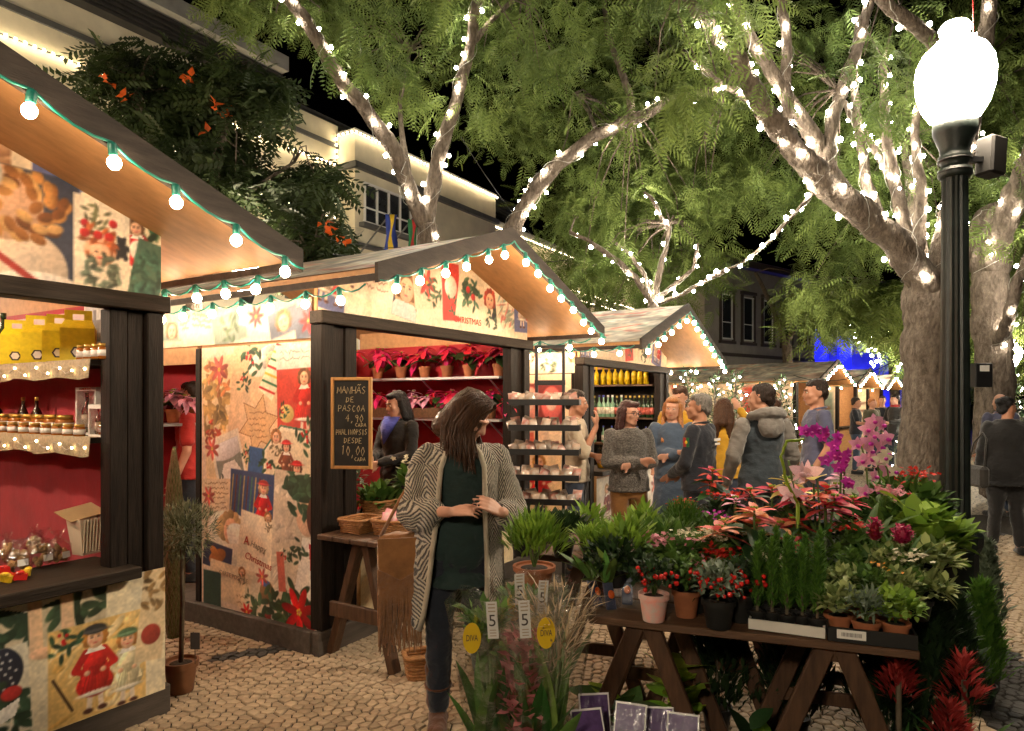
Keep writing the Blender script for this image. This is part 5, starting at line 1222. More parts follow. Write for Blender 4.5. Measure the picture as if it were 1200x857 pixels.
    if hstyle != 'bald':
        he((0, .028, .045), (.079, .088, .082)); he((0, .0, .075), (.066, .074, .045))
        if hstyle in ('short',):
            he((0, .07, -.01), (.06, .04, .06))
            for k in (-1, 1): he((k*.062, .03, .012), (.018, .045, .045))
        if hstyle in ('bob', 'long'):
            for k in (-1, 1):
                h.cap(Hm @ (Vector((k*.066, .01, .03))*s), Hm @ (Vector((k*.082, .015, -.13))*s), .034*s, .03*s)
                h.cap(Hm @ (Vector((k*.05, .05, .02))*s), Hm @ (Vector((k*.06, .07, -.16))*s), .05*s, .04*s)
            h.cap(Hm @ (Vector((0, .07, .0))*s), Hm @ (Vector((0, .095, -.16))*s), .06*s, .05*s); he((.02, -.055, .088), (.05, .035, .025))
        if hstyle == 'long':
            for k in (-1, 1):
                h.cap(Hm @ (Vector((k*.082, .0, -.11))*s), hc+Vector((k*.10*s, -.075*s, -.33*s)), .030*s, .022*s); h.cap(Hm @ (Vector((k*.06, .07, -.16))*s), hc+Vector((k*.07*s, .09*s, -.36*s)), .045*s, .03*s)
        if hstyle == 'bun': he((0, .11, .07), (.04, .04, .04)); he((0, .07, -.01), (.06, .04, .06))
        soften(h.build('hair', MT[hair], o), max(.008, voxel*.75), 2, .02*s, .018)
        if voxel < .013: strands(o, Hm, s, hstyle, MT[hair], hc)
    if hood:
        hd = MB(); ring = [at(.125*math.cos(a), .05+.10*math.sin(a), 1.43+.035*math.sin(a)) for a in [2*PI*i/18 for i in range(19)]]; hd.tube(ring, [.036*s+.012*s*math.sin(2*PI*i/18) for i in range(19)], 10); hd.ell(at(0, .13, 1.36), (.12*s, .05*s, .10*s))
        soften(hd.build('hood', CL['grey_marl'], o), .010, 4, .02, .05)
    return o, Hm, s, at
DN = dict(elbA=(-.23, .03, 1.11), wrA=(-.25, -.06, .87), elbB=(.23, .03, 1.11), wrB=(.25, -.06, .87))
CR = dict(elbA=(-.225, -.03, 1.11), wrA=(.04, -.20, 1.14), elbB=(.225, -.03, 1.11), wrB=(-.05, -.185, 1.10))
RD = math.radians
person('bearded man in beige shirt and jeans, hand at chin, beside the packet rack', 674, 6.25, 1.70, RD(78), CL['beige_shirt'], CL['jeans'], 'h_dark', 'short', (-.21, -.10, 1.12), (-.10, -.20, 1.36), (.22, .04, 1.12), (.16, -.16, 1.08), (0, RD(6), 0), 'skin2', 'rolled', handA=((.2, -.1, 1), (.3, 1, 0)))
o, Hm, s, at = person('woman in speckled grey sweater with folded arms and mustard trousers', 737, 6.05, 1.60, RD(8), CL['speckle'], CL['mustard'], 'h_red', 'bob', head=(RD(28), RD(4), 0), glasses=True, fem=True, girth=1.08, topz=(.84, 1.45), **CR)
o, Hm, s, at = person('smiling woman with long honey blond hair and denim dress', 788, 6.7, 1.64, RD(-10), CL['denim'], CL['denim'], 'h_blond', 'long', head=(RD(-12), RD(6), RD(4)), fem=True, dress=True, pants=False, **CR)
dj, Hm, s, at = person('grey-haired man in navy jacket with a small flag patch, seen from behind', 820, 5.75, 1.66, RD(-128), CL['navy'], CL['navy'], 'h_grey', 'short', head=(RD(20), RD(-2), 0), skin='skin2', girth=1.12, elbA=(-.235, -.02, 1.10), wrA=(-.10, -.22, .98), elbB=(.24, -.03, 1.10), wrB=(.07, -.24, .98))
pt = MB(); pt.box((.285, .005, 1.255), (.004, .05, .075), (0, .06, -.1)); pt.build('sleeve_patch', CL['red_tee'], dj); MB().box((.2865, .017, 1.255), (.004, .026, .077), (0, .06, -.1)).build('sleeve_patch_green', MT['flagg'], dj); MB().ell((.289, .005, 1.255), (.003, .011, .014)).build('sleeve_patch_badge', MT['flagy'], dj)
MB().box((.0, .152, 1.27), (.13, .003, .022), (.06, 0, 0)).build('back_print', MT['paper'], dj); MB().box((.0, .154, 1.235), (.10, .003, .018), (.06, 0, 0)).build('back_print', MT['paper'], dj)
person('man with light brown hair behind the blond woman', 797, 7.5, 1.76, RD(-25), CL['yellow_top'], CL['jeans'], 'h_brown', 'short', head=(RD(-20), RD(18), 0), **DN)
person('woman with long brown hair and yellow jacket turned away', 848, 6.9, 1.62, RD(160), CL['yellow_top'], CL['jeans'], 'h_brown', 'long', head=(0, RD(15), 0), fem=True, elbA=(-.30, -.1, 1.35), wrA=(-.16, -.14, 1.58), elbB=(.23, .03, 1.11), wrB=(.25, -.06, .87))
hm, Hm, s, at = person('man in grey hoodie and dark denim waistcoat, seen from behind', 893, 5.55, 1.74, RD(192), CL['dark_denim'], CL['black_cloth'], 'h_dark', 'short', head=(RD(40), 0, 0), hood=True, sleeve='none', elbA=(-.26, .02, 1.12), wrA=(-.24, -.12, .90), elbB=(.26, .02, 1.12), wrB=(.24, -.12, .90), girth=1.08)
for sx, eb, wr in ((-1, (-.26, .02, 1.12), (-.24, -.12, .90)), (1, (.26, .02, 1.12), (.24, -.12, .90))):
    m = MB(); m.cap(Vector((sx*.182, .015, 1.36))*s, Vector(eb)*s, .066*s, .060*s); m.cap(Vector(eb)*s, Vector(eb).lerp(Vector(wr), .95)*s, .062*s, .045*s); soften(m.build('sleeve', CL['grey_marl'], hm), .012, 3, .03, .06)
person('dark-haired person half hidden beyond the man in the hoodie', 908, 8.6, 1.62, RD(170), CL['olive'], CL['jeans'], 'h_brown', 'short', voxel=.014, face=False, **DN)
person('tall man in slate blue t-shirt looking left, behind the orchids', 957, 6.3, 1.80, RD(-100), CL['slate_tee'], CL['jeans'], 'h_dark', 'short', head=(RD(8), RD(2), 0), skin='skin2', sleeve='short', elbA=(-.23, .04, 1.11), wrA=(-.22, -.08, .88), elbB=(.23, .04, 1.11), wrB=(.24, -.1, .90))
person('bearded man in navy t-shirt in the distant group', 1003, 15, 1.68, RD(60), CL['navy'], CL['jeans'], 'h_dark', 'short', skin='skin2', sleeve='short', voxel=.018, elbA=(-.22, -.05, 1.12), wrA=(-.12, -.28, 1.1), elbB=(.22, -.05, 1.12), wrB=(.1, -.28, 1.1))
person('person in olive jacket in the middle of the distant group', 1022, 15.6, 1.66, RD(20), CL['olive'], CL['jeans'], 'h_blond', 'short', voxel=.018, elbA=(-.24, -.02, 1.12), wrA=(-.14, -.24, 1.2), elbB=(.23, .03, 1.11), wrB=(.2, -.1, .9))
person('person with dark hair behind the distant group', 1034, 16.2, 1.72, RD(-30), CL['navy'], CL['jeans'], 'h_dark', 'short', voxel=.018, **DN)
o, Hm, s, at = person('person in dark leather jacket and red scarf in the distant group', 1049, 15, 1.74, RD(-75), CL['leather'], CL['dark_jeans'], 'h_dark', 'short', voxel=.018, elbA=(-.24, -.04, 1.12), wrA=(-.14, -.26, 1.12), elbB=(.24, -.04, 1.12), wrB=(.12, -.26, 1.1))
soften(MB().tube([at(.075*math.cos(a), .005+.07*math.sin(a), 1.45) for a in [2*PI*i/12 for i in range(13)]], .035, 8).build('scarf', CL['scarf_red'], o), .018, 2)
bw, Hm, s, at = person('woman dressed in black with a shoulder bag, walking away at the right edge', 1180, 7.1, 1.64, RD(158), CL['black_cloth'], CL['black_cloth'], 'h_black', 'bun', head=(RD(-50), 0, 0), skin='skin2', fem=True, girth=1.38, topz=(.74, 1.46), legs=dict(kA=(-.09, -.03, .49), aA=(-.11, .03, .10), kB=(.10, .0, .49), aB=(.12, -.04, .10)), **DN)
bag = MB(); bag.box((0, 0, .11), (.10, .30, .22)); bo = bag.build('shoulder_bag', CL['leather'], None, bevel=.03, label='dark shoulder bag on the arm of the woman in black', cat='bag'); bo.location = Vector(bw.location)+Vector((-.33, -.02, .70)); MB().tube([(0, -.12, .22), (.06, -.06, .5), (.08, .02, .56), (.04, .10, .45), (0, .12, .22)], .009, 6).build('strap', CL['leather'], bo, True)
person('bald man beyond the woman in black', 1172, 9.4, 1.70, RD(175), CL['slate_tee'], CL['jeans'], 'h_grey', 'bald', face=False, voxel=.014, **DN)
vd, Hm, s, at = person('flower seller with black hair and blue neckerchief inside the stall', 466, 5.75, 1.58, RD(-38), CL['black_cloth'], CL['black_cloth'], 'h_black', 'bob', head=(RD(-14), RD(14), 0), fem=True, elbA=(-.22, -.04, 1.12), wrA=(-.06, -.25, 1.10), elbB=(.22, -.04, 1.12), wrB=(.05, -.26, 1.06), floorz=.11)
nk = MB(); nk.add([Vector(v) for v in ((-.10, -.06, 1.36), (.10, -.06, 1.36), (.0, -.155, 1.13), (-.05, -.15, 1.27), (.05, -.15, 1.27), (0, -.17, 1.22))], [(0, 3, 2), (3, 5, 2), (5, 4, 2), (4, 1, 2), (0, 1, 4, 3), (3, 4, 5)]); nk.tube([at(.07*math.cos(a), .0+.065*math.sin(a), 1.36) for a in [2*PI*i/12 for i in range(13)]], .018, 6)
nk.build('neckerchief', CL['scarf_blue'], vd, True)
person('person in red t-shirt inside the flower stall side doorway', 224, 5.75, 1.66, RD(-80), CL['red_tee'], CL['dark_jeans'], 'h_dark', 'short', sleeve='short', floorz=.11, **DN)

# ------------------------------------------------------------------ the woman in the patterned cardigan, nearest figure
def knit():
    m = bpy.data.materials.new('patterned_knit'); m.use_nodes = True; nt = m.node_tree; N = nt.nodes; L = nt.links
    b = N['Principled BSDF']; b.inputs['Roughness'].default_value = .9; b.inputs['Sheen Weight'].default_value = .3
    tc = N.new('ShaderNodeTexCoord'); sp = N.new('ShaderNodeSeparateXYZ'); L.new(tc.outputs['Object'], sp.inputs[0])
    def mth(op, a, bb=None, v=None):
        n = N.new('ShaderNodeMath'); n.operation = op
        L.new(a, n.inputs[0])
        if bb is not None: L.new(bb, n.inputs[1])
        if v is not None: n.inputs[1].default_value = v
        return n.outputs[0]
    nz = N.new('ShaderNodeTexNoise'); nz.inputs['Scale'].default_value = 5; L.new(tc.outputs['Object'], nz.inputs['Vector'])
    xx = mth('ADD', sp.outputs[0], mth('MULTIPLY', sp.outputs[1], v=.55))
    fx = mth('PINGPONG', mth('ADD', xx, mth('MULTIPLY', nz.outputs[0], v=.03)), v=.062)
    ph = mth('ADD', mth('MULTIPLY', sp.outputs[2], v=1.0), mth('MULTIPLY', fx, v=1.35))
    s1 = mth('SINE', mth('MULTIPLY', ph, v=300.))
    # second family of chevrons in alternating bands
    ph2 = mth('SUBTRACT', mth('MULTIPLY', sp.outputs[2], v=.8), mth('MULTIPLY', fx, v=2.2)); s2 = mth('SINE', mth('MULTIPLY', ph2, v=300.))
    band = mth('GREATER_THAN', mth('SINE', mth('MULTIPLY', sp.outputs[2], v=17.)), v=.1)
    mx = N.new('ShaderNodeMix'); mx.data_type = 'FLOAT'; L.new(band, mx.inputs[0]); L.new(s1, mx.inputs[2]); L.new(s2, mx.inputs[3])
    fine = N.new('ShaderNodeTexNoise'); fine.inputs['Scale'].default_value = 130; L.new(tc.outputs['Object'], fine.inputs['Vector'])
    tot = mth('ADD', mx.outputs[0], mth('MULTIPLY', mth('SUBTRACT', fine.outputs[0], v=.5), v=2.4))
    r = N.new('ShaderNodeValToRGB'); r.color_ramp.elements[0].position = .42; r.color_ramp.elements[1].position = .58
    r.color_ramp.elements[0].color = (.05, .042, .036, 1); r.color_ramp.elements[1].color = (.44, .38, .29, 1)
    L.new(mth('MULTIPLY_ADD', tot, v=.5), r.inputs[0]); r.inputs[0].links[0].from_node.inputs[2].default_value = .5
    L.new(r.outputs[0], b.inputs['Base Color'])
    bp = N.new('ShaderNodeBump'); bp.inputs['Strength'].default_value = .6; bp.inputs['Distance'].default_value = .006; L.new(tot, bp.inputs['Height']); L.new(bp.outputs[0], b.inputs['Normal']); return m
MT['knit'] = knit(); MT['knitedge'] = cloth('cream_knit_edge', (.42, .36, .27)); MT['suede'] = M('tan_suede', (.27, .115, .035), .9, .4, 8, .4, 60, sheen=.5)
WX, WY = -.262, 3.36
ws = 1.64/1.7
wm, Hm, s, at = person('woman in patterned grey knit cardigan, dark green top and jeans, looking down', 0, WY, 1.64, RD(6), CL['green_top'], CL['dark_jeans'], 'h_brown', 'none_here' if False else 'bald', (-.235, .0, 1.09), (-.05, -.235, 1.12), (.27, -.03, 1.08), (.20, -.22, 1.11), head=(RD(64), RD(38), RD(4)), voxel=.0064, fem=True, loc=(WX, WY, .01), headoff=(.035, -.045), topz=(.72, 1.43), girth=1.02,
    handA=((1, -.2, .15), (.1, .5, -.8)), handB=((-.75, -.25, .5), (-.3, .6, -.5)), shoes='brown_boot', curl=.55, sleeve='none', legs=dict(kA=(-.10, -.03, .49), aA=(-.105, -.03, .095), kB=(.10, .06, .49), aB=(.15, .22, .11)), face=False, lean=(.02, -.02))
# boots with a folded shaft
for k, an in (('A', Vector((-.105, -.03, .095))), ('B', Vector((.15, .22, .11)))):
    f = MB(); f.cap(an*s+Vector((0, .005, .20)), an*s+Vector((0, .005, .03)), .064, .056); f.cap(an*s+Vector((0, .03, -.04)), an*s+Vector((0, -.15, -.055)), .05, .04); f.box(an*s+Vector((0, .03, -.075)), (.06, .07, .06)); soften(f.build('boot', CL['brown_boot'], wm), .009, 3, .015, .05)
    MB().tube([an*s+Vector((.062*math.cos(a), .005+.062*math.sin(a), .12+.01*math.sin(a))) for a in [2*PI*i/14 for i in range(15)]], .007, 5).build('boot_strap', CL['brown_boot'], wm, True)
def shell(secs, a0, a1, th, n=26):
    """open-fronted garment wall: elliptical arc from angle a0 to a1 at each height, with thickness"""
    mb = MB(); m = len(secs); V = []
    for lay in (0, 1):
        for (c, rx, ry, da, db) in secs:
            for k in range(n+1):
                a = (a0+da)+((a1+db)-(a0+da))*k/n; r = th*(1-lay); V.append((c[0]+(rx+r)*math.cos(a), c[1]+(ry+r)*math.sin(a), c[2]))
    N1 = n+1; o = m*N1; Fc = []
    for i in range(m-1):
        for k in range(n):
            a = i*N1+k; Fc.append((a, a+1, a+1+N1, a+N1)); Fc.append((o+a, o+a+N1, o+a+1+N1, o+a+1))
        Fc.append((i*N1, (i+1)*N1, o+(i+1)*N1, o+i*N1)); Fc.append((i*N1+n, o+i*N1+n, o+(i+1)*N1+n, (i+1)*N1+n))
    for k in range(n): Fc.append((k, o+k, o+k+1, k+1)); t = (m-1)*N1; Fc.append((t+k, t+k+1, o+t+k+1, o+t+k))
    mb.add(V, Fc); return mb
# angles: -pi/2 is the front; the gap is there
cs = [(.52, .235, .16, .02, -.42), (.60, .232, .16, .05, -.30), (.75, .222, .158, .1, -.2), (.90, .212, .155, .12, -.14), (1.02, .198, .150, .12, -.12), (1.12, .19, .145, .1, -.1), (1.22, .19, .14, .08, -.08), (1.32, .188, .125, .05, -.05), (1.385, .165, .10, .0, -.0), (1.43, .095, .078, .0, .0)]
car = shell([(tuple(at(0, 0, z)), rx*s, ry*s, da, db) for z, rx, ry, da, db in cs], -PI/2+.52, 3*PI/2-.50, .016)
for sh, el, wr in ((at(-.175, .015, 1.375), Vector((-.235, .0, 1.09))*s, Vector((-.05, -.235, 1.12))*s), (at(.175, .015, 1.375), Vector((.27, -.03, 1.08))*s, Vector((.20, -.22, 1.11))*s)):
    car.ell(sh+Vector((0, 0, -.008)), .070*s); car.cap(sh.lerp(el, .1), el, .070*s, .080*s); car.cap(sh+Vector((0, 0, -.005)), sh*.45+at(0, .01, 1.42)*.55, .06*s, .045*s); car.cap(el, el.lerp(wr, .62), .080*s, .060*s); car.cap(el+Vector((0, 0, -.05)), el.lerp(wr, .5)+Vector((0, 0, -.05)), .05*s, .05*s)
soften(car.build('cardigan', MT['knit'], wm), .0085, 3, .03, .08)
for sd in (0, 1):
    pts = []
    for z, rx, ry, da, db in cs:
        a = (-PI/2+.52+da) if sd == 0 else (3*PI/2-.50+db); c = at(0, 0, z); pts.append(Vector((c[0]+(rx*s+.012)*math.cos(a), c[1]+(ry*s+.012)*math.sin(a), c[2])))
    MB().tube(pts, .013, 7).build('cardigan_edge', MT['knitedge'], wm, True)
# hair in many strands falling forward over the face
q = random.Random(4); hs = MB(); cap = MB()
def HW(c): return Hm @ (Vector(c)*s)
cap.ell(HW((0, .028, .045)), (.083*s, .094*s, .086*s), Hm.to_3x3(), 18, 12); cap.cap(HW((-.05, .05, .02)), HW((-.05, .07, -.12)), .055*s, .05*s); cap.cap(HW((.05, .04, .02)), HW((.055, .04, -.1)), .05*s, .045*s); cap.cap(HW((0, .07, 0)), HW((0, .09, -.13)), .065*s, .06*s)
soften(cap.build('hair', MT['h_brown'], wm), .008, 3, .015, .02)
for i in range(520):
    th = q.uniform(0, 2*PI); top = HW((.012+.03*q.uniform(-1, 1), -.01+.05*q.uniform(-1, 1), .126)); rr = q.uniform(.94, 1.06)
    fx, fy = math.cos(th), math.sin(th)
    if fy < -.62 and fx > -.30: continue
    side = HW((.086*rr*fx, .02+.097*rr*fy, .045)); low = HW((.096*rr*fx, .02+.108*rr*fy, -.05)); L = q.uniform(.10, .20)
    end = low+Vector((q.uniform(-.025, .025), q.uniform(-.05, .005), -L)); mid = low.lerp(end, .5)+Vector((q.uniform(-.012, .012)+.01*fx, q.uniform(-.012, .012), 0))
    hs.tube([top, top.lerp(side, .55)+Hm.to_3x3() @ Vector((.02*fx, .02*fy, .022)), side, low, mid, end], [.003, .0045, .005, .005, .0045, .0015], 4, caps=False)
hs.build('hair_strands', MT['h_brown'], wm, True)['kind'] = 'stuff'
# handbag with fringe, hanging from the shoulder strap
hb = empty('handbag', (WX-.29, WY-.02, .44), RD(14), 'tan suede handbag with long fringe hanging at the hip of the woman', 'handbag')
v = MB(); loft(v, [((0, 0, .18), .085, .035), ((0, 0, .22), .105, .05), ((0, 0, .40), .11, .052), ((0, 0, .50), .10, .04), ((0, 0, .515), .09, .028)]); soften(v.build('pouch', MT['suede'], hb), .010, 3, .02, .06)
fl = MB(); fl.add([(-.108, -.058, .50), (.108, -.058, .50), (.10, -.068, .36), (.05, -.07, .29), (0, -.07, .27), (-.05, -.07, .29), (-.10, -.068, .36)], [(0, 6, 5, 4, 3, 2, 1)]); f2 = fl.build('flap', MT['suede'], hb); sm = f2.modifiers.new('t', 'SOLIDIFY'); sm.thickness = .008
fr = MB()
for i in range(46):
    x = -.105+.21*i/45; zt = .30+.9*abs(x)*.6; zb = -.03+q.uniform(-.03, .04)
    fr.tube([(x, -.07, zt), (x+q.uniform(-.004, .004), -.078, (zt+zb)/2), (x+q.uniform(-.012, .012), -.07+q.uniform(-.01, .01), zb)], [.0032, .003, .0022], 4)
for i in range(30):
    x = -.10+.2*i/29; fr.tube([(x, -.052, .22), (x+q.uniform(-.01, .01), -.05, .1), (x+q.uniform(-.012, .012), -.05, .0+q.uniform(-.03, .03))], [.0032, .003, .0022], 4)
fr.build('fringe', MT['suede'], hb)['kind'] = 'stuff'
MB().tube([(-.09, 0, .50), (.0, -.03, .68), (.09, -.07, .84), (.13, -.04, .925), (.14, .03, .945), (.135, .10, .88), (.1, .06, .66), (.095, .01, .50)], .009, 6).build('strap', MT['suede'], hb, True)
# ------------------------------------------------------------------ plants: leaf shapes shared by many plants
def leafV(L=1., w=.4, curl=.3, fold=.15, n=5, tip=1.0, base=.15, wav=0.):
    """leaf along +Y: width profile, folded along its midrib, bending down towards the tip"""
    V = []; Fq = []
    for i in range(n+1):
        t = i/n; ww = w*.5*(math.sin(PI*min(1, (t*(1-base)+base))**tip)**.8 if 0 < t < 1 else (.12 if t == 0 else .02))
        y = L*t*(1-.12*curl*t); z = -curl*L*t*t*.6+.12*L*t
        V += [(-ww, y, z+fold*ww+wav*L*math.sin(t*9)), (0, y, z), (ww, y, z+fold*ww-wav*L*math.sin(t*9))]
    for i in range(n):
        a = i*3; Fq += [(a, a+1, a+4, a+3), (a+1, a+2, a+5, a+4)]
    return np.array(V), np.array(Fq)
def leaf_mesh(name, mat, **k):
    V, Fq = leafV(**k); return fast_mesh(name, V, Fq, [mat], True)
def pmat(name, c, rnd=.25, hue=.02, trans=.25, rough=.5): return M(name, c, rough, .22, 18, .15, 40, rnd=rnd, hue=hue, trans=trans)
PM = dict(red=pmat('red_bract', (.50, .018, .02)), crimson=pmat('crimson_bract', (.62, .02, .11)), salmon=pmat('salmon_bract', (.72, .22, .13), .2, .03), pink=pmat('pink_petal', (.70, .32, .46)), palepink=pmat('pale_pink_petal', (.78, .50, .55)), magenta=pmat('magenta_petal', (.50, .03, .36)), yellow=pmat('yellow_bract', (.70, .58, .16)),
    white=pmat('white_petal', (.72, .66, .50)), green=pmat('plant_leaf', (.045, .11, .022), .35, .03), dgreen=pmat('dark_leaf', (.018, .055, .016), .35), lime=pmat('lime_leaf', (.22, .36, .03), .25, .03), orange=pmat('orange_petal', (.75, .22, .03)), wine=pmat('wine_petal', (.28, .012, .045)), lgreen=pmat('light_leaf', (.11, .20, .04), .3, .03))
LM = dict(red='red', crimson='crimson', salmon='salmon', yellow='yellow', wine='wine', pinkb='pink')
BR = {k: leaf_mesh('bract', PM[v], w=.42, curl=.35, fold=.25, n=5, tip=.8, wav=.012) for k, v in LM.items()}
LG = leaf_mesh('leaf', PM['green'], w=.5, curl=.4, fold=.2); LD = leaf_mesh('leaf', PM['dgreen'], w=.5, curl=.45, fold=.2); LL = leaf_mesh('leaf', PM['lime'], w=.55, curl=.35, fold=.15); LX = leaf_mesh('leaf', PM['lgreen'], w=.24, curl=.2, fold=.25, n=6)
SG = leaf_mesh('strap_leaf', PM['green'], w=.10, curl=.3, fold=.5, n=6); SX = leaf_mesh('strap_leaf', PM['lgreen'], w=.12, curl=.6, fold=.4, n=7)
PT = {k: leaf_mesh('petal', PM[k], w=.72, curl=.25, fold=-.1, n=4, tip=.7) for k in ('pink', 'palepink', 'magenta', 'white')}
PS = {k: leaf_mesh('petal', PM[k], w=.4, curl=.2, fold=.1, n=4) for k in ('palepink', 'wine', 'lime')}
MT['stem'] = M('green_stem', (.08, .13, .03), .6, .25, 12); MT['wstem'] = M('woody_stem', (.14, .11, .07), .85, .4, 14, .4, 50)
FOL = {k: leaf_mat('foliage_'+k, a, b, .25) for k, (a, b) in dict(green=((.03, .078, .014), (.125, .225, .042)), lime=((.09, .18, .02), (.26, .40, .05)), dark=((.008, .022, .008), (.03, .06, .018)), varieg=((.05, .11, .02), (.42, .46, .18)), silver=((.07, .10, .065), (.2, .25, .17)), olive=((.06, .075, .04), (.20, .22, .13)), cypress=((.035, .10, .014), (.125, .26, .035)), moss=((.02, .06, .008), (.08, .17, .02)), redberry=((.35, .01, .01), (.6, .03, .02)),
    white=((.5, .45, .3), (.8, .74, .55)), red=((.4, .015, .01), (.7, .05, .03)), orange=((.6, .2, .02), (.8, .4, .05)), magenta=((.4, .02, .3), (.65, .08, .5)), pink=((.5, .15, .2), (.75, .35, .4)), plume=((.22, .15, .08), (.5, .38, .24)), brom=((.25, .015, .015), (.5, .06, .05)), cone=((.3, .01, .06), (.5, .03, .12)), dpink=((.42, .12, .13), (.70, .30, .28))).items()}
def pot(o, r, h, mat, soil=True):
    p = MB().lathe([(r*.72, 0), (r*.75, .004), (r*.96, h*.8), (r*1.06, h*.8), (r*1.08, h), (r*.97, h), (r*.95, h*.9), (.001, h*.9)], 18).build('pot', mat, o, True)
    m = p.data; p.modifiers.new('e', 'EDGE_SPLIT').split_angle = .6
    if soil: MB().lathe([(r*.94, h*.86), (r*.5, h*.93), (.001, h*.94)], 14).build('soil', MT['soil'], p, True)
    return p
def leafobj(o, name, me, base, yaw, pitch, roll, L): return inst(name, me, o, base, (pitch, roll, yaw), L)
def poinsettia(loc, label, col='red', size=.3, h=.3, n=16, potm='terra', group='poinsettias', potr=.065, cat='plant', base=None, seed=0, green=8, name='poinsettia', rz=0, droop=0.):
    q = random.Random(seed); o = empty(name, loc, rz, label, cat, group); ph = .12*potr/.065
    pot(o, potr, ph, MT[potm]); stem = MB(); cz = h
    heads = [(0, 0, cz)]+[(q.uniform(-.5, .5)*size*.7, q.uniform(-.5, .5)*size*.7, cz-q.uniform(.02, .08)) for _ in range(max(0, n//8-1))]
    for hx, hy, hz in heads: stem.tube([(0, 0, ph*.9), (hx*.5, hy*.5, (ph+hz)/2), (hx, hy, hz)], .005, 5)
    stem.build('stem', MT['stem'], o)
    per = max(6, n//len(heads)); cs = size/(1 if len(heads) == 1 else 1.35)
    for hx, hy, hz in heads:
        for i in range(per):
            ring = i/per; yaw = i*2.4+q.uniform(-.2, .2); L = cs*.74*(.34+.22*ring)*q.uniform(.8, 1.2); leafobj(o, 'bract', BR[col], (hx, hy, hz-.03*ring), yaw, .45-.75*ring-droop*(.4+ring)+q.uniform(-.15, .15), q.uniform(-.3, .3), L)
        cy = MB()
        for k in range(5): cy.ell((hx+.012*math.cos(k*1.3), hy+.012*math.sin(k*1.3), hz+.012), .006, None, 6, 4)
        cy.build('flower_buds', PM['lime'], o, True)
    for i in range(green):
        z = ph+(h-ph)*q.uniform(.25, .8); leafobj(o, 'leaf', LD if q.random() < .6 else LG, (0, 0, z), q.random()*2*PI, q.uniform(-.5, .1), q.uniform(-.3, .3), cs*q.uniform(.42, .6))
    return o
def dome(n, rx, ry, rz_, q): 
    d = q.normal(size=(n, 3)); d /= np.linalg.norm(d, axis=1)[:, None]; d[:, 2] = abs(d[:, 2])*1.0-.25; r = q.random(n)**.35
    return d*r[:, None]*np.array([rx, ry, rz_])
def dirs_rot(d, spread, q):
    """orient each leaf (+Y) along its outward direction"""
    n = len(d); dd = d+q.normal(size=(n, 3))*spread; dd /= np.linalg.norm(dd, axis=1)[:, None]+1e-9
    up = np.tile(np.array([0, 0, 1.]), (n, 1)); x = np.cross(dd, up); x /= np.linalg.norm(x, axis=1)[:, None]+1e-9; z = np.cross(x, dd)
    return np.stack([x, dd, z], -1)
def bushy(loc, label, r, h, n, fol, L=.06, w=.5, potr=.06, poth=.10, potm='terra', group='potted plants on the flower tables', flowers=None, spread=.5, seed=0, name='potted_plant', up=.4, cat='plant', base_o=None, zc=.5, rz=0, curl=.3):
    rng = np.random.default_rng(seed+77); o = base_o or empty(name, loc, rz, label, cat, group); ph = poth
    if potr: pot(o, potr, poth, MT[potm])
    d = dome(n, r, r, h*.62, rng); c = np.array([0, 0, ph+h*.38*zc/.5]); out = d/np.array([r, r, h*.62]); out[:, 2] += up
    V, Fq = leafV(L=L, w=L*w, curl=curl, fold=.2, n=3)
    scatter('foliage', (V, Fq), d+c, FOL[fol], o, .7, 1.3, rots=dirs_rot(out, spread, rng), kind='stuff')
    st = MB(); q = random.Random(seed)
    for k in range(7): a = q.random()*6.3; rr = r*q.uniform(.2, .7); st.tube([(0, 0, ph*.85), (rr*.4*math.cos(a), rr*.4*math.sin(a), ph+h*.3), (rr*math.cos(a), rr*math.sin(a), ph+h*q.uniform(.5, .85))], [.004, .003, .002], 4)
    st.build('stems', MT['stem'], o)
    for fl in flowers or []:
        fcol, nf, fs, zone = fl; rg = np.random.default_rng(seed+9)
        ncl = max(1, nf//14); cc = dome(ncl, r*.9, r*.9, h*.62, rg); cc[:, 2] = abs(cc[:, 2])*.25+h*.62*(zone+.38); cc[:, 1] = cc[:, 1]*.7-r*.25
        pos = np.repeat(cc, math.ceil(nf/ncl), 0)[:nf]+rg.normal(size=(nf, 3))*np.array([.028, .028, .012])*(fs/.012)
        k = 5; Vf = []; Ff = []
        for i in range(k):
            a = 2*PI*i/k; b = len(Vf); ca, sa = math.cos(a), math.sin(a); Vf += [(0, 0, 0), (.5*ca-.35*sa, .5*sa+.35*ca, .25), (ca, sa, .2), (.5*ca+.35*sa, .5*sa-.35*ca, .25)]; Ff.append((b, b+1, b+2, b+3))
        scatter('flowers', (np.array(Vf)*fs, np.array(Ff)), pos+c, FOL[fcol], o, .8, 1.2, 0, kind='stuff')
    return o
def berries(o, c, r, n, rad, mat, seed=0):
    q = random.Random(seed); mb = MB()
    for i in range(n):
        a = q.random()*6.3; rr = r*math.sqrt(q.random()); mb.ell((c[0]+rr*math.cos(a), c[1]+rr*math.sin(a), c[2]+q.uniform(-.5, .5)*r), rad*q.uniform(.8, 1.2), None, 7, 5)
    b = mb.build('berries', mat, o, True); b['kind'] = 'stuff'
MT['berry'] = M('glossy_red_berry', (.55, .02, .015), .2, .15, 10, spec=.6)
def on(px, py, z):                     # a spot at height z
    Y = (1.6-z)*800/(py-470); return Vector(((px-600)/800*Y, Y, z))

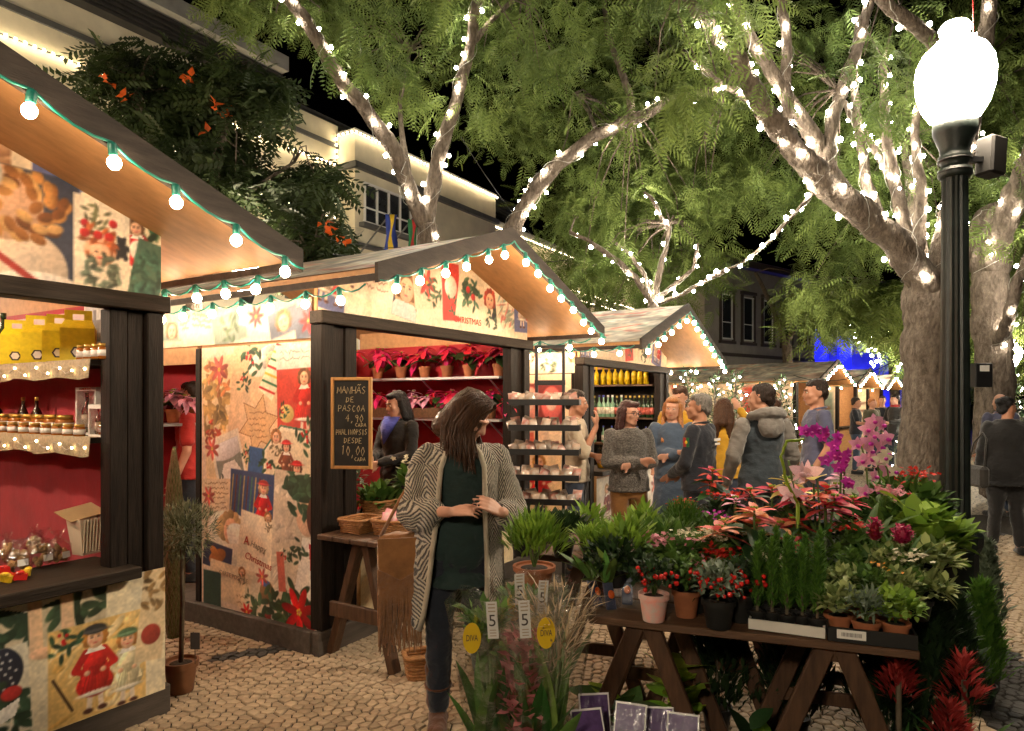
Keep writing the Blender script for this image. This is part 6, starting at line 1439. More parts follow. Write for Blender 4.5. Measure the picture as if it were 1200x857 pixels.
# ------------------------------------------------------------------ trestle tables for the flowers
def trestle(o, c, d, w, h, mat):
    """two pairs of splayed legs with a rail; d across the table"""
    d = Vector(d).normalized(); e = Vector((-d.y, d.x, 0))
    for k in (-1, 1):
        for s in (-1, 1):
            top = c+e*(k*w*.5)+d*(s*.03)+Vector((0, 0, h)); bot = c+e*(k*w*.5)+d*(s*.30); bot.z = .005
            MB().bar(bot, top, .07, .035, up=tuple(e)).build('leg', mat, o, bevel=.004)
        a = c+e*(k*w*.5+.02)+d*.17+Vector((0, 0, h*.42)); b = c+e*(k*w*.5+.02)-d*.17+Vector((0, 0, h*.42)); MB().bar(a, b, .02, .06).build('cross_rail', mat, o, bevel=.003)
    MB().bar(c-e*w*.5+Vector((0, 0, h-.03)), c+e*w*.5+Vector((0, 0, h-.03)), .05, .055).build('top_rail', mat, o, bevel=.003)
FA = Vector((.31, 2.79, 0)); FB = Vector((1.43, 2.39, 0)); e1 = (FB-FA).normalized(); e2 = Vector((-e1.y, e1.x, 0)); FL = (FB-FA).length
def tabletop(o, A, L, D, z, th, n, mat):
    for k in range(n):
        w = D/n; c = A+e1*(L/2)+e2*(w*(k+.5)); MB().box((0, 0, 0), (L+.01*(k % 2), w-.006, th)).build('plank', mat, o, bevel=.004); p = o.children[-1]; 
        p.location = Vector((c.x, c.y, z-th/2-.002*(k % 2)))-o.location; p.rotation_euler = (0, 0, math.atan2(e1.y, e1.x))
ft = empty('flower_table', (0, 0, 0), 0, 'brown trestle table crowded with potted plants and small conifers', 'table', 'trestle tables')
tabletop(ft, FA, FL, .62, .72, .03, 4, MT['table'])
trestle(ft, FA+e1*.22+e2*.3, e1, .5, .69, MT['trestle']); trestle(ft, FA+e1*.92+e2*.3, e1, .5, .69, MT['trestle'])
fb = empty('flower_table', (0, 0, 0), 0, 'raised staging behind the front table carrying orchids and poinsettias', 'table', 'trestle tables')
BA = FA+e2*.66-e1*.42
tabletop(fb, BA, 1.66, .95, .80, .03, 6, MT['table'])
for t in (.25, .85, 1.45): trestle(fb, BA+e1*t+e2*.45, e1, .8, .77, MT['trestle'])

GR = 'potted plants on the flower tables'
# front row on the table -------------------------------------------------
def tray(px0, px1, py, z, D, h, mat, label, name, L=None):
    a, b = on(px0, py[0], z), on(px1, py[1], z); d = (b-a); L = d.length; d.normalize(); o = empty(name, a, math.atan2(d.y, d.x), label, 'tray')
    MB().bx(0, L, 0, D, .004, .012).build('tray_base', mat, o); MB().bx(0, L, 0, .008, .012, h).build('tray_side', mat, o); MB().bx(0, L, D-.008, D, .012, h).build('tray_side', mat, o); MB().bx(0, .008, .008, D-.008, .012, h).build('tray_side', mat, o); MB().bx(L-.008, L, .008, D-.008, .012, h).build('tray_side', mat, o)
    return o, L
def tl(o, x, y, z): return Matrix.Rotation(o.rotation_euler.z, 4, 'Z') @ Vector((x, y, z))+o.location
MT['tray'] = M('white_foam_tray', (.66, .62, .55), .7, .08, 8); MT['crate'] = M('black_plastic_crate', (.014, .014, .014), .4, .3, 10)
wt, L = tray(877, 967, (738, 750), .722, .20, .042, MT['tray'], 'white tray holding a row of little conifers', 'plant_tray')
MT['bpot'] = M('black_plastic_pot', (.014, .014, .013), .45, .3, 10)
def conifer(loc, label, h, r, fol='cypress', n=900, potr=.036, poth=.05, group='little conifers in the white tray', cat='plant', L=.022, seed=0, name='conifer'):
    rng = np.random.default_rng(seed); o = empty(name, loc, rng.random()*6, label, cat, group)
    if potr: pot(o, potr, poth, MT['bpot'])
    MB().tube([(0, 0, poth*.8), (0, 0, poth+h*.9)], [.006+.01*r, .002], 5).build('stem', MT['wstem'], o)
    t = rng.random(n)**.8; a = rng.random(n)*2*PI; rr = r*(1-t)**.75*np.clip(t*9, .55, 1)*rng.uniform(.25, 1.05, n)
    pos = np.stack([rr*np.cos(a), rr*np.sin(a), poth+.01+t*h], 1); out = np.stack([np.cos(a)*.6, np.sin(a)*.6, np.full(n, 1.0)], 1)
    V, Fq = leafV(L=L, w=L*.28, curl=.1, fold=.2, n=2); scatter('foliage', (V, Fq), pos, FOL[fol], o, .7, 1.4, rots=dirs_rot(out, .35, rng), kind='stuff'); return o
for k in range(5): conifer(tl(wt, L*(k+.5)/5, .06+.012*(k % 2), .013), ORD[k]+' little conifer from the left in the front row of the white tray', .235+.02*(k % 3), .027, seed=k, L=.026, n=800)
for k in range(5): conifer(tl(wt, L*(k+.5)/5+.01, .15, .013), ORD[k]+' little conifer from the left in the back row of the white tray', .25+.02*((k+1) % 3), .027, seed=k+20, L=.026, n=700)
ct, L2 = tray(970, 1076, (752, 764), .722, .38, .055, MT['crate'], 'black plastic crate with terracotta pots at the table corner', 'plant_crate')
MB().bx(.03, .125, -.004, -.001, .018, .05).build('label', MT['paper'], ct)
lb = MB(); q = random.Random(3)
for k in range(24): lb.bx(.045+k*.0028, .045+k*.0028+.0014*q.choice((.6, 1)), -.0052, -.0041, .027, .041)
lb.build('barcode_lines', MT['ink_dark'], ct)
for k, (x, y, f, lbl, hh) in enumerate(((.05, .10, 'varieg', 'cream-edged ivy in the left terracotta pot of the crate', .12), (.155, .055, 'silver', 'silver-leaved herb in the middle terracotta pot of the crate', .11), (.27, .07, 'lime', 'yellow-green leafy herb in the right terracotta pot of the crate', .13), (.08, .22, 'varieg', 'cream-edged ivy in the second row of the crate', .17), (.20, .20, 'green', 'budding green plant in the second row of the crate', .17), (.30, .22, 'varieg', 'pale variegated plant at the back corner of the crate', .18), (.14, .32, 'green', 'leafy green plant at the rear of the crate', .22), (.28, .33, 'varieg', 'tall variegated plant at the rear of the crate', .24))):
    bushy(tl(ct, x*L2/.34, y, .013), lbl, .085, hh, 230, f, .042 if f != 'silver' else .05, .55 if f != 'silver' else .22, .048, .065, seed=k+40, spread=.7, flowers=[('orange', 10, .008, .6)] if k == 4 else None)
# berry pots
MT['ppot'] = M('red_and_white_printed_pot', (.6, .22, .17), .5, .5, 22, dirt=(.62, .58, .52))
for k, (px, py, pm, f, lbl, r) in enumerate(((766, 727, 'ppot', 'dark', 'red-berried plant in a patterned red and white pot', .058), (804, 722, 'terra', 'green', 'red-berried plant in a terracotta pot beside the patterned pot', .055), (842, 735, 'bpot', 'silver', 'grey-leaved plant with red berries in a black pot', .062), (868, 728, 'bpot', 'dark', 'dark-leaved plant in a black pot next to the white tray', .05))):
    p = on(px, py, .722); o = bushy(p, lbl, .10, .16, 260, f, .034, .5, r, .11, pm, seed=k+60, spread=.8); berries(o, (0, -.04, .17), .085, 26, .0085, MT['berry'], k)
# bulbs in clear packs at the left end of the table
MT['pack'] = M('navy_printed_pack', (.05, .06, .10), .35, .4, 30); MT['clear'] = film('clear_tray_plastic', (.93, .93, .95), .05)
for k, (px, py, a) in enumerate(((700, 712, .5), (716, 716, .2), (735, 710, -.2))):
    p = on(px, py, .722); o = empty('bulb_pack', p, a, ('clear pack of sprouting bulbs with an orange spot, at the table end', 'middle clear pack of sprouting bulbs on the table', 'right clear pack of sprouting bulbs on the table')[k], 'plant pack', 'clear packs of sprouting bulbs')
    MB().box((0, .02, .06), (.045, .012, .12), (-.5, 0, 0)).build('card', MT['pack'], o, bevel=.004); MB().ell((0, -.004, .07), (.014, .006, .018), rotm((-.5, 0, 0))).build('orange_spot', MT['orange'], o, True); MB().box((0, .02, .05), (.075, .075, .085), (-.3, 0, 0)).build('clear_box', MT['clear'], o, bevel=.008)
    for j in range(10): leafobj(o, 'leaf', LX, (random.uniform(-.02, .02), .03, .11), random.uniform(-2.2, 2.2)+PI*(j % 2)*.4, random.uniform(.2, 1.2), random.uniform(-.4, .4), random.uniform(.13, .2))
# leafy shrubs left part, bright green
for k, (px, py, Y, f, r, h, n, L, w, lbl) in enumerate(((700, 622, 3.15, 'lime', .11, .2, 200, .065, .3, 'bright green shrub with narrow leaves behind the bulb packs'), (735, 618, 3.05, 'lime', .11, .22, 220, .075, .28, 'bright green narrow-leaved shrub in the middle of the staging'), (775, 628, 3.2, 'green', .15, .26, 240, .08, .4, 'green leafy plant behind the berry pots'), (660, 632, 3.5, 'dark', .14, .22, 220, .07, .4, 'dark leafy plant below the packet rack'), (690, 600, 3.7, 'lime', .09, .16, 80, .07, .3, 'pale green shoots in front of the packet rack'), (755, 600, 3.6, 'lime', .09, .18, 80, .07, .3, 'pale green shoots before the mustard trousers'), (612, 640, 3.55, 'dark', .16, .30, 260, .08, .3, 'dark green plant beside the woman in the cardigan'))):
    p = P(px, py, Y); bushy((p.x, p.y, .80), lbl, r, max(.12, p.z-.80-.05), n, f, L, w, .06, .09, 'bpot', seed=k+90, spread=.45, up=.9)
p = on(626, 690, .80); o = bushy(p, 'lime green fern-like plant in a terracotta pot beside the cardigan woman', .13, .24, 520, 'lime', .07, .16, .085, .10, 'terra', seed=120, spread=.35, up=1.1)
# moss ball, kalanchoes
p = P(800, 602, 3.4); bushy((p.x, p.y, .80), 'dense mossy green mound before the navy jacket', .13, .24, 1400, 'moss', .03, .14, .06, .10, 'bpot', seed=130, spread=.25, up=.8)
for k, (px, py, Y, fc, lbl, nf) in enumerate(((818, 628, 3.0, 'white', 'white kalanchoe on the staging', 110), (838, 606, 3.3, 'magenta', 'small magenta flowering plant on the staging', 40), (858, 622, 3.1, 'orange', 'orange flowering plant on the staging', 60), (846, 648, 2.9, 'red', 'red kalanchoe above the grey-leaved pot', 110), (875, 645, 3.0, 'white', 'greenish white kalanchoe beside the red one', 60), (850, 580, 3.5, 'red', 'glossy shrub with red flower heads behind the staging', 60), (800, 590, 3.8, 'red', 'dark shrub with scarlet flowers at the staging rear', 60), (1002, 618, 2.95, 'red', 'low plant with orange-red berries below the red poinsettia', 50), (812, 655, 2.85, 'pink', 'small pink flowering plant near the patterned pot', 24))):
    p = P(px, py, Y); z0 = .80 if Y > 2.95 else .722; hh = max(.12, p.z-z0-.08); bushy((p.x, p.y, z0), lbl, .10, hh, 260, 'green' if k != 5 else 'dark', .05, .6, .055, .09, 'bpot', seed=k+140, flowers=[(fc, nf, .011, .55)])
# tall poinsettias and friends
def high(px, py, Y, z0=.80): p = P(px, py, Y); return (p.x, p.y, z0), max(.14, p.z-z0)
for k, (px, py, Y, col, size, n, lbl) in enumerate(((884, 598, 2.9, 'salmon', .46, 44, 'big salmon pink poinsettia in the middle of the staging'), (930, 610, 3.0, 'red', .36, 32, 'red poinsettia beside the salmon one'), (968, 572, 3.05, 'red', .42, 40, 'red poinsettia with one yellow-green leaf in the centre'), (905, 572, 3.3, 'red', .36, 24, 'red poinsettia behind the salmon one'), (922, 562, 3.25, 'yellow', .34, 24, 'cream yellow poinsettia beneath the pale orchids'), (945, 585, 3.2, 'pinkb', .36, 32, 'pink poinsettia between the red ones'), (835, 552, 4.4, 'red', .42, 16, 'red poinsettia by the navy jacket'), (985, 556, 3.4, 'pinkb', .28, 16, 'pink poinsettia under the orchids'))):
    loc, h = high(px, py, Y); poinsettia(loc, lbl, col, size, h, n, 'bpot', 'poinsettias on the staging', .07, seed=k+5, green=8)
loc, h = high(958, 560, 2.98); o = empty('broad_leaf', loc, 0, 'broad yellow-green leaf on a stalk above the red poinsettia', 'plant'); MB().tube([(0, 0, 0), (.01, 0, h*.6), (0, 0, h)], .004, 5).build('stalk', MT['stem'], o); leafobj(o, 'leaf', leaf_mesh('leaf', PM['yellow'], w=.8, curl=.5, fold=.1, wav=.02), (0, 0, h), 2.6, .2, .2, .12)
pot(o, .05, .08, MT['bpot'])
for k, (px, py, Y, col, size, n, lbl) in enumerate(((862, 585, 3.35, 'pinkb', .30, 16, 'small pink poinsettia left of the salmon one'), (1000, 585, 3.15, 'red', .32, 24, 'red poinsettia among the strap leaves'), (850, 612, 3.0, 'salmon', .26, 16, 'small salmon poinsettia above the red kalanchoe'), (935, 640, 2.8, 'red', .24, 16, 'low red poinsettia above the little conifers'))):
    loc, h = high(px, py, Y); poinsettia(loc, lbl, col, size, h, n, 'bpot', 'poinsettias on the staging', .06, seed=k+95, green=6)
for k, (px, py, Y, fc, lbl, nf) in enumerate(((790, 640, 2.95, 'pink', 'pink flowering plant behind the patterned pot', 60), (900, 655, 2.75, 'white', 'cream flowering plant above the little conifers', 50), (1040, 575, 3.3, 'pink', 'pink flowering plant under the white orchid', 60), (1075, 555, 3.5, 'red', 'red carnation plant by the tree trunk', 60), (1050, 650, 2.7, 'white', 'small pale flowering plant over the crate', 40))):
    p = P(px, py, Y); z0 = .80 if Y > 2.9 else .722; bushy((p.x, p.y, z0), lbl, .09, max(.12, p.z-z0-.08), 200, 'lime' if k % 2 else 'green', .045, .6, .05, .08, 'bpot', seed=k+340, flowers=[(fc, nf, .013, .6)])
# orchids
def orchid(loc, label, pts, col, n, fs, kind='phal', seed=0, lean=None):
    q = random.Random(seed); o = empty('orchid', loc, 0, label, 'orchid', 'orchids on the staging'); pot(o, .055, .10, MT['bpot'])
    pts = [Vector(p)-Vector(loc) for p in pts]; MB().tube([Vector((0, 0, .09))]+pts, [.0045]*(len(pts)+1), 6).build('flower_stem', MT['stem'], o, True)
    for k in range(5): leafobj(o, 'leaf', SG if kind == 'cym' else LG, (0, 0, .1), k*1.3+q.random(), q.uniform(.2, 1.0) if kind == 'cym' else q.uniform(-.1, .3), 0, q.uniform(.3, .4) if kind == 'cym' else q.uniform(.16, .22))
    tot = len(pts)
    for i in range(n):
        t = (i+.5)/n*(tot-1)*.999; a = pts[int(t)].lerp(pts[min(int(t)+1, tot-1)], t-int(t)); sd = (1 if i % 2 else -1); c = a+Vector((sd*fs*.55, -fs*.5, q.uniform(-.2, .3)*fs))
        Rb = Euler((q.uniform(-.25, .25), q.uniform(-.2, .2), sd*.3+q.uniform(-.2, .2)+q.uniform(-.1, .3)))
        f = empty('bloom', c, 0, parent=o); f.rotation_euler = Rb
        for j in range(5 if kind != 'cym' else 5):
            an = PI/2+2*PI*j/5; me = PT[col] if (j in (1, 4) or kind == 'phal') else PS['palepink'] if col in ('palepink',) else PT[col]
            inst('petal', me, f, (0, 0, 0), (PI/2-.15, -(an-PI/2), 0), fs*(1.0 if j in (1, 4) else .85))
        lip = MB().ell((0, -fs*.22, -fs*.12), (fs*.22, fs*.26, fs*.2), None, 8, 6); lip.ell((0, -fs*.3, -fs*.02), (fs*.09, fs*.12, fs*.08), None, 6, 5, 1); lip.build('lip', [PM['palepink' if col == 'palepink' else 'magenta'], PM['orange']], f, True)
    return o
loc, h = high(945, 560, 3.0); orchid(loc, 'pale pink orchid with big ruffled blooms at the left of the staging', [P(935, 600, 3.0), P(928, 560, 2.98), P(924, 540, 2.95)], 'palepink', 2, .062, 'cym', 1)
loc, h = high(957, 560, 3.05); orchid(loc, 'pale pink orchid with a yellow throat, facing the camera', [P(955, 600, 3.05), P(953, 560, 3.0), P(952, 545, 3.0)], 'palepink', 1, .075, 'cym', 2)
loc, h = high(990, 560, 3.4); orchid(loc, 'deep magenta orchid with an arching spray of blooms', [P(988, 600, 3.4), P(990, 540, 3.4), P(975, 515, 3.35), P(955, 505, 3.3), P(945, 503, 3.3)], 'magenta', 11, .042, 'phal', 3)
o = orchid(Vector((P(978, 560, 3.35).x, 3.35, .8)), 'magenta orchid spray hanging down the middle', [P(984, 590, 3.35), P(986, 550, 3.33), P(980, 530, 3.3), P(968, 545, 3.3)], 'magenta', 7, .04, 'phal', 8)
loc, h = high(1020, 560, 3.5); orchid(loc, 'tall pink orchid with two sprays above the staging', [P(1018, 590, 3.5), P(1015, 540, 3.5), P(1008, 520, 3.5), P(1022, 500, 3.5), P(1030, 490, 3.45)], 'pink', 9, .05, 'phal', 4)
loc, h = high(1040, 560, 3.55); orchid(loc, 'pink orchid with broad blooms beside the tall one', [P(1035, 590, 3.55), P(1028, 540, 3.5), P(1020, 522, 3.45), P(1032, 515, 3.45)], 'pink', 6, .055, 'phal', 5)
loc, h = high(1050, 575, 3.4); orchid(loc, 'creamy white orchid right of the pink ones', [P(1045, 590, 3.4), P(1040, 550, 3.4), P(1030, 532, 3.4), P(1045, 540, 3.35)], 'white', 5, .045, 'phal', 6)
# curled lime stem loop
lo2 = [P(935, 590, 2.95), P(922, 565, 2.95), P(915, 535, 2.95), P(922, 517, 2.95), P(942, 515, 2.95)]; o = empty('curled_stem', lo2[0], 0, 'curled lime green stem arching over the pale orchid', 'plant'); MB().tube(rel(o, wobble(lo2, .002, 1)), [.0065]*17, 8).tube(rel(o, [Vector((lo2[0].x, lo2[0].y, .8)), lo2[0]]), .008, 6).build('stem', PM['lime'], o, True)
# spiky variegated, torch flowers, large leaves at the right
def strappy(loc, label, n, L, me, seed, pitch=(.3, 1.1), group=GR, name='strap_leaved_plant'):
    q = random.Random(seed); o = empty(name, loc, 0, label, 'plant', group); pot(o, .06, .10, MT['bpot'])
    for i in range(n): leafobj(o, 'leaf', me, (q.uniform(-.02, .02), q.uniform(-.02, .02), .10), q.random()*2*PI, q.uniform(*pitch), q.uniform(-.3, .3), L*q.uniform(.7, 1.2))
    return o
MT['vstrap'] = None; VS = leaf_mesh('strap_leaf', FOL['varieg'], w=.13, curl=.6, fold=.4, n=7)
for k, (px, py, Y, L, lbl) in enumerate(((1010, 610, 3.0, .28, 'spiky variegated plant right of the red poinsettia'), (1035, 605, 3.05, .28, 'striped strap-leaved plant behind the wine red torches'), (985, 620, 2.9, .24, 'green strap-leaved plant in front of the red poinsettia'), (1060, 600, 3.15, .26, 'strap-leaved plant below the large leaves'))):
    loc, h = high(px, py, Y); strappy((loc[0], loc[1], .80), lbl, 16, L, VS if k % 2 == 0 else SX, k+3)
def torch(px, py, Y, label, r, hh):
    p = P(px, py, Y); o = empty('torch_flower', (p.x, p.y, .8), 0, label, 'plant', 'wine red torch flowers'); pot(o, .05, .09, MT['bpot']); h = p.z-.8
    MB().tube([(0, 0, .08), (0, 0, h-hh*.4)], .006, 6).build('stem', MT['stem'], o); rng = np.random.default_rng(int(px)); n = 130; t = rng.random(n); a = rng.random(n)*6.3; rr = r*np.sqrt(np.clip(1-(2*t-1)**2, 0, 1))
    pos = np.stack([rr*np.cos(a), rr*np.sin(a), h-hh/2+t*hh], 1); V, Fq = leafV(L=.02, w=.014, curl=.2, n=2); scatter('flower_head', (V, Fq), pos, FOL['cone'], o, .8, 1.3, rots=dirs_rot(np.stack([np.cos(a), np.sin(a), np.full(n, .6)], 1), .2, rng), kind='stuff')
    MB().ell((0, 0, h), (r*.9, r*.9, hh*.48), None, 10, 8).build('flower_core', PM['wine'], o, True)
    for k in range(6): leafobj(o, 'leaf', SG, (0, 0, .09), k*1.05, .9, 0, .22)
torch(1057, 627, 2.75, 'bright wine red torch flower, larger of the two', .03, .075); torch(1025, 622, 2.8, 'dark wine red torch flower, slimmer of the two', .02, .085)
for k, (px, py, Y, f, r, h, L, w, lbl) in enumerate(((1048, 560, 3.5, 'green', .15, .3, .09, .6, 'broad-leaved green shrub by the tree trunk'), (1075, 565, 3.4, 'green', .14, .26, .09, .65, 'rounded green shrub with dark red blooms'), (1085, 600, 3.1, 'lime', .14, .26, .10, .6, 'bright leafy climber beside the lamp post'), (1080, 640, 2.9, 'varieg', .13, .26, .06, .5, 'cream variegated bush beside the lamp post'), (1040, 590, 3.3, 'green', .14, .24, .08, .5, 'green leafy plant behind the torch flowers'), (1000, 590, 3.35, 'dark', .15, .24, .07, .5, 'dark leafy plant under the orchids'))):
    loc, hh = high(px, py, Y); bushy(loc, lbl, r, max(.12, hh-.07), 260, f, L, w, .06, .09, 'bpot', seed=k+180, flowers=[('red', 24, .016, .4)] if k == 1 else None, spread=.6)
o = strappy((P(1105, 640, 3.1).x, 3.1, .80), 'plant with large glossy leaves reaching over the lamp post', 5, .12, LL, 9, (.2, .8))
for (px, py, Y, yaw, pt_, L) in ((1095, 598, 3.05, -.9, .3, .16), (1122, 625, 3.0, -1.3, -.2, .10), (1126, 655, 2.95, -1.5, -.1, .12), (1075, 590, 3.1, .6, .5, .16)):
    p = P(px-14, py+4, Y); leafobj(o, 'leaf', LL, p-o.location, yaw, pt_, .5, L); MB().tube([Vector((0, 0, .1)), (p-o.location)*.6+Vector((0, 0, .1)), p-o.location], .003, 5).build('leaf_stalk', MT['stem'], o)
# filler foliage masses so the staging reads as full
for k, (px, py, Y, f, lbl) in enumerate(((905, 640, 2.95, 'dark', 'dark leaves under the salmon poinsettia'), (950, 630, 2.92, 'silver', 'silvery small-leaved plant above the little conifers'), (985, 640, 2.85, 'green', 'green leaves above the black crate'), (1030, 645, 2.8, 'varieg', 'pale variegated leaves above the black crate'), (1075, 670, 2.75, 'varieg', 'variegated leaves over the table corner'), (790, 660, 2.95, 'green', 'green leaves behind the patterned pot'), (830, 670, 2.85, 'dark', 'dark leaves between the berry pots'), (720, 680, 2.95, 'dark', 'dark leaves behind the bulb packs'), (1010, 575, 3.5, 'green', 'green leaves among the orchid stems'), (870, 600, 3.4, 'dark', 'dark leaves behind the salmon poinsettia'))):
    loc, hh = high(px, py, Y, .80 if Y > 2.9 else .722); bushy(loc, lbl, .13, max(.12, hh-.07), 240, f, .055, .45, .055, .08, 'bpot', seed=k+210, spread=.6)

# ------------------------------------------------------------------ plants on the ground under and around the tables
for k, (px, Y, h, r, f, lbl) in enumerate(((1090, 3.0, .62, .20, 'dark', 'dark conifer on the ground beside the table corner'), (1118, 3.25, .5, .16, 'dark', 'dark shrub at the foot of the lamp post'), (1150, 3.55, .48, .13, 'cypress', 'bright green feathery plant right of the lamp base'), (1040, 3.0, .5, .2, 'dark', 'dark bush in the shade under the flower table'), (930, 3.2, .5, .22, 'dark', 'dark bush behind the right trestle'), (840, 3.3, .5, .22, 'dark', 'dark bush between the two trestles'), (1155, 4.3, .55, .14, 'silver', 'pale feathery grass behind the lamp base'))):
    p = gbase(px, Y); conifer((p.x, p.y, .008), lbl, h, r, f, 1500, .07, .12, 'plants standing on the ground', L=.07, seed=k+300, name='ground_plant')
for k, (px, Y, h, lbl) in enumerate(((725, 2.9, .34, 'white-veined broad-leaved plant under the table left end'), (790, 3.1, .5, 'bright leaved plant seen between the trestle legs'), (760, 2.7, .3, 'broad-leaved plant low behind the purple packets'), (1080, 2.55, .22, 'leafy plant at the bottom right corner'), (880, 2.75, .3, 'broad-leaved plant by the right trestle'))):
    p = gbase(px, Y); q = random.Random(k); o = empty('ground_plant', (p.x, p.y, .008), 0, lbl, 'plant', 'plants standing on the ground'); pot(o, .08, .13, MT['bpot'])
    for i in range(14): leafobj(o, 'leaf', (LG, LD, LL)[(i+k) % 3] if k != 1 else LL, (0, 0, .13+h*.5*q.random()), q.random()*6.3, q.uniform(-.3, .9), q.uniform(-.3, .3), h*q.uniform(.4, .75))
def bromeliad(px, py, Y, label, s):
    p = P(px, py, Y); o = empty('bromeliad', (p.x, p.y, .008), 0, label, 'plant', 'red plumed plants on the ground'); pot(o, .07, .12, MT['bpot']); h = p.z; rng = np.random.default_rng(int(px)); n = 170
    MB().tube([(0, 0, .1), (0, 0, h)], .010, 6).build('stem', MT['wstem'], o); a = rng.random(n)*6.3; t = rng.random(n); rr = s*.35*(1-t)
    pos = np.stack([rr*np.cos(a), rr*np.sin(a), h-s*.5+t*s], 1); V, Fq = leafV(L=.07, w=.014, curl=.2, n=2); scatter('plume', (V, Fq), pos, FOL['brom'], o, .6, 1.2, rots=dirs_rot(np.stack([np.cos(a)*.9, np.sin(a)*.9, np.full(n, .9)], 1), .3, rng), kind='stuff')
    for k in range(8): leafobj(o, 'leaf', SG, (0, 0, .12), k*.8, .8, 0, .3)
bromeliad(1053, 800, 2.55, 'red feathery plume under the table corner', .14); bromeliad(1130, 800, 2.7, 'tall red feathery plume by the lamp base', .16); bromeliad(1112, 852, 2.5, 'low orange-red plume at the bottom edge', .12)
# feathered bouquets in cellophane, price tags
MT['tagpaper'] = M('price_tag_card', (.55, .53, .49), .5, .05, 8); MT['sticker'] = M('yellow_sticker', (.58, .38, .012), .4, .05, 8); MT['bucket'] = M('dark_bucket', (.03, .03, .032), .4, .2, 8)
bk = empty('flower_bucket', (.03, 2.25, .008), 0, 'dark bucket holding the wrapped bouquets', 'bucket'); MB().lathe([(.17, 0), (.21, .38), (.215, .38), (.215, .40), (.20, .40), (.165, .015), (.001, .015)], 24).build('bucket_body', MT['bucket'], bk, True)
MB().lathe([(.19, .33), (.001, .331)], 20).build('water', MT['black'], bk)
def bouquet(px, py, Y, label, kind, seed, tag5=None, stick=None, w=.10, lean=0.):
    q = random.Random(seed); rng = np.random.default_rng(seed); top = P(px, py, Y); base = Vector((top.x*.55+.03*.45+q.uniform(-.02, .02), Y, .10)); o = empty('bouquet', base, 0, label, 'bouquet', 'wrapped bouquets in the bucket'); H = top.z-.10; dx = top.x-base.x
    for i in range(9):
        a = q.random()*6.3; r = w*.6*q.random(); MB().tube([(0, 0, 0), (dx*.5+r*.4*math.cos(a), r*.4*math.sin(a), H*.5), (dx*.9+r*math.cos(a), r*math.sin(a), H*q.uniform(.75, .92))], [.006, .006, .004], 6).build('flower_stalk', MT['stem'], o, True)
    for i in range(16): leafobj(o, 'leaf', (LX, SG)[i % 2], (dx*.3+q.uniform(-.03, .03), q.uniform(-.03, .02), H*q.uniform(.25, .5)), q.random()*6.3, q.uniform(1.0, 1.5), 0, H*q.uniform(.3, .5))
    n = 260; t = rng.random(n); a = rng.random(n)*6.3
    if kind == 'pink': rr = .055*(1-.5*abs(2*t-1)); z = H*(.42+.48*t); f = 'dpink'; L, wd = .042, .034
    elif kind == 'plume': rr = .08*(.3+t); z = H*(.72+.30*t); f = 'plume'; L, wd = .075, .006; n = n
    else: rr = .06*t; z = H*(.80+.16*t); f = 'green' if kind == 'green' else 'olive'; L, wd = .05, .02
    pos = np.stack([dx*z/H+rr*np.cos(a), rr*np.sin(a)-.01, z], 1); V, Fq = leafV(L=L, w=wd, curl=.2, n=2)
    scatter('blooms', (V, Fq), pos, FOL[f], o, .7, 1.3, rots=dirs_rot(np.stack([np.cos(a), np.sin(a), np.full(n, .8)], 1), .4, rng), kind='stuff')
    # cellophane sleeve: flattened cone with a ruffled open mouth
    m = 22; rows = 7; V = []
    for i in range(rows+1):
        t = i/rows; z = H*(.12+.90*t)
        for k in range(m): a = 2*PI*k/m; r = (.035+(w-.03)*t**.8)*(1+.10*math.sin(a*5+t*3+seed)*t+.05*math.sin(a*9)); V.append((dx*z/H+r*1.15*math.cos(a), r*.8*math.sin(a), z+(.02*math.sin(a*3+seed) if i == rows else 0)))
    Fq = [(i*m+k, i*m+(k+1) % m, (i+1)*m+(k+1) % m, (i+1)*m+k) for i in range(rows) for k in range(m)]
    inst('cellophane', fast_mesh('cellophane', V, Fq, [MT['film']], True), o)
    if tag5:
        tp = P(*tag5)-o.location; g = MB().box((0, 0, 0), (.034, .0012, .115)).build('price_tag', MT['tagpaper'], o); g.location = tp; g.rotation_euler = (.05, q.uniform(-.06, .06), q.uniform(-.1, .2))
        text('price_figure', '5', .052, MT['ink_dark'], g, (0, -.0014, -.018), (PI/2, 0, 0)); ln = MB(); 
        for k in range(3): ln.bx(-.011, .011, -.0014, -.0008, .048-.011*k, .052-.011*k); ln.bx(-.010, .010, -.0014, -.0008, -.032-.009*k, -.029-.009*k)
        ln.build('small_print', MT['ink_grey'], g)
    if stick:
        tp = P(*stick)-o.location; g = MB().lathe([(.001, -.0006), (.045, -.0006), (.045, .0006), (.001, .0006)], 24, R=rotm((PI/2, 0, 0))).build('round_sticker', MT['sticker'], o); g.location = tp; g.scale = (.62, 1, 1.05); g.rotation_euler = (0, 0, q.uniform(-.2, .2)); text('lettering', 'DIVA', .026, MT['ink_dark'], g, (0, -.0016, -.008), (PI/2, 0, 0))
bouquet(568, 705, 2.2, 'wrapped bouquet of green stems with a yellow sticker, nearest the woman', 'green', 1, (577, 727, 2.10), (553, 748, 2.09))
bouquet(612, 712, 2.15, 'wrapped bouquet of dusty pink blooms with a price tag', 'pink', 2, (615, 726, 2.05), None)
bouquet(655, 705, 2.15, 'wrapped bouquet of beige feathery plumes', 'plume', 3, None, (640, 742, 2.05))
bouquet(612, 685, 2.42, 'wrapped bouquet at the back of the bucket with a tall price tag', 'green', 4, (609, 692, 2.33), (602, 712, 2.36))
bouquet(642, 690, 2.42, 'wrapped bouquet at the back right of the bucket', 'pale', 5, (636, 700, 2.33), None)
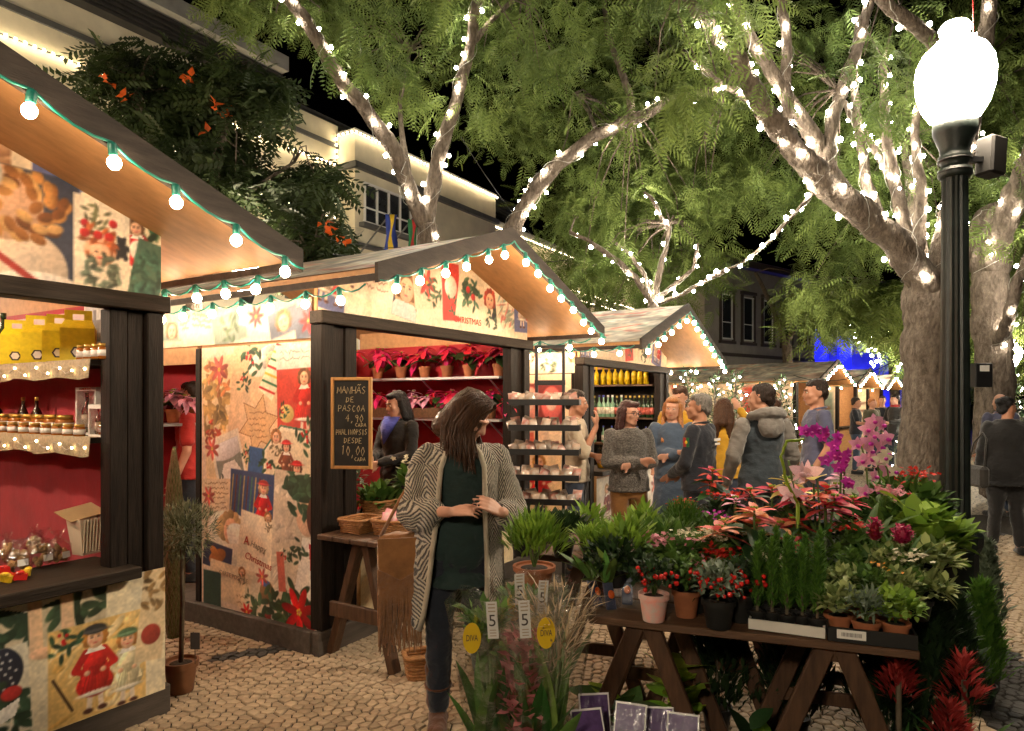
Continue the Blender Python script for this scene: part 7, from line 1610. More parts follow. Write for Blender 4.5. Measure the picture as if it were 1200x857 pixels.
# purple flower seed packets on a low crate
cr = empty('low_crate', (.34, 2.30, .008), -.35, 'low dark crate under the purple packets', 'crate'); 
for k in range(4): MB().bx(-.2, .45, -.1+.085*k, -.03+.085*k, .36, .375).build('slat', MT['trestle'], cr)
for a in (-.19, .42):
    for b in (-.09, .20): MB().bx(a, a+.03, b, b+.03, 0, .359).build('post', MT['trestle'], cr)
for z in (.1, .24): MB().bx(-.2, .45, -.115, -.1, z, z+.07).build('slat', MT['trestle'], cr)
MT['purple'] = M('purple_printed_card', (.09, .045, .14), .4, .3, 30); 
for k, (px, py, Y, a, t) in enumerate(((697, 846, 2.25, .1, -.35), (738, 858, 2.2, -.35, -.5), (772, 862, 2.25, -.1, -.45), (690, 866, 2.12, .2, -.6), (800, 870, 2.2, -.3, -.6))):
    p = P(px, py, Y); o = empty('flower_packet', (p.x, p.y, max(.384, p.z)), a, ('purple card packet standing at the left of the low crate', 'purple card packet tilted in the middle of the low crate', 'purple card packet leaning behind the tilted one', 'purple card packet lowest at the bottom edge', 'purple card packet at the right of the low crate')[k], 'packet', 'purple packets on the low crate'); o.scale = (.85, .85, .85)
    MB().box((0, 0, .03), (.12, .003, .15), (t, 0, 0)).build('card', MT['paper'], o); MB().box((0, -.003, .031), (.108, .003, .136), (t, 0, 0)).build('printed_face', MT['purple'], o); MB().box((0, -.0062, .008), (.09, .001, .05), (t, 0, 0)).build('printed_flowers', PM['red'], o); MB().box((0, -.01, .03), (.13, .02, .16), (t, 0, 0)).build('plastic_bag', MT['clear'], o)
# ------------------------------------------------------------------ goods: bottles, jars, packets
def bottle_mesh(name, h, r, mats, neck=.35):
    return MB().lathe([(r*.9, 0), (r, .01*h), (r, h*.55), (r*.8, h*.62), (r*neck, h*.72), (r*neck, h*.9)], 12).lathe([(r*neck*1.15, h*.9), (r*neck*1.15, h)], 10, mi=1).lathe([(r*1.02, h*.14), (r*1.02, h*.45)], 12, mi=2).mesh(name, mats, True)
MT['yb'] = M('yellow_liqueur', (.72, .50, .01), .18, .12, 6, spec=.6); MT['gb'] = M('dark_green_bottle', (.012, .035, .012), .12, .2, 6, spec=.6); MT['cb'] = M('pale_green_bottle', (.22, .40, .25), .15, .2, 6, spec=.6); MT['brb'] = M('dark_brown_bottle', (.03, .012, .006), .12, .2, 6, spec=.6)
MT['gold'] = M('gold_foil', (.6, .38, .08), .3, .2, 10, metallic=.6); MT['lab'] = M('paper_label', (.62, .55, .42), .6, .4, 30); MT['labr'] = M('red_label', (.45, .10, .07), .6, .5, 30); MT['bcap'] = M('blue_cap', (.05, .07, .4), .4, .1, 6); MT['honey'] = M('honey_jar', (.30, .10, .012), .15, .3, 6, spec=.6); MT['yellowbox'] = M('yellow_gift_box', (.72, .58, .02), .5, .14, 40)
BM = dict(yellow=bottle_mesh('bottle', .30, .042, [MT['yb'], MT['yb'], MT['yb']]), dark=bottle_mesh('bottle', .30, .036, [MT['gb'], MT['gold'], MT['labr']]), pale=bottle_mesh('bottle', .31, .038, [MT['cb'], MT['white'], MT['lab']]), blue=bottle_mesh('bottle', .31, .034, [MT['cb'], MT['bcap'], MT['lab']]), brown=bottle_mesh('bottle', .2, .026, [MT['brb'], MT['gold'], MT['lab']]), wine=bottle_mesh('bottle', .30, .037, [MT['gb'], MT['gb'], MT['lab']]))
JAR = MB().lathe([(.030, 0), (.033, .005), (.033, .055), (.026, .062)], 12).lathe([(.029, .062), (.029, .076)], 12, mi=1).lathe([(.0338, .015), (.0338, .045)], 12, mi=2).mesh('jar', [MT['honey'], MT['gold'], MT['paper']], True)
MT['burlap'] = M('burlap_cloth', (.30, .24, .15), .9, .3, 60, .6, 150)
def w2(oxy, x, y, z): return SP(oxy, x, y, z)
def put(name, me, p, rz, label, cat, group, sc=1.0): o = inst(name, me, None, p, (0, 0, rz), sc); return tag(o, label, cat, group)
# shelves in the near stall (on its right inner wall)
def plane_v(px, uplane):
    dx = (px-600)/800; k = uplane/(.525*dx+.851); return (-.851*dx+.525)*k
V1 = VD.dot(o1); U1 = UD.dot(o1); V2 = VD.dot(o2); U2 = UD.dot(o2); V3 = VD.dot(o3); U3 = UD.dot(o3)
XS1 = W1-.30
for z, nm in ((1.80, 'upper'), (1.42, 'lower')):
    s = MB().bx(XS1, W1-.052, .07, 2.1, z-.025, z).build('shelf', MT['wood'], s1)
    n = 60; V = []; 
    for i in range(n+1):
        y = .07+2.03*i/n
        for k, (dz, dx_) in enumerate(((.004, .06), (.004, -.004), (-.04, -.008-.006*math.sin(i*.9)), (-.088-.008*math.sin(i*.5), -.006-.012*math.sin(i*.9+.6)))): V.append((XS1+dx_, y, z+dz))
    inst('shelf_cloth', fast_mesh('shelf_cloth', V, [(i*4+k, (i+1)*4+k, (i+1)*4+k+1, i*4+k+1) for i in range(n) for k in range(3)], [MT['burlap']], True), s1)
    pts = [w2(o1, XS1-.015, .1+.06*i, z-.045+.02*math.sin(i*1.7)) for i in range(30)]
    o = empty('mini_light_string', pts[0], 0, 'tiny warm lights along the %s shelf edge of the near stall' % nm, 'light string'); MB().tube(rel(o, pts), .0015, 4).build('wire', MT['wire'], o); mb = MB()
    for p in rel(o, pts)[::2]: mb.ell(p, .006, None, 6, 4)
    mb.build('mini_bulbs', MT['glow'], o)['kind'] = 'stuff'
def y1(px, xs=None): return plane_v(px, U1+(xs if xs else XS1+.06))-V1
def onshelf1(px, z, name, me, label, cat, group, dx=.06, rz=0, sc=1.0): return put(name, me, w2(o1, XS1+dx, y1(px, XS1+dx), z), RZ+rz, label, cat, group, sc)
# honey gift boxes with a gable handle
gbm = MB(); gbm.bx(-.075, .075, -.055, .055, 0, .17); gbm.add([(-.075, -.055, .17), (.075, -.055, .17), (.075, .055, .17), (-.075, .055, .17), (-.06, -.004, .215), (.06, -.004, .215), (.06, .004, .215), (-.06, .004, .215)], [(0, 1, 5, 4), (2, 3, 7, 6), (1, 2, 6, 5), (3, 0, 4, 7)]); gbm.bx(-.06, -.025, -.004, .004, .215, .265); gbm.bx(.025, .06, -.004, .004, .215, .265); gbm.bx(-.025, .025, -.004, .004, .245, .265)
GBX = gbm.mesh('gift_box', MT['yellowbox']); hexm = MB().lathe([(.03, 0), (.03, .002), (.001, .002)], 6, R=rotm((PI/2, 0, 0))).mesh('hexagon_badge', MT['ink_dark']); hexl = MB().lathe([(.021, 0), (.021, .0012), (.001, .0012)], 6, R=rotm((PI/2, 0, 0))).mesh('badge_face', MT['paper'])
for k, px in enumerate((20, 46, 70, 92)):
    o = onshelf1(px, 1.802, 'gift_box', GBX, ('yellow honey gift box beside the wine bottle', 'yellow honey gift box second from the wine bottle', 'yellow honey gift box second from the honey jars', 'yellow honey gift box beside the honey jars')[k], 'gift box', 'yellow honey gift boxes', .07+.05*(k % 2), -.55, .95+.08*(k % 2))
    for s_ in (-.03,): b = inst('badge', hexm, o, (s_+.03, -.056, .05)); inst('badge_face', hexl, b, (0, -.0015, 0))
onshelf1(4, 1.802, 'bottle', BM['wine'], 'dark wine bottle at the end of the upper shelf', 'bottle', None)
for k in range(7): onshelf1(98+4.3*k, 1.802, 'honey_jar', JAR, ORD[k]+' honey jar from the gift boxes on the upper shelf', 'jar', 'honey jars on the upper shelf', .05+.03*(k % 2))
pc = MB().bx(-.11, .11, -.004, .004, 0, .24).mesh('picture_card', MT['paper']); o = onshelf1(112, 1.90, 'picture_card', pc, 'pale picture card of a castle on the red wall', 'picture', None, .235, -PI/2)
cvc = Cv(.2, .2, .006, (190, 190, 190)); cvc.poly([(.04, .02), (.16, .02), (.16, .12), (.12, .12), (.12, .17), (.09, .17), (.09, .12), (.04, .12)], (110, 110, 115)); cvc.ell(.1, .02, .1, .03, (80, 90, 80)); inst('castle_print', cvc.mesh('castle_print'), o, (-.1, -.0055, .02))
for k in range(8): onshelf1(2+13*k, 1.422, 'preserve_jar', JAR, ORD[k]+' small preserve jar from the left on the lower shelf', 'jar', 'preserve jars on the lower shelf', .03, 0, .8)
for k in range(6): onshelf1(6+14*k, 1.422, 'preserve_jar', JAR, ORD[k]+' tall preserve jar from the left behind the small ones', 'jar', 'tall preserve jars on the lower shelf', .12, 0, 1.35)
for k, px in enumerate((-3, 27, 43)): onshelf1(px, 1.422, 'bottle', BM['brown'], ('dark liqueur bottle at the frame edge of the lower shelf', 'dark liqueur bottle left of the candle', 'dark liqueur bottle beside the candle')[k], 'bottle', 'liqueur bottles', .15)
o = onshelf1(63, 1.422, 'candle', MB().lathe([(.04, 0), (.042, .004), (.042, .075), (.036, .08), (.001, .076)], 16).mesh('candle', M('cream_wax', (.70, .52, .40), .5, .05, 6)), 'stubby cream candle on the lower shelf', 'candle', None, .13); MB().tube([(0, 0, .075), (.002, 0, .09)], .0015, 4).build('wick', MT['black'], o)
for k, (px, w, h, dx) in enumerate(((100, .20, .25, .14), (112, .14, .16, .05))):
    y = y1(px, XS1+dx); o = empty('gift_window_box', w2(o1, XS1+dx, y, 1.422), RZ-PI/2, ('large white window box with bottles on the lower shelf', 'small white window box with jars in front of the large one')[k], 'gift box', 'white window boxes')
    MB().bx(-w/2, w/2, .0, .06, 0, .012).bx(-w/2, w/2, 0, .06, h-.02, h).bx(-w/2, -w/2+.015, 0, .06, .012, h-.02).bx(w/2-.015, w/2, 0, .06, .012, h-.02).bx(-w/2, w/2, .06, .064, 0, h).build('carton', MT['paper'], o)
    inst('bottle', BM['wine'], o, (-w*.22, .03, .012), (0, 0, 0), h/.36); inst('jar', JAR, o, (w*.15, .03, .012), (0, 0, 0), .8); inst('bottle', BM['pale'], o, (w*.28, .03, .012), (0, 0, 0), h/.5)
    MB().bx(-w*.46, w*.46, -.001, -.0005, .012, h-.02).build('window_film', MT['film'], o); 
    if k == 0: text('lettering', 'O SABOR DA M', .016, MT['ink_red'], o, (0, -.002, h-.014), (PI/2, 0, 0))
# counter goods of the near stall
def oncounter1(px, py, z=.802): p = on(px, py, z); return p
def bagm(seed, w=.09, h=.12, d=.05):
    q = random.Random(seed); n = 14; V = []; rows = ((.0, .85), (.15, 1.05), (.5, 1.0), (.7, .55), (.78, .22), (.9, .55), (1.0, .75))
    for t, r in rows:
        for k in range(n): a = 2*PI*k/n; j = 1+q.uniform(-.13, .13); V.append((w*.5*r*j*math.cos(a), d*.5*(r if t < .75 else r*.3)*j*math.sin(a), h*t+q.uniform(-.006, .006)*(t > .3)))
    V.append((0, 0, 0)); Fq = [(i*n+k, i*n+(k+1) % n, (i+1)*n+(k+1) % n, (i+1)*n+k) for i in range(len(rows)-1) for k in range(n)]
    return fast_mesh('bag_film', V, Fq, [MT['film']], True)
MT['cookie'] = M('biscuit', (.42, .24, .09), .8, .3, 30, .3, 60)
for k, (px, py, w) in enumerate(((22, 668, .10), (48, 664, .12), (68, 660, .11), (8, 660, .10), (40, 650, .10))):
    p = oncounter1(px, py); o = empty('biscuit_bag', p, RZ+.2*k, ('clear bag of biscuits at the left of the counter', 'large clear bag of biscuits in the middle of the counter', 'clear bag of biscuits next to the paper box', 'clear bag of biscuits by the frame edge', 'clear bag of biscuits behind the large one')[k], 'food bag', 'clear biscuit bags on the counter')
    inst('bag_film', bagm(k, w*1.2, w*1.5, w*.8), o); q = random.Random(k); mb = MB()
    for j in range(26): a = q.random()*6.3; r = w*.38*math.sqrt(q.random()); mb.ell((r*math.cos(a), r*.6*math.sin(a), .01+w*.75*q.random()), (.016, .014, .008), rotm((q.random()*3, q.random()*3, 0)), 7, 5)
    mb.build('biscuits', MT['cookie'], o, True)['kind'] = 'stuff'; MB().box((0, -w*.42, w*.4), (.045, .001, .03), (-.1, 0, 0)).build('label', MT['paper'], o)
p = oncounter1(104, 648); o = empty('paper_box', p, RZ+.15, 'cream paper bag dispenser box with open flap on the counter', 'box')
MT['cream2'] = M('cream_card', (.62, .53, .38), .7, .08, 10)
MB().add([(-.06, -.04, 0), (.06, -.04, 0), (.06, .04, 0), (-.06, .04, 0), (-.085, -.055, .19), (.085, -.055, .19), (.085, .055, .19), (-.085, .055, .19)], [(0, 1, 5, 4), (1, 2, 6, 5), (2, 3, 7, 6), (3, 0, 4, 7), (3, 2, 1, 0)]).build('box_body', MT['cream2'], o); 
for k in range(8): MB().box((-.06+.017*k, -.045, .10), (.0025, .02, .17), (.08, 0, 0)).build('paper_fold', MT['cream2'], o)
MB().box((-.02, .03, .215), (.2, .13, .004), (.35, -.12, 0)).build('flap', M('kraft_card', (.40, .28, .14), .8, .1, 10), o)
MT['toyy'] = M('yellow_wrapper', (.75, .45, .02), .35, .5, 40); 
for k, (px, py) in enumerate(((8, 682), (22, 680), (30, 676), (2, 674))): p = oncounter1(px, py); put('sweet_packet', MB().box((0, 0, .018), (.055, .035, .03), (.1, .2, .1)).ell((.0, -.01, .035), (.02, .015, .01)).mesh('sweet_packet', MT['toyy'] if k % 2 == 0 else MT['berry']), p, k, ('yellow sweet packet at the frame edge', 'red sweet packet beside the yellow ones', 'yellow sweet packet next to the biscuits', 'red sweet packet in the corner')[k], 'packet', 'sweet packets on the near counter')
# ragged white valance at the top of the red wall
n = 60; V = []; q = random.Random(9)
for i in range(n+1):
    y = .1+1.9*i/n; V += [(W1-.056, y, 2.1), (W1-.056, y, 2.1-(.05+.16*q.random()*(1 if i % 2 else .3)))]
inst('ragged_valance', fast_mesh('ragged_valance', V, [(2*i, 2*i+1, 2*i+3, 2*i+2) for i in range(n)], [M('pale_cloth', (.55, .42, .38), .9, .1, 8)]), s1)

# ------------------------------------------------------------------ flower stall shelves
XS2 = 2.6-.36
for z in (1.83, 1.43): 
    sh = MB().bx(XS2, 2.6-.052, .08, 2.0, z-.022, z).build('shelf', MT['metal'], s2)
    for y in (.2, 1.0, 1.8): MB().bar((2.545, y, z-.2), (XS2+.03, y, z-.024), .012, .012).build('bracket', MT['metal'], sh)
for z in (1.98, 1.42): MB().bx(.1, XS2-.01, 2.2-.34, 2.2-.042, z-.022, z).build('shelf', MT['metal'], s2)
def y2(px, xs): return plane_v(px, U2+xs)-V2
k = 0
for px, col, h, lbl in ((443, 'crimson', .32, 'dark crimson poinsettia at the inner end of the upper shelf'), (470, 'crimson', .26, 'crimson poinsettia second from the inner end'), (498, 'crimson', .30, 'crimson poinsettia in the middle of the upper shelf'), (524, 'crimson', .30, 'crimson poinsettia right of the shelf middle'), (550, 'crimson', .30, 'crimson poinsettia beside the right end of the upper shelf'), (585, 'wine', .28, 'dark poinsettia at the outer end of the upper shelf')):
    k += 1; xs = XS2+.15; p = w2(o2, xs, y2(px, xs), 1.832); poinsettia(p, lbl, col, .58, h, 30, 'terra', 'poinsettias on the upper stall shelf', .062, seed=k+30, green=5, droop=.5)
for px, col, lbl in ((462, 'crimson', 'crimson poinsettia at the inner end of the lower shelf'), (484, 'pinkb', 'pink poinsettia in the box on the lower shelf'), (508, 'crimson', 'crimson poinsettia right of the pink one on the lower shelf'), (530, 'crimson', 'crimson poinsettia in the middle of the lower shelf'), (552, 'crimson', 'crimson poinsettia near the end of the lower shelf'), (575, 'crimson', 'crimson poinsettia at the outer end of the lower shelf')):
    k += 1; xs = XS2+.12; p = w2(o2, xs, y2(px, xs), 1.432); poinsettia(p, lbl, col, .52, .26, 30, 'brownpot', 'poinsettias on the lower stall shelf', .055, seed=k+50, green=5, droop=.5)
MB().bx(XS2-.01, XS2+.01, .5, 1.7, 1.433, 1.53).build('planter_board', MT['table'], s2)
for px, z, col, lbl in ((205, 1.982, 'crimson', 'crimson poinsettia on the top back shelf by the doorway'), (226, 1.982, 'wine', 'dark poinsettia on the top back shelf'), (203, 1.422, 'pinkb', 'pale pink poinsettia in the basket by the doorway'), (222, 1.422, 'pinkb', 'pale pink poinsettia behind the red t-shirt'), (238, 1.422, 'pinkb', 'pale pink poinsettia half hidden by the collage wall')):
    k += 1; dx = (px-600)/800; kk = (V2+2.0)/(-.851*dx+.525); p = Vector((dx*kk, kk, z)); poinsettia(p, lbl, col, .52, .26, 24, 'terra', 'poinsettias on the back stall shelves', .06, seed=k+70, green=5, droop=.5)
def basket(loc, w, d, h, label, rz, group='wicker baskets'):
    o = empty('basket', loc, rz, label, 'basket', group); rows = 7
    for i in range(rows):
        t = i/(rows-1); sx, sy = w/2*(.82+.18*t), d/2*(.82+.18*t); z = .008+h*t; pts = []
        for j in range(33):
            a = 2*PI*j/32; c, s_ = math.cos(a), math.sin(a); r = (abs(c)**6+abs(s_)**6)**(-1/6); wv = 1+.018*(1 if (i+j) % 2 else -1); pts.append((sx*r*c*wv, sy*r*s_*wv, z))
        MB().tube(pts, h/rows*.62 if i < rows-1 else h/rows*.9, 6, caps=False).build('wicker_row', MT['wicker'], o, True)
    MB().bx(-w*.40, w*.40, -d*.40, d*.40, .002, .012).build('basket_base', MT['wicker'], o); return o
# chalkboard
cb = empty('chalkboard', P(412, 546, 4.28), -.12, 'wood-framed chalkboard with handwritten prices on the stall post', 'sign'); bw_, bh_ = .225, .535
MT['slate'] = M('black_chalkboard', (.018, .018, .017), .8, .5, 6); MT['pine'] = M('pine_frame', (.42, .22, .07), .5, .2, 8, stretch=(3, 3, .6)); MT['chalk'] = M('yellow_chalk', (.62, .50, .28), .95, .3, 60)
MB().bx(-bw_/2, bw_/2, 0, .012, 0, bh_).build('slate', MT['slate'], cb)
t = .02
for a in ((-bw_/2-t, -bw_/2, -t, bh_+t), (bw_/2, bw_/2+t, -t, bh_+t)): MB().bx(a[0], a[1], -.012, .016, a[2], a[3]).build('frame_side', MT['pine'], cb, bevel=.003)
for a in ((-t, 0), (bh_, bh_+t)): MB().bx(-bw_/2, bw_/2, -.012, .016, a[0], a[1]).build('frame_side', MT['pine'], cb, bevel=.003)
STK = {'M': [(0, 0), (.1, 1), (.5, .3), (.9, 1), (1, 0)], 'A': [(0, 0), (.5, 1), (1, 0), None, (.2, .4), (.8, .4)], 'N': [(0, 0), (.05, 1), (.9, 0), (.95, 1)], 'H': [(.05, 0), (.05, 1), None, (.9, 0), (.95, 1), None, (.05, .5), (.9, .5)], 'S': [(.9, .9), (.5, 1), (.1, .75), (.85, .3), (.5, 0), (.05, .12)], 'D': [(.1, 0), (.1, 1), (.75, .8), (.85, .35), (.1, 0)], 'E': [(.85, 1), (.1, .95), (.1, .0), (.9, .03), None, (.1, .5), (.7, .52)], 'P': [(.1, 0), (.1, 1), (.8, .9), (.75, .5), (.1, .45)], 'C': [(.9, .85), (.5, 1), (.08, .5), (.5, 0), (.9, .15)], 'O': [(.5, 1), (.08, .5), (.5, 0), (.92, .5), (.5, 1)], '4': [(.7, 0), (.7, 1), (.05, .35), (.95, .35)], '9': [(.85, .65), (.4, .5), (.15, .8), (.6, 1), (.85, .7), (.7, 0)], '0': [(.5, 1), (.1, .5), (.5, 0), (.9, .5), (.5, 1)], '1': [(.3, .8), (.55, 1), (.5, 0)], ',': [(.5, .1), (.35, -.2)], 'I': [(.5, 0), (.5, 1)], 'L': [(.1, 1), (.1, 0), (.85, .03)]}
def chalk(body, h, w, x, z):
    q = random.Random(body); n = len(body); mb = MB(); cw = w/n
    for i, ch in enumerate(body):
        ch2 = 'A' if ch == 'Ã' else ch; ox = x-w/2+cw*(i+.08); dz = q.uniform(-.08, .08)*h; runs = [[]]
        for pt_ in STK[ch2]+([None, (.1, 1.2), (.4, 1.35), (.6, 1.2), (.9, 1.3)] if ch == 'Ã' else []):
            if pt_ is None: runs.append([])
            else: runs[-1].append((ox+cw*.8*(pt_[0]+q.uniform(-.06, .06)+.12*(pt_[1]-.5)), -.0022, z+dz+h*(pt_[1]+q.uniform(-.05, .05))))
        for r in runs:
            if len(r) > 1: mb.tube(r, .0017, 5)
    mb.build('chalk_lettering', MT['chalk'], cb)
for body, h, w, x, z in (('MANHÃS', .042, .19, 0, .455), ('DE', .032, .055, -.01, .398), ('PASCOA', .038, .18, 0, .34), ('4,90', .045, .12, .02, .275), ('CADA', .022, .075, .06, .245), ('PHALINOPSIS', .034, .205, 0, .195), ('DESDE', .034, .12, .01, .142), ('10,00', .058, .16, .01, .066), ('CADA', .022, .075, .055, .03)): chalk(body, h, w, x, z)
# side table with baskets
sd = empty('side_table', (o2.x, o2.y, 0), RZ, 'small brown trestle table with baskets in front of the flower stall', 'table', 'trestle tables')
for k in range(4): MB().bx(-.06, 1.1, -.62+.14*k, -.485+.14*k, .745, .775).build('plank', MT['trestle'], sd, bevel=.004)
for x in (.03, .95):
    MB().bar((x, -.62, .004), (x, -.40, .744), .05, .07, up=(1, 0, 0)).build('leg', MT['trestle'], sd, bevel=.004); MB().bar((x+.045, -.06, .004), (x+.045, -.30, .744), .05, .07, up=(1, 0, 0)).build('leg', MT['trestle'], sd, bevel=.004); MB().bar((x-.035, -.56, .32), (x-.035, -.13, .32), .03, .09, up=(0, 0, 1)).build('cross_rail', MT['trestle'], sd, bevel=.004)
b1 = basket(w2(o2, .16, -.22, .776), .24, .2, .075, 'empty shallow wicker basket on the side table', RZ); b2 = basket(w2(o2, .22, -.46, .776), .26, .22, .085, 'wicker basket of pink and white packets on the side table', RZ)
q = random.Random(2)
def sachet(seed, w=.055, h=.09):
    q = random.Random(seed); V = []; n = 5
    for i in range(n+1):
        for j in range(4): V.append(((j/3-.5)*w*(1+q.uniform(-.05, .05)), .018*math.sin(PI*i/n)*math.sin(PI*j/3)+q.uniform(-.003, .003), h*i/n))
    for i in range(n+1):
        for j in range(4): V.append(((j/3-.5)*w, -.016*math.sin(PI*i/n)*math.sin(PI*j/3)+q.uniform(-.003, .003), h*i/n))
    m = (n+1)*4; F_ = []
    for i in range(n):
        for j in range(3): a = i*4+j; F_ += [(a+1, a, a+4, a+5), (m+a, m+a+1, m+a+5, m+a+4)]
    return np.array(V), np.array(F_)
MT['sachet'] = M('pink_and_white_sachet', (.60, .12, .20), .3, .5, 26, dirt=(.75, .68, .66)); MT['sweets'] = M('clear_sweet_packet', (.26, .16, .10), .22, .6, 34, dirt=(.50, .47, .43), spec=.7, rnd=.6); MT['sweets2'] = M('reddish_sweet_packet', (.24, .05, .03), .25, .6, 34, dirt=(.42, .36, .32), spec=.7, rnd=.6)
SA = [fast_mesh('sachet', *sachet(i), [MT['sachet']], True) for i in range(3)]; SW = [fast_mesh('sweet_packet', *sachet(i+5, .075, .085), [MT['sweets'] if i % 3 else MT['sweets2']], True) for i in range(6)]
for i in range(16):
    p = w2(o2, .22+q.uniform(-.09, .09), -.46+q.uniform(-.07, .07), .79+.004*i); o = put('sachet', SA[i % 3], p, RZ+q.uniform(-.4, .4), 'pink and white sachet in the basket on the side table', 'packet', 'sachets in the basket'); o.rotation_euler = (q.uniform(-.9, -.3), q.uniform(-.3, .3), RZ-1.2+q.uniform(-.4, .4))
b3 = basket(w2(o2, .62, .02, .802), .28, .2, .09, 'wicker basket of cut greens on the stall counter', RZ); bushy(w2(o2, .62, .02, .82), 'cut leafy greens heaped in the counter basket', .14, .16, 120, 'green', .11, .5, 0, 0, seed=400, name='cut_greens', group=None)
bushy(w2(o2, .85, -.1, .802), 'leafy plant with pale blooms on the flower stall counter', .14, .24, 160, 'green', .10, .45, .06, .09, seed=401, flowers=[('white', 20, .022, .6)]); bushy(w2(o2, 1.2, -.05, .802), 'dark leafy plant on the flower stall counter', .14, .22, 160, 'dark', .10, .45, .06, .09, seed=402)
bushy(w2(o2, .5, .2, .802), 'white flowers wrapped in clear film on the counter', .10, .40, 120, 'silver', .06, .4, .05, .08, seed=403, flowers=[('white', 60, .022, .8)])
basket(Vector((-.52, 3.95, .01)), .2, .16, .12, 'small wicker basket on the ground behind the handbag', .3)
# packet rack
rk = empty('packet_rack', P(641, 470, 5.55), -.18, 'black metal rack stacked with packets of sweets', 'rack'); rk.location.z = .008
for x in (-.085, .135):
    for y in (0,): MB().bx(x-.012, x+.012, y-.012, y+.012, 0, 2.02).build('post', MT['black'], rk)
MB().bx(-.1, .15, -.013, .013, 2.02, 2.045).build('head_rail', MT['black'], rk); MB().bx(-.1, .15, -.015, .011, 1.72, 1.76).build('head_rail', MT['black'], rk); MB().bx(-.25, .25, -.22, .22, 0, .025).build('foot', MT['black'], rk)
zz = (1.57, 1.37, 1.18, .98, .79, .60)
nm = ('top', 'second', 'third', 'fourth', 'fifth', 'lowest')
for i, z in enumerate(zz):
    for sgn in (-1, 1):
        x0, x1 = (-.27, -.075) if sgn < 0 else (-.06, .27)
    x0, x1 = -.27, .27; sh = MB().bx(x0, x1, -.22, -.014, z-.012, z).bx(x0, x1, -.228, -.22, z-.012, z+.035).bx(x0-.008, x0, -.228, -.014, z-.012, z+.035).bx(x1, x1+.008, -.228, -.014, z-.012, z+.035).build('shelf_tray', MT['black'], rk)
    for j in range(14):
        x = x0+.035+(x1-x0-.07)*(j % 7)/6+q.uniform(-.012, .012); y = -.19+.10*(j//7); p = Matrix.Rotation(-.18, 4, 'Z') @ Vector((x, y, 0))+rk.location; p.z = .008+z+.004+.014*(j//7)
        o = put('sweet_packet', SW[(i*5+j) % 6], p, 0, '%s packet of sweets from the left, %s row, %s tray of the black rack' % (ORD[j % 7], ('front', 'rear')[j//7], nm[i]), 'packet', 'packets on the %s tray of the rack' % nm[i]); o.rotation_euler = (q.uniform(-.75, -.15), q.uniform(-.45, .45), -.18+q.uniform(-.6, .6)); o.scale = (1., 1.3, 1.)
# drinks stall shelves
XS3 = 2.85-.32
def y3(px, xs): return plane_v(px, U3+xs)-V3
for z in (1.84, 1.36, .98): MB().bx(XS3, 2.85-.052, .08, 2.1, z-.025, z).build('shelf', MT['table'], s3)
for i, px in enumerate((699, 707, 714, 721, 728, 735, 743, 750, 757)): put('bottle', BM['yellow'], w2(o3, XS3+.1, y3(px, XS3+.1), 1.842), i, ORD[i]+' yellow bottle from the left on the top shelf of the drinks stall', 'bottle', 'yellow bottles on the drinks stall', .95)
kinds = ['dark', 'blue', 'blue', 'pale', 'pale', 'dark', 'pale', 'dark', 'dark', 'dark', 'dark', 'dark', 'dark', 'dark']
for i, kd in enumerate(kinds): px = 697+5.2*i; put('bottle', BM[kd], w2(o3, XS3+.1, y3(px, XS3+.1), 1.362), i, ORD[i]+' bottle on the middle drinks shelf, '+dict(dark='dark with gold neck', blue='clear with blue cap', pale='pale green with white cap')[kd], 'bottle', '%s bottles on the middle shelf' % kd, 1.05)
for i in range(7): px = 697+10*i; put('bottle', BM['blue'], w2(o3, XS3+.1, y3(px, XS3+.1), .982), i, ORD[i]+' small bottle from the left on the lowest drinks shelf', 'bottle', 'bottles on the lowest shelf', .8)
p = w2(o3, .75, .05, .802); o = empty('juice_jug', p, 0, 'clear jug of orange juice on the drinks counter', 'jug'); MB().lathe([(.06, 0), (.07, .02), (.075, .15)], 16).build('juice', M('orange_juice', (.80, .38, .01), .2, .1, 6), o, True); MB().lathe([(.064, -.001), (.075, .02), (.08, .17), (.07, .2), (.085, .24)], 16).build('jug_glass', MT['clear'], o, True); MB().tube([(.08, 0, .2), (.13, 0, .17), (.13, 0, .08), (.08, 0, .05)], .007, 6).build('handle', MT['clear'], o, True)
for i in range(3): p = w2(o3, 1.7+.12*i, -.02, .802); o = put('drink_glass', MB().lathe([(.03, 0), (.035, .09)], 12).mesh('drink_glass', M('pale_drink', (.6, .42, .05), .15, .1, 5)), p, 0, ORD[i]+' glass of yellow drink from the left on the drinks counter', 'glass', 'glasses on the drinks counter')

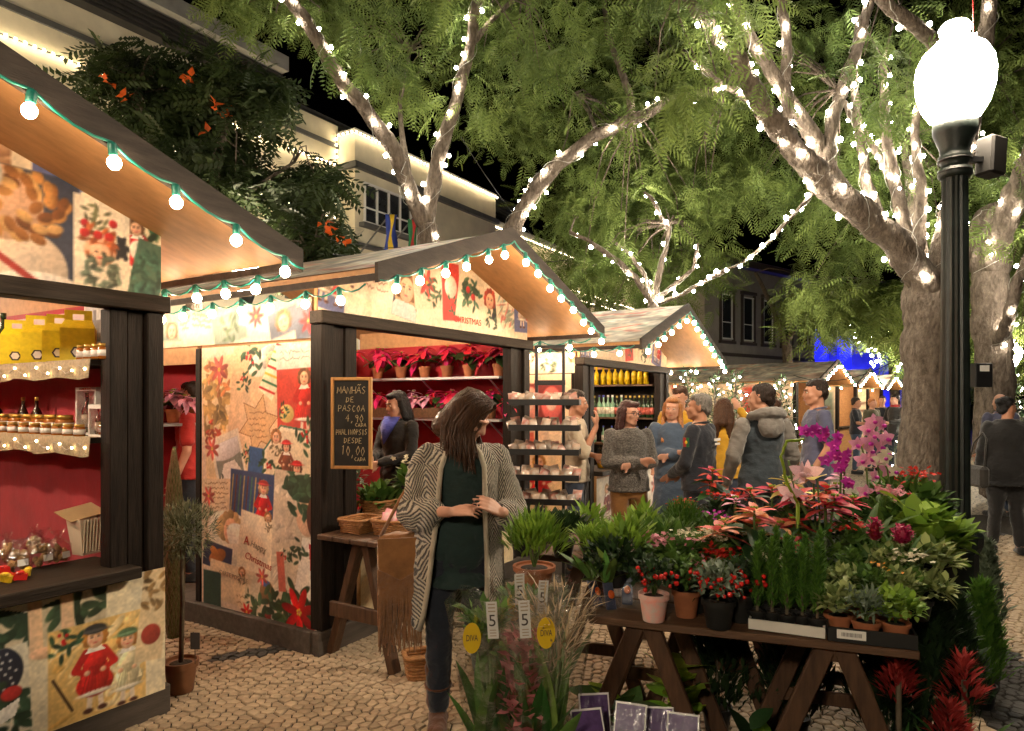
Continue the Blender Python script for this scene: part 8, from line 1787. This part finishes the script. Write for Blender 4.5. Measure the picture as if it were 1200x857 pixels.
# ------------------------------------------------------------------ fir trees with tiny lights, olive in a pot
def fir(px, Y, h, r, label, seed, n=2000, lights=40):
    rng = np.random.default_rng(seed); p = gbase(px, Y); o = empty('fir_tree', (p.x, p.y, .008), 0, label, 'tree', 'fir trees with small lights'); MB().tube([(0, 0, 0), (0, 0, h)], [.05, .008], 8).build('trunk', MT['bark'], o, True)
    br = MB(); pos = []; dr = []; nb = 90
    for i in range(nb):
        t = .06+.92*i/nb; a = i*2.399+rng.normal()*.2; L = r*(1-t)**.85*rng.uniform(.75, 1.1)+.04; d = np.array([math.cos(a), math.sin(a), -.12+.5*t]); b = np.array([0, 0, t*h]); br.tube([b, b+d*L*.6, b+d*L+np.array([0, 0, -.04*L])], [.008, .005, .002], 4)
        m = int(n/nb*(1-t+.25)); s = rng.random(m)**.7; pos.append(b+d*L*s[:, None]+rng.normal(size=(m, 3))*.022); dr.append(np.tile(d, (m, 1))+rng.normal(size=(m, 3))*.55)
    br.build('branches', MT['bark'], o); pos = np.concatenate(pos); dr = np.concatenate(dr); V, Fq = leafV(L=.085, w=.022, curl=.1, n=2); scatter('needles', (V, Fq), pos, MT['fir'], o, .7, 1.3, rots=dirs_rot(dr, .2, rng), kind='stuff')
    st = empty('fairy_light_string', o.location, 0, 'tiny lights on the %s' % label.split(' with ')[0], 'light string', 'tiny lights on the fir trees'); mb = MB(); pts = []
    for i in range(lights):
        t = .05+.92*i/lights; a = i*1.1; rr = r*(1-t)**.85*.85+.03; c = Vector((rr*math.cos(a), rr*math.sin(a), t*h)); pts.append(c)
        inst('fairy_bulb', _fb, st, c, (0, 0, 0), .42)
    MB().tube(pts, .003, 4).build('wire', MT['wire'], st)
fir(806, 10.2, 2.15, .62, 'fir tree just right of the drinks stall', 1); fir(862, 8.6, 2.0, .55, 'fir tree behind the man in the hoodie', 2); fir(915, 11.5, 2.05, .6, 'fir tree in front of the long pale roof', 3); fir(838, 12, 2.1, .6, 'fir tree at the rear beside the drinks stall', 4); fir(1072, 14.5, 1.95, .55, 'fir tree beside the thick trunk in the distance', 5); fir(1188, 13, 2.2, .6, 'fir tree at the right edge beyond the woman in black', 6)
p = G(212, 812); o = empty('olive_tree', (p.x, p.y, .01), 0, 'small olive tree in a brown pot beside the near stall', 'tree'); pot(o, .085, .17, MT['brownpot']); MB().tube([(0, 0, .15), (.01, 0, .5), (0, .005, .84)], [.014, .012, .008], 8).build('trunk', MT['wstem'], o, True)
rng = np.random.default_rng(4); n = 1500; d = rng.normal(size=(n, 3)); d /= np.linalg.norm(d, axis=1)[:, None]; ps = d*(rng.random(n)**.4)[:, None]*np.array([.17, .17, .15])+np.array([.02, 0, .88]); V, Fq = leafV(L=.045, w=.009, curl=.15, n=2); scatter('crown', (V, Fq), ps, FOL['olive'], o, .7, 1.3, rots=dirs_rot(d+np.array([0, 0, .3]), .5, rng))
MB().bx(.08, .13, -.06, -.058, .25, .34).tube([(.105, -.059, .17), (.105, -.059, .25)], .002, 4).build('plant_label', MT['ink_dark'], o)
p = gbase(204, 4.6); o = empty('netted_tree', (p.x, p.y, .01), 0, 'fir tree rolled up in pale netting beside the doorway', 'tree'); q = random.Random(1)
prof = [(.04, 0), (.055, .12), (.066, .4), (.060, .8), (.042, 1.05), (.018, 1.2), (.008, 1.28)]; MB().lathe(prof, 18).build('bundle', M('netted_green', (.16, .20, .09), .9, .6, 40, 1.0, 60, stretch=(3, 3, .7)), o, True); nt = MB()
for k in range(14):
    for sg in (-1, 1): nt.tube([((np.interp(z, [a[1] for a in prof], [a[0] for a in prof])+.003)*math.cos(k*.449+sg*z*4), (np.interp(z, [a[1] for a in prof], [a[0] for a in prof])+.003)*math.sin(k*.449+sg*z*4), z) for z in np.linspace(.02, 1.26, 24)], .0016, 3)
nt.build('netting', MT['burlap'], o)
# red potted poinsettia on the ground behind the hoodie and overhead cables
for k, (a, b, sag) in enumerate((((390, 298, 9), (700, 300, 13), .15), ((330, 262, 9), (470, 290, 11), .1), ((540, 160, 9.9), (700, 320, 15), .5), ((930, 440, 12), (1090, 395, 9.5), .3), ((640, 350, 8), (800, 372, 12), .2))):
    A, B = P(*a), P(*b); pts = [A.lerp(B, i/16)-Vector((0, 0, sag*4*(i/16)*(1-i/16))) for i in range(17)]
    o = MB().tube(rel(type('o', (), {'location': A})(), pts), .006, 4).build('overhead_cable', MT['black'], None, label=('thin cable strung in front of the cream building', 'thin cable crossing the small bush', 'thin cable slanting between the two lit trees', 'thin cable strung to the big trunk', 'thin cable above the drinks stall roof')[k], cat='cable'); o.location = A
